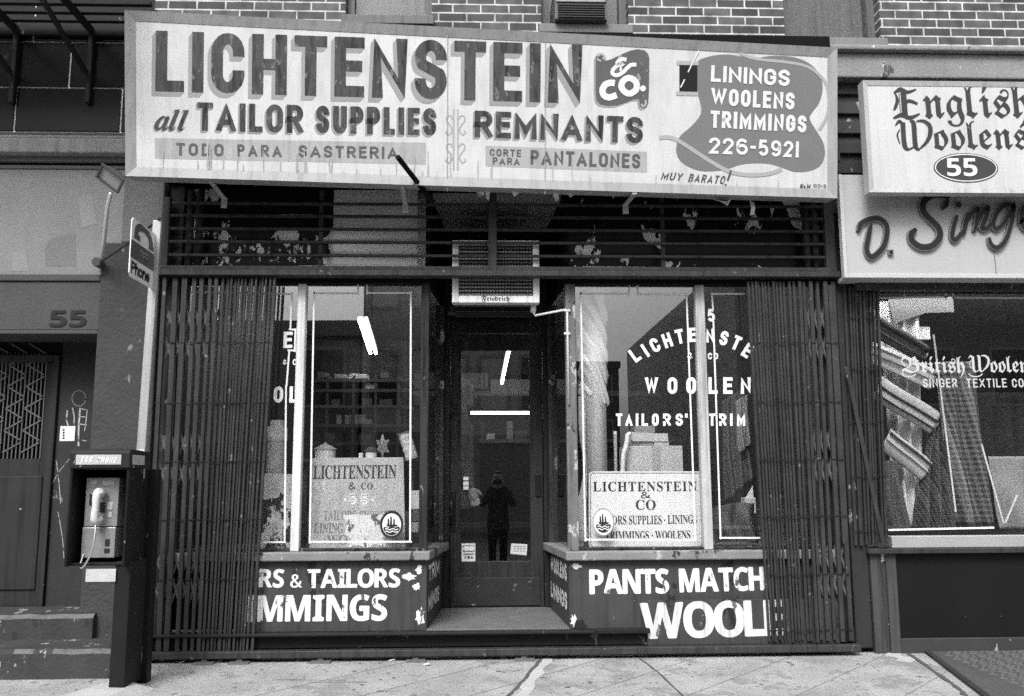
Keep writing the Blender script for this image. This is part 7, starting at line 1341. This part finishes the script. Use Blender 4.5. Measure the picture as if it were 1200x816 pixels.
# ================================================================ ACROSS THE STREET (seen in the glass)
def block(name, x0, x1, y0, y1, h, v, cols, rows, label, wz=1.1, wh=1.6, lite=.3, z0=3.4):
    t = thing(name, label, 'building', ((x0+x1)/2, y0, -.2)); m = mat('facade_%s' % label.split()[0], v, .2, .6, .85, .2)
    MB().box(x0, x1, y1, y0, -.3, h).build('wall', m, t)
    pm_ = mat('street_shade', .62, .2, 1, .7, 0) if name == 'loft_building' else None
    MB().box(x0-.1, x1+.1, y0-.05, y0+.2, h-.35, h+.1).build('cornice', m, t)
    fm_ = mat('street_sash', .3, .15, 3, .6, 0); gm = mat('street_glass', .06, .2, 1, .08, 0)
    for r__ in range(rows):
        for c__ in range(cols):
            xx = x0+(x1-x0)*(c__+.5)/cols; zz_ = z0+r__*2.9; 
            if zz_+wh > h-.4: continue
            w2 = min(.55, (x1-x0)/cols*.32)
            f = MB().box(xx-w2-.08, xx+w2+.08, y0, y0+.06, zz_-.08, zz_).box(xx-w2-.08, xx-w2, y0, y0+.05, zz_, zz_+wh).box(xx+w2, xx+w2+.08, y0, y0+.05, zz_, zz_+wh).box(xx-w2-.08, xx+w2+.08, y0, y0+.05, zz_+wh, zz_+wh+.1).build('window', fm_, t)
            MB().box(xx-w2, xx+w2, y0, y0+.02, zz_, zz_+wh).build('pane', pm_ if pm_ and (r__+c__) % 3 else gm, f)
    MB().box(x0+.4, x1-.4, y0, y0+.04, .0, 2.6).build('shutter', mat('pale_shutter', .25, .15, 2, .7, .2), t)
block('brick_building', -13.5, -3.55, -20, -32, 5.75, .2, 5, 1, 'low brick building across the street with a single upper storey')
block('loft_building', -3.45, 1.6, -20, -34, 15, .5, 4, 4, 'tall loft building across the street facing the shop door')
block('corner_building', 7.6, 24, -20, -40, 7.9, .2, 7, 1, 'dark corner building across the street beyond the side street')
block('distant_building', 0.5, 9, -52, -60, 8.8, .08, 4, 2, 'distant low building closing the side street across the road')
block('tenement_building', -40, -13.6, -20, -34, 11, .2, 9, 3, 'long many-windowed tenement across the street beyond the low brick building')
# ================================================================ PEOPLE
def caps_body(name, caps, m, parent, vox=.007, smooth=6):
    """One continuous body: tapered limbs fused into a single smooth surface."""
    mb = MB()
    for p0, r0, p1, r1 in caps:
        p0, p1 = Vector(p0), Vector(p1); d = p1-p0
        if d.length < 1e-4: d = Vector((0,0,1e-3))
        t = d.normalized(); pts, rr_ = [], []
        for k in range(7): a = -90+15*k; pts.append(p0+t*(r0*math.sin(R(a)))); rr_.append(max(r0*math.cos(R(a)), .0006))
        for k in range(7): a = 15*k; pts.append(p1+t*(r1*math.sin(R(a)))); rr_.append(max(r1*math.cos(R(a)), .0006))
        mb.tube(pts, rr_, 14)
    o = mb.build(name, m, parent, smooth=True)
    k = o.modifiers.new('fuse', 'REMESH'); k.mode = 'VOXEL'; k.voxel_size = vox; k.use_smooth_shade = True
    k = o.modifiers.new('soft', 'SMOOTH'); k.factor = .5; k.iterations = smooth
    return o
skin_m = mat('skin', .36, .08, 20, .55, .05); hair_m = mat('hair_dark', .03, .2, 60, .6, .3, 120); hair_w = mat('hair_pale', .5, .15, 60, .7, .3, 120)
coat_m = mat('dark_coat', .045, .2, 10, .85, .2, 90); trou = mat('dark_trousers', .015, .2, 10, .85, .1); shirt = mat('grey_shirt', .16, .15, 10, .85, .1)
def person(loc, rz, ht, label, pose, coat, hair):
    """A standing figure; local +y is the way it faces, ht its height."""
    t = thing('person', label, 'person', loc); s = ht/1.75; c, sn = math.cos(rz), math.sin(rz)
    def w(x,y,z): return Vector(loc)+Vector((x*c-y*sn, x*sn+y*c, z))*s
    C_, K_, T_ = [], [], []
    def cap(L, p, r0, q, r1): L.append((w(*p), r0*s, w(*q), r1*s))
    cap(C_, (0,.02,1.675), .086, (0,.035,1.59), .062); cap(C_, (0,-.005,1.68), .082, (0,.005,1.66), .084); cap(C_, (0,.0,1.58), .056, (0,-.015,1.44), .064)
    for sx in (-1, 1):
        cap(C_, (sx*.10,0,1.36), .085, (sx*.07,0,1.1), .085); cap(C_, (sx*.07,0,1.1), .085, (sx*.085,0,.93), .1); cap(C_, (0,-.01,1.45), .06, (sx*.165,-.005,1.39), .062)
        cap(C_, (sx*.09,0,.92), .095, (sx*.1,.015,.5), .058); cap(C_, (sx*.1,.015,.5), .058, (sx*.1,-.02,.1), .04); cap(C_, (sx*.1,-.03,.05), .038, (sx*.12,.12,.035), .03)
        sh = (sx*.185,-.005,1.385)
        if pose == 'photo': el, wr, hd = (sx*.27,.10,1.20), (sx*.10,.19,1.53), (sx*.082,.215,1.595)
        else: el, wr, hd = (sx*.235,-.03,1.12), (sx*.225,.07,.90), (sx*.222,.10,.82)
        cap(C_, sh, .058, el, .043); cap(C_, el, .043, wr, .027)
        d = (Vector(hd)-Vector(wr)).normalized(); sd2 = Vector((0,1,0)) if pose != 'photo' else Vector((sx*.3,.95,0)); sd2 = (sd2-d*sd2.dot(d)).normalized(); up = d.cross(sd2)*(-sx)
        cap(C_, wr, .027, hd, .03); cap(C_, Vector(wr)+sd2*.012+d*.04, .022, Vector(hd)+sd2*.026, .017); cap(C_, Vector(wr)-sd2*.012+d*.04, .022, Vector(hd)-sd2*.026, .016)
        for o_, ln in ((.032,.058),(.011,.07),(-.011,.066),(-.032,.052)):
            a_ = Vector(hd)+sd2*o_; b_ = a_+d*ln*.6-up*.008; e_ = b_+d*ln*.35-up*.024
            cap(C_, a_, .0105, b_, .0095); cap(C_, b_, .0095, e_, .008)
        a_ = Vector(wr)+sd2*.03+d*.03; b_ = a_+sd2*.03+d*.03; cap(C_, a_, .014, b_, .0115); cap(C_, b_, .0115, b_+d*.028+sd2*.004, .009)
        cap(K_, (sx*.10,0,1.355), .104, (sx*.075,0,1.1), .102); cap(K_, (sx*.075,0,1.1), .102, (sx*.09,0,.80), .122); cap(K_, (0,-.012,1.455), .072, (sx*.165,-.005,1.385), .078)
        cap(K_, sh, .076, el, .06); ev = Vector(el).lerp(Vector(wr), .9); cap(K_, el, .06, ev, .043)
        cap(T_, (sx*.085,0,.93), .112, (sx*.1,.015,.5), .078); cap(T_, (sx*.1,.015,.5), .078, (sx*.1,-.02,.1), .062)
    bo = caps_body('body', C_, skin_m, t)
    def fw(x,y,z): return w(x,y,z)
    mb = MB(); mb.tube([fw(0,.098,1.672),fw(0,.122,1.638),fw(0,.108,1.626)], [.008*s,.015*s,.01*s], 8); mb.build('nose', skin_m, bo, smooth=True)
    for sx in (-1,1):
        MB().lathe(fw(sx*.032,.096,1.668), [(0,-.008*s),(.009*s,-.004*s),(.011*s,0),(.009*s,.004*s),(0,.008*s)], 10).build('eye', mat('eye_dark', .03, 0, 5, .2, 0), bo, smooth=True)
        MB().tube([fw(sx*.078,.015,1.68),fw(sx*.088,.005,1.655),fw(sx*.08,.012,1.625)], [.008*s,.018*s,.008*s], 8).build('ear', skin_m, bo, smooth=True)
    MB().tube([fw(-.022,.096,1.6),fw(0,.103,1.599),fw(.022,.096,1.6)], [.003*s,.005*s,.003*s], 6).build('mouth', mat('lip', .2, .1, 20, .5, 0), bo, smooth=True)
    Hc = []; cap(Hc, (0,-.018,1.70), .088, (0,-.03,1.64), .078); cap(Hc, (0,.02,1.725), .062, (0,-.03,1.72), .07); caps_body('hair', Hc, hair, t, .009, 3)
    caps_body('coat', K_, coat, t, .011, 8); caps_body('trousers', T_, trou, t, .011, 6)
    for q, sx in (('l',-1),('r',1)):
        MB().tube([w(sx*.1,-.07,.035),w(sx*.105,.03,.045),w(sx*.118,.13,.035),w(sx*.12,.19,.025)], [.04*s,.048*s,.045*s,.028*s], 10).build('shoe', ink, t, smooth=True)
    return t, w
ph, w = person((.02,-6.62,-.25), 0, 1.56, 'person in a dark coat holding a camera to the face, mirrored in the door', 'photo', coat_m, hair_m)
cq = w(0,.235,1.60)
CMR = thing('camera_in_hands', 'small black camera held up by the person in the dark coat', 'camera', cq)
MB().box(cq.x-.065, cq.x+.065, cq.y-.02, cq.y+.02, cq.z-.04, cq.z+.04).build('body', ink, CMR, .006)
MB().tube([cq+Vector((0,.02,0)), cq+Vector((0,.06,0))], .027, 18).build('lens', coat_m, CMR, smooth=True)
person((P(541,452,1.42).x, 1.42, .2), R(-90), 1.80, 'person in a grey shirt standing in profile just inside the shop door', 'stand', shirt, hair_w)

# window air conditioner in the middle upper window
ux0, ux1 = P(650,25,-.1).x, P(711,25,-.1).x; uz = 4.452
UA = thing('air_conditioner', 'upper storey window air conditioner with a dark lower half above the big sign', 'air conditioner', ((ux0+ux1)/2, -.1, uz))
MB().box(ux0, ux1, -.14, .09, uz, uz+.30).build('casing', mat('ac_case', .12, .2, 5, .6, .1), UA, .006)
MB().box(ux0+.01, ux1-.01, -.152, -.141, uz+.13, uz+.29).build('front_panel', mat('upper_ac_panel', .32, .2, 6, .6, .05, streak=.3), UA, .004)
gl_ = MB()
for k in range(6): gl_.box(ux0+.02, ux1-.02, -.155, -.141, uz+.012+.018*k, uz+.02+.018*k)
gl_.build('grille', ac_g, UA)
# grit and gum on the pavement
db = MB(); gm_ = MB(); rr = random.Random(77)
for i in range(260):
    x, y = rr.uniform(-2.6,4), -.08-abs(rr.gauss(0,.22)) if i % 3 else rr.uniform(-2.2,-.1)
    s_ = rr.uniform(.0015,.005); z = GZ(y); a = rr.uniform(0,3)
    db.obox((x,y,z+s_*.4), (s_*math.cos(a),s_*math.sin(a),.001), (-s_*.6*math.sin(a),s_*.6*math.cos(a),0), (0,0,s_*.45))
for i in range(60):
    x, y = rr.uniform(-2.6,3), rr.uniform(-2.4,-.15); r0 = rr.uniform(.008,.022); z = GZ(y)+.0012
    gm_.add([(x+r0*rr.uniform(.7,1.2)*math.cos(k*.7), y+r0*rr.uniform(.7,1.2)*math.sin(k*.7), z) for k in range(9)], [tuple(range(9))])
tag(db.build('grit', mat('grit_dark', .14, .5, 40, .9, .1)), 'loose grit and crumbs scattered along the pavement at the shop front', 'grit', kind='stuff')
tag(gm_.build('gum_spots', mat('gum_dark', .11, .3, 30, .9, .1)), 'dark flattened gum spots trodden into the pavement', 'gum', kind='stuff')
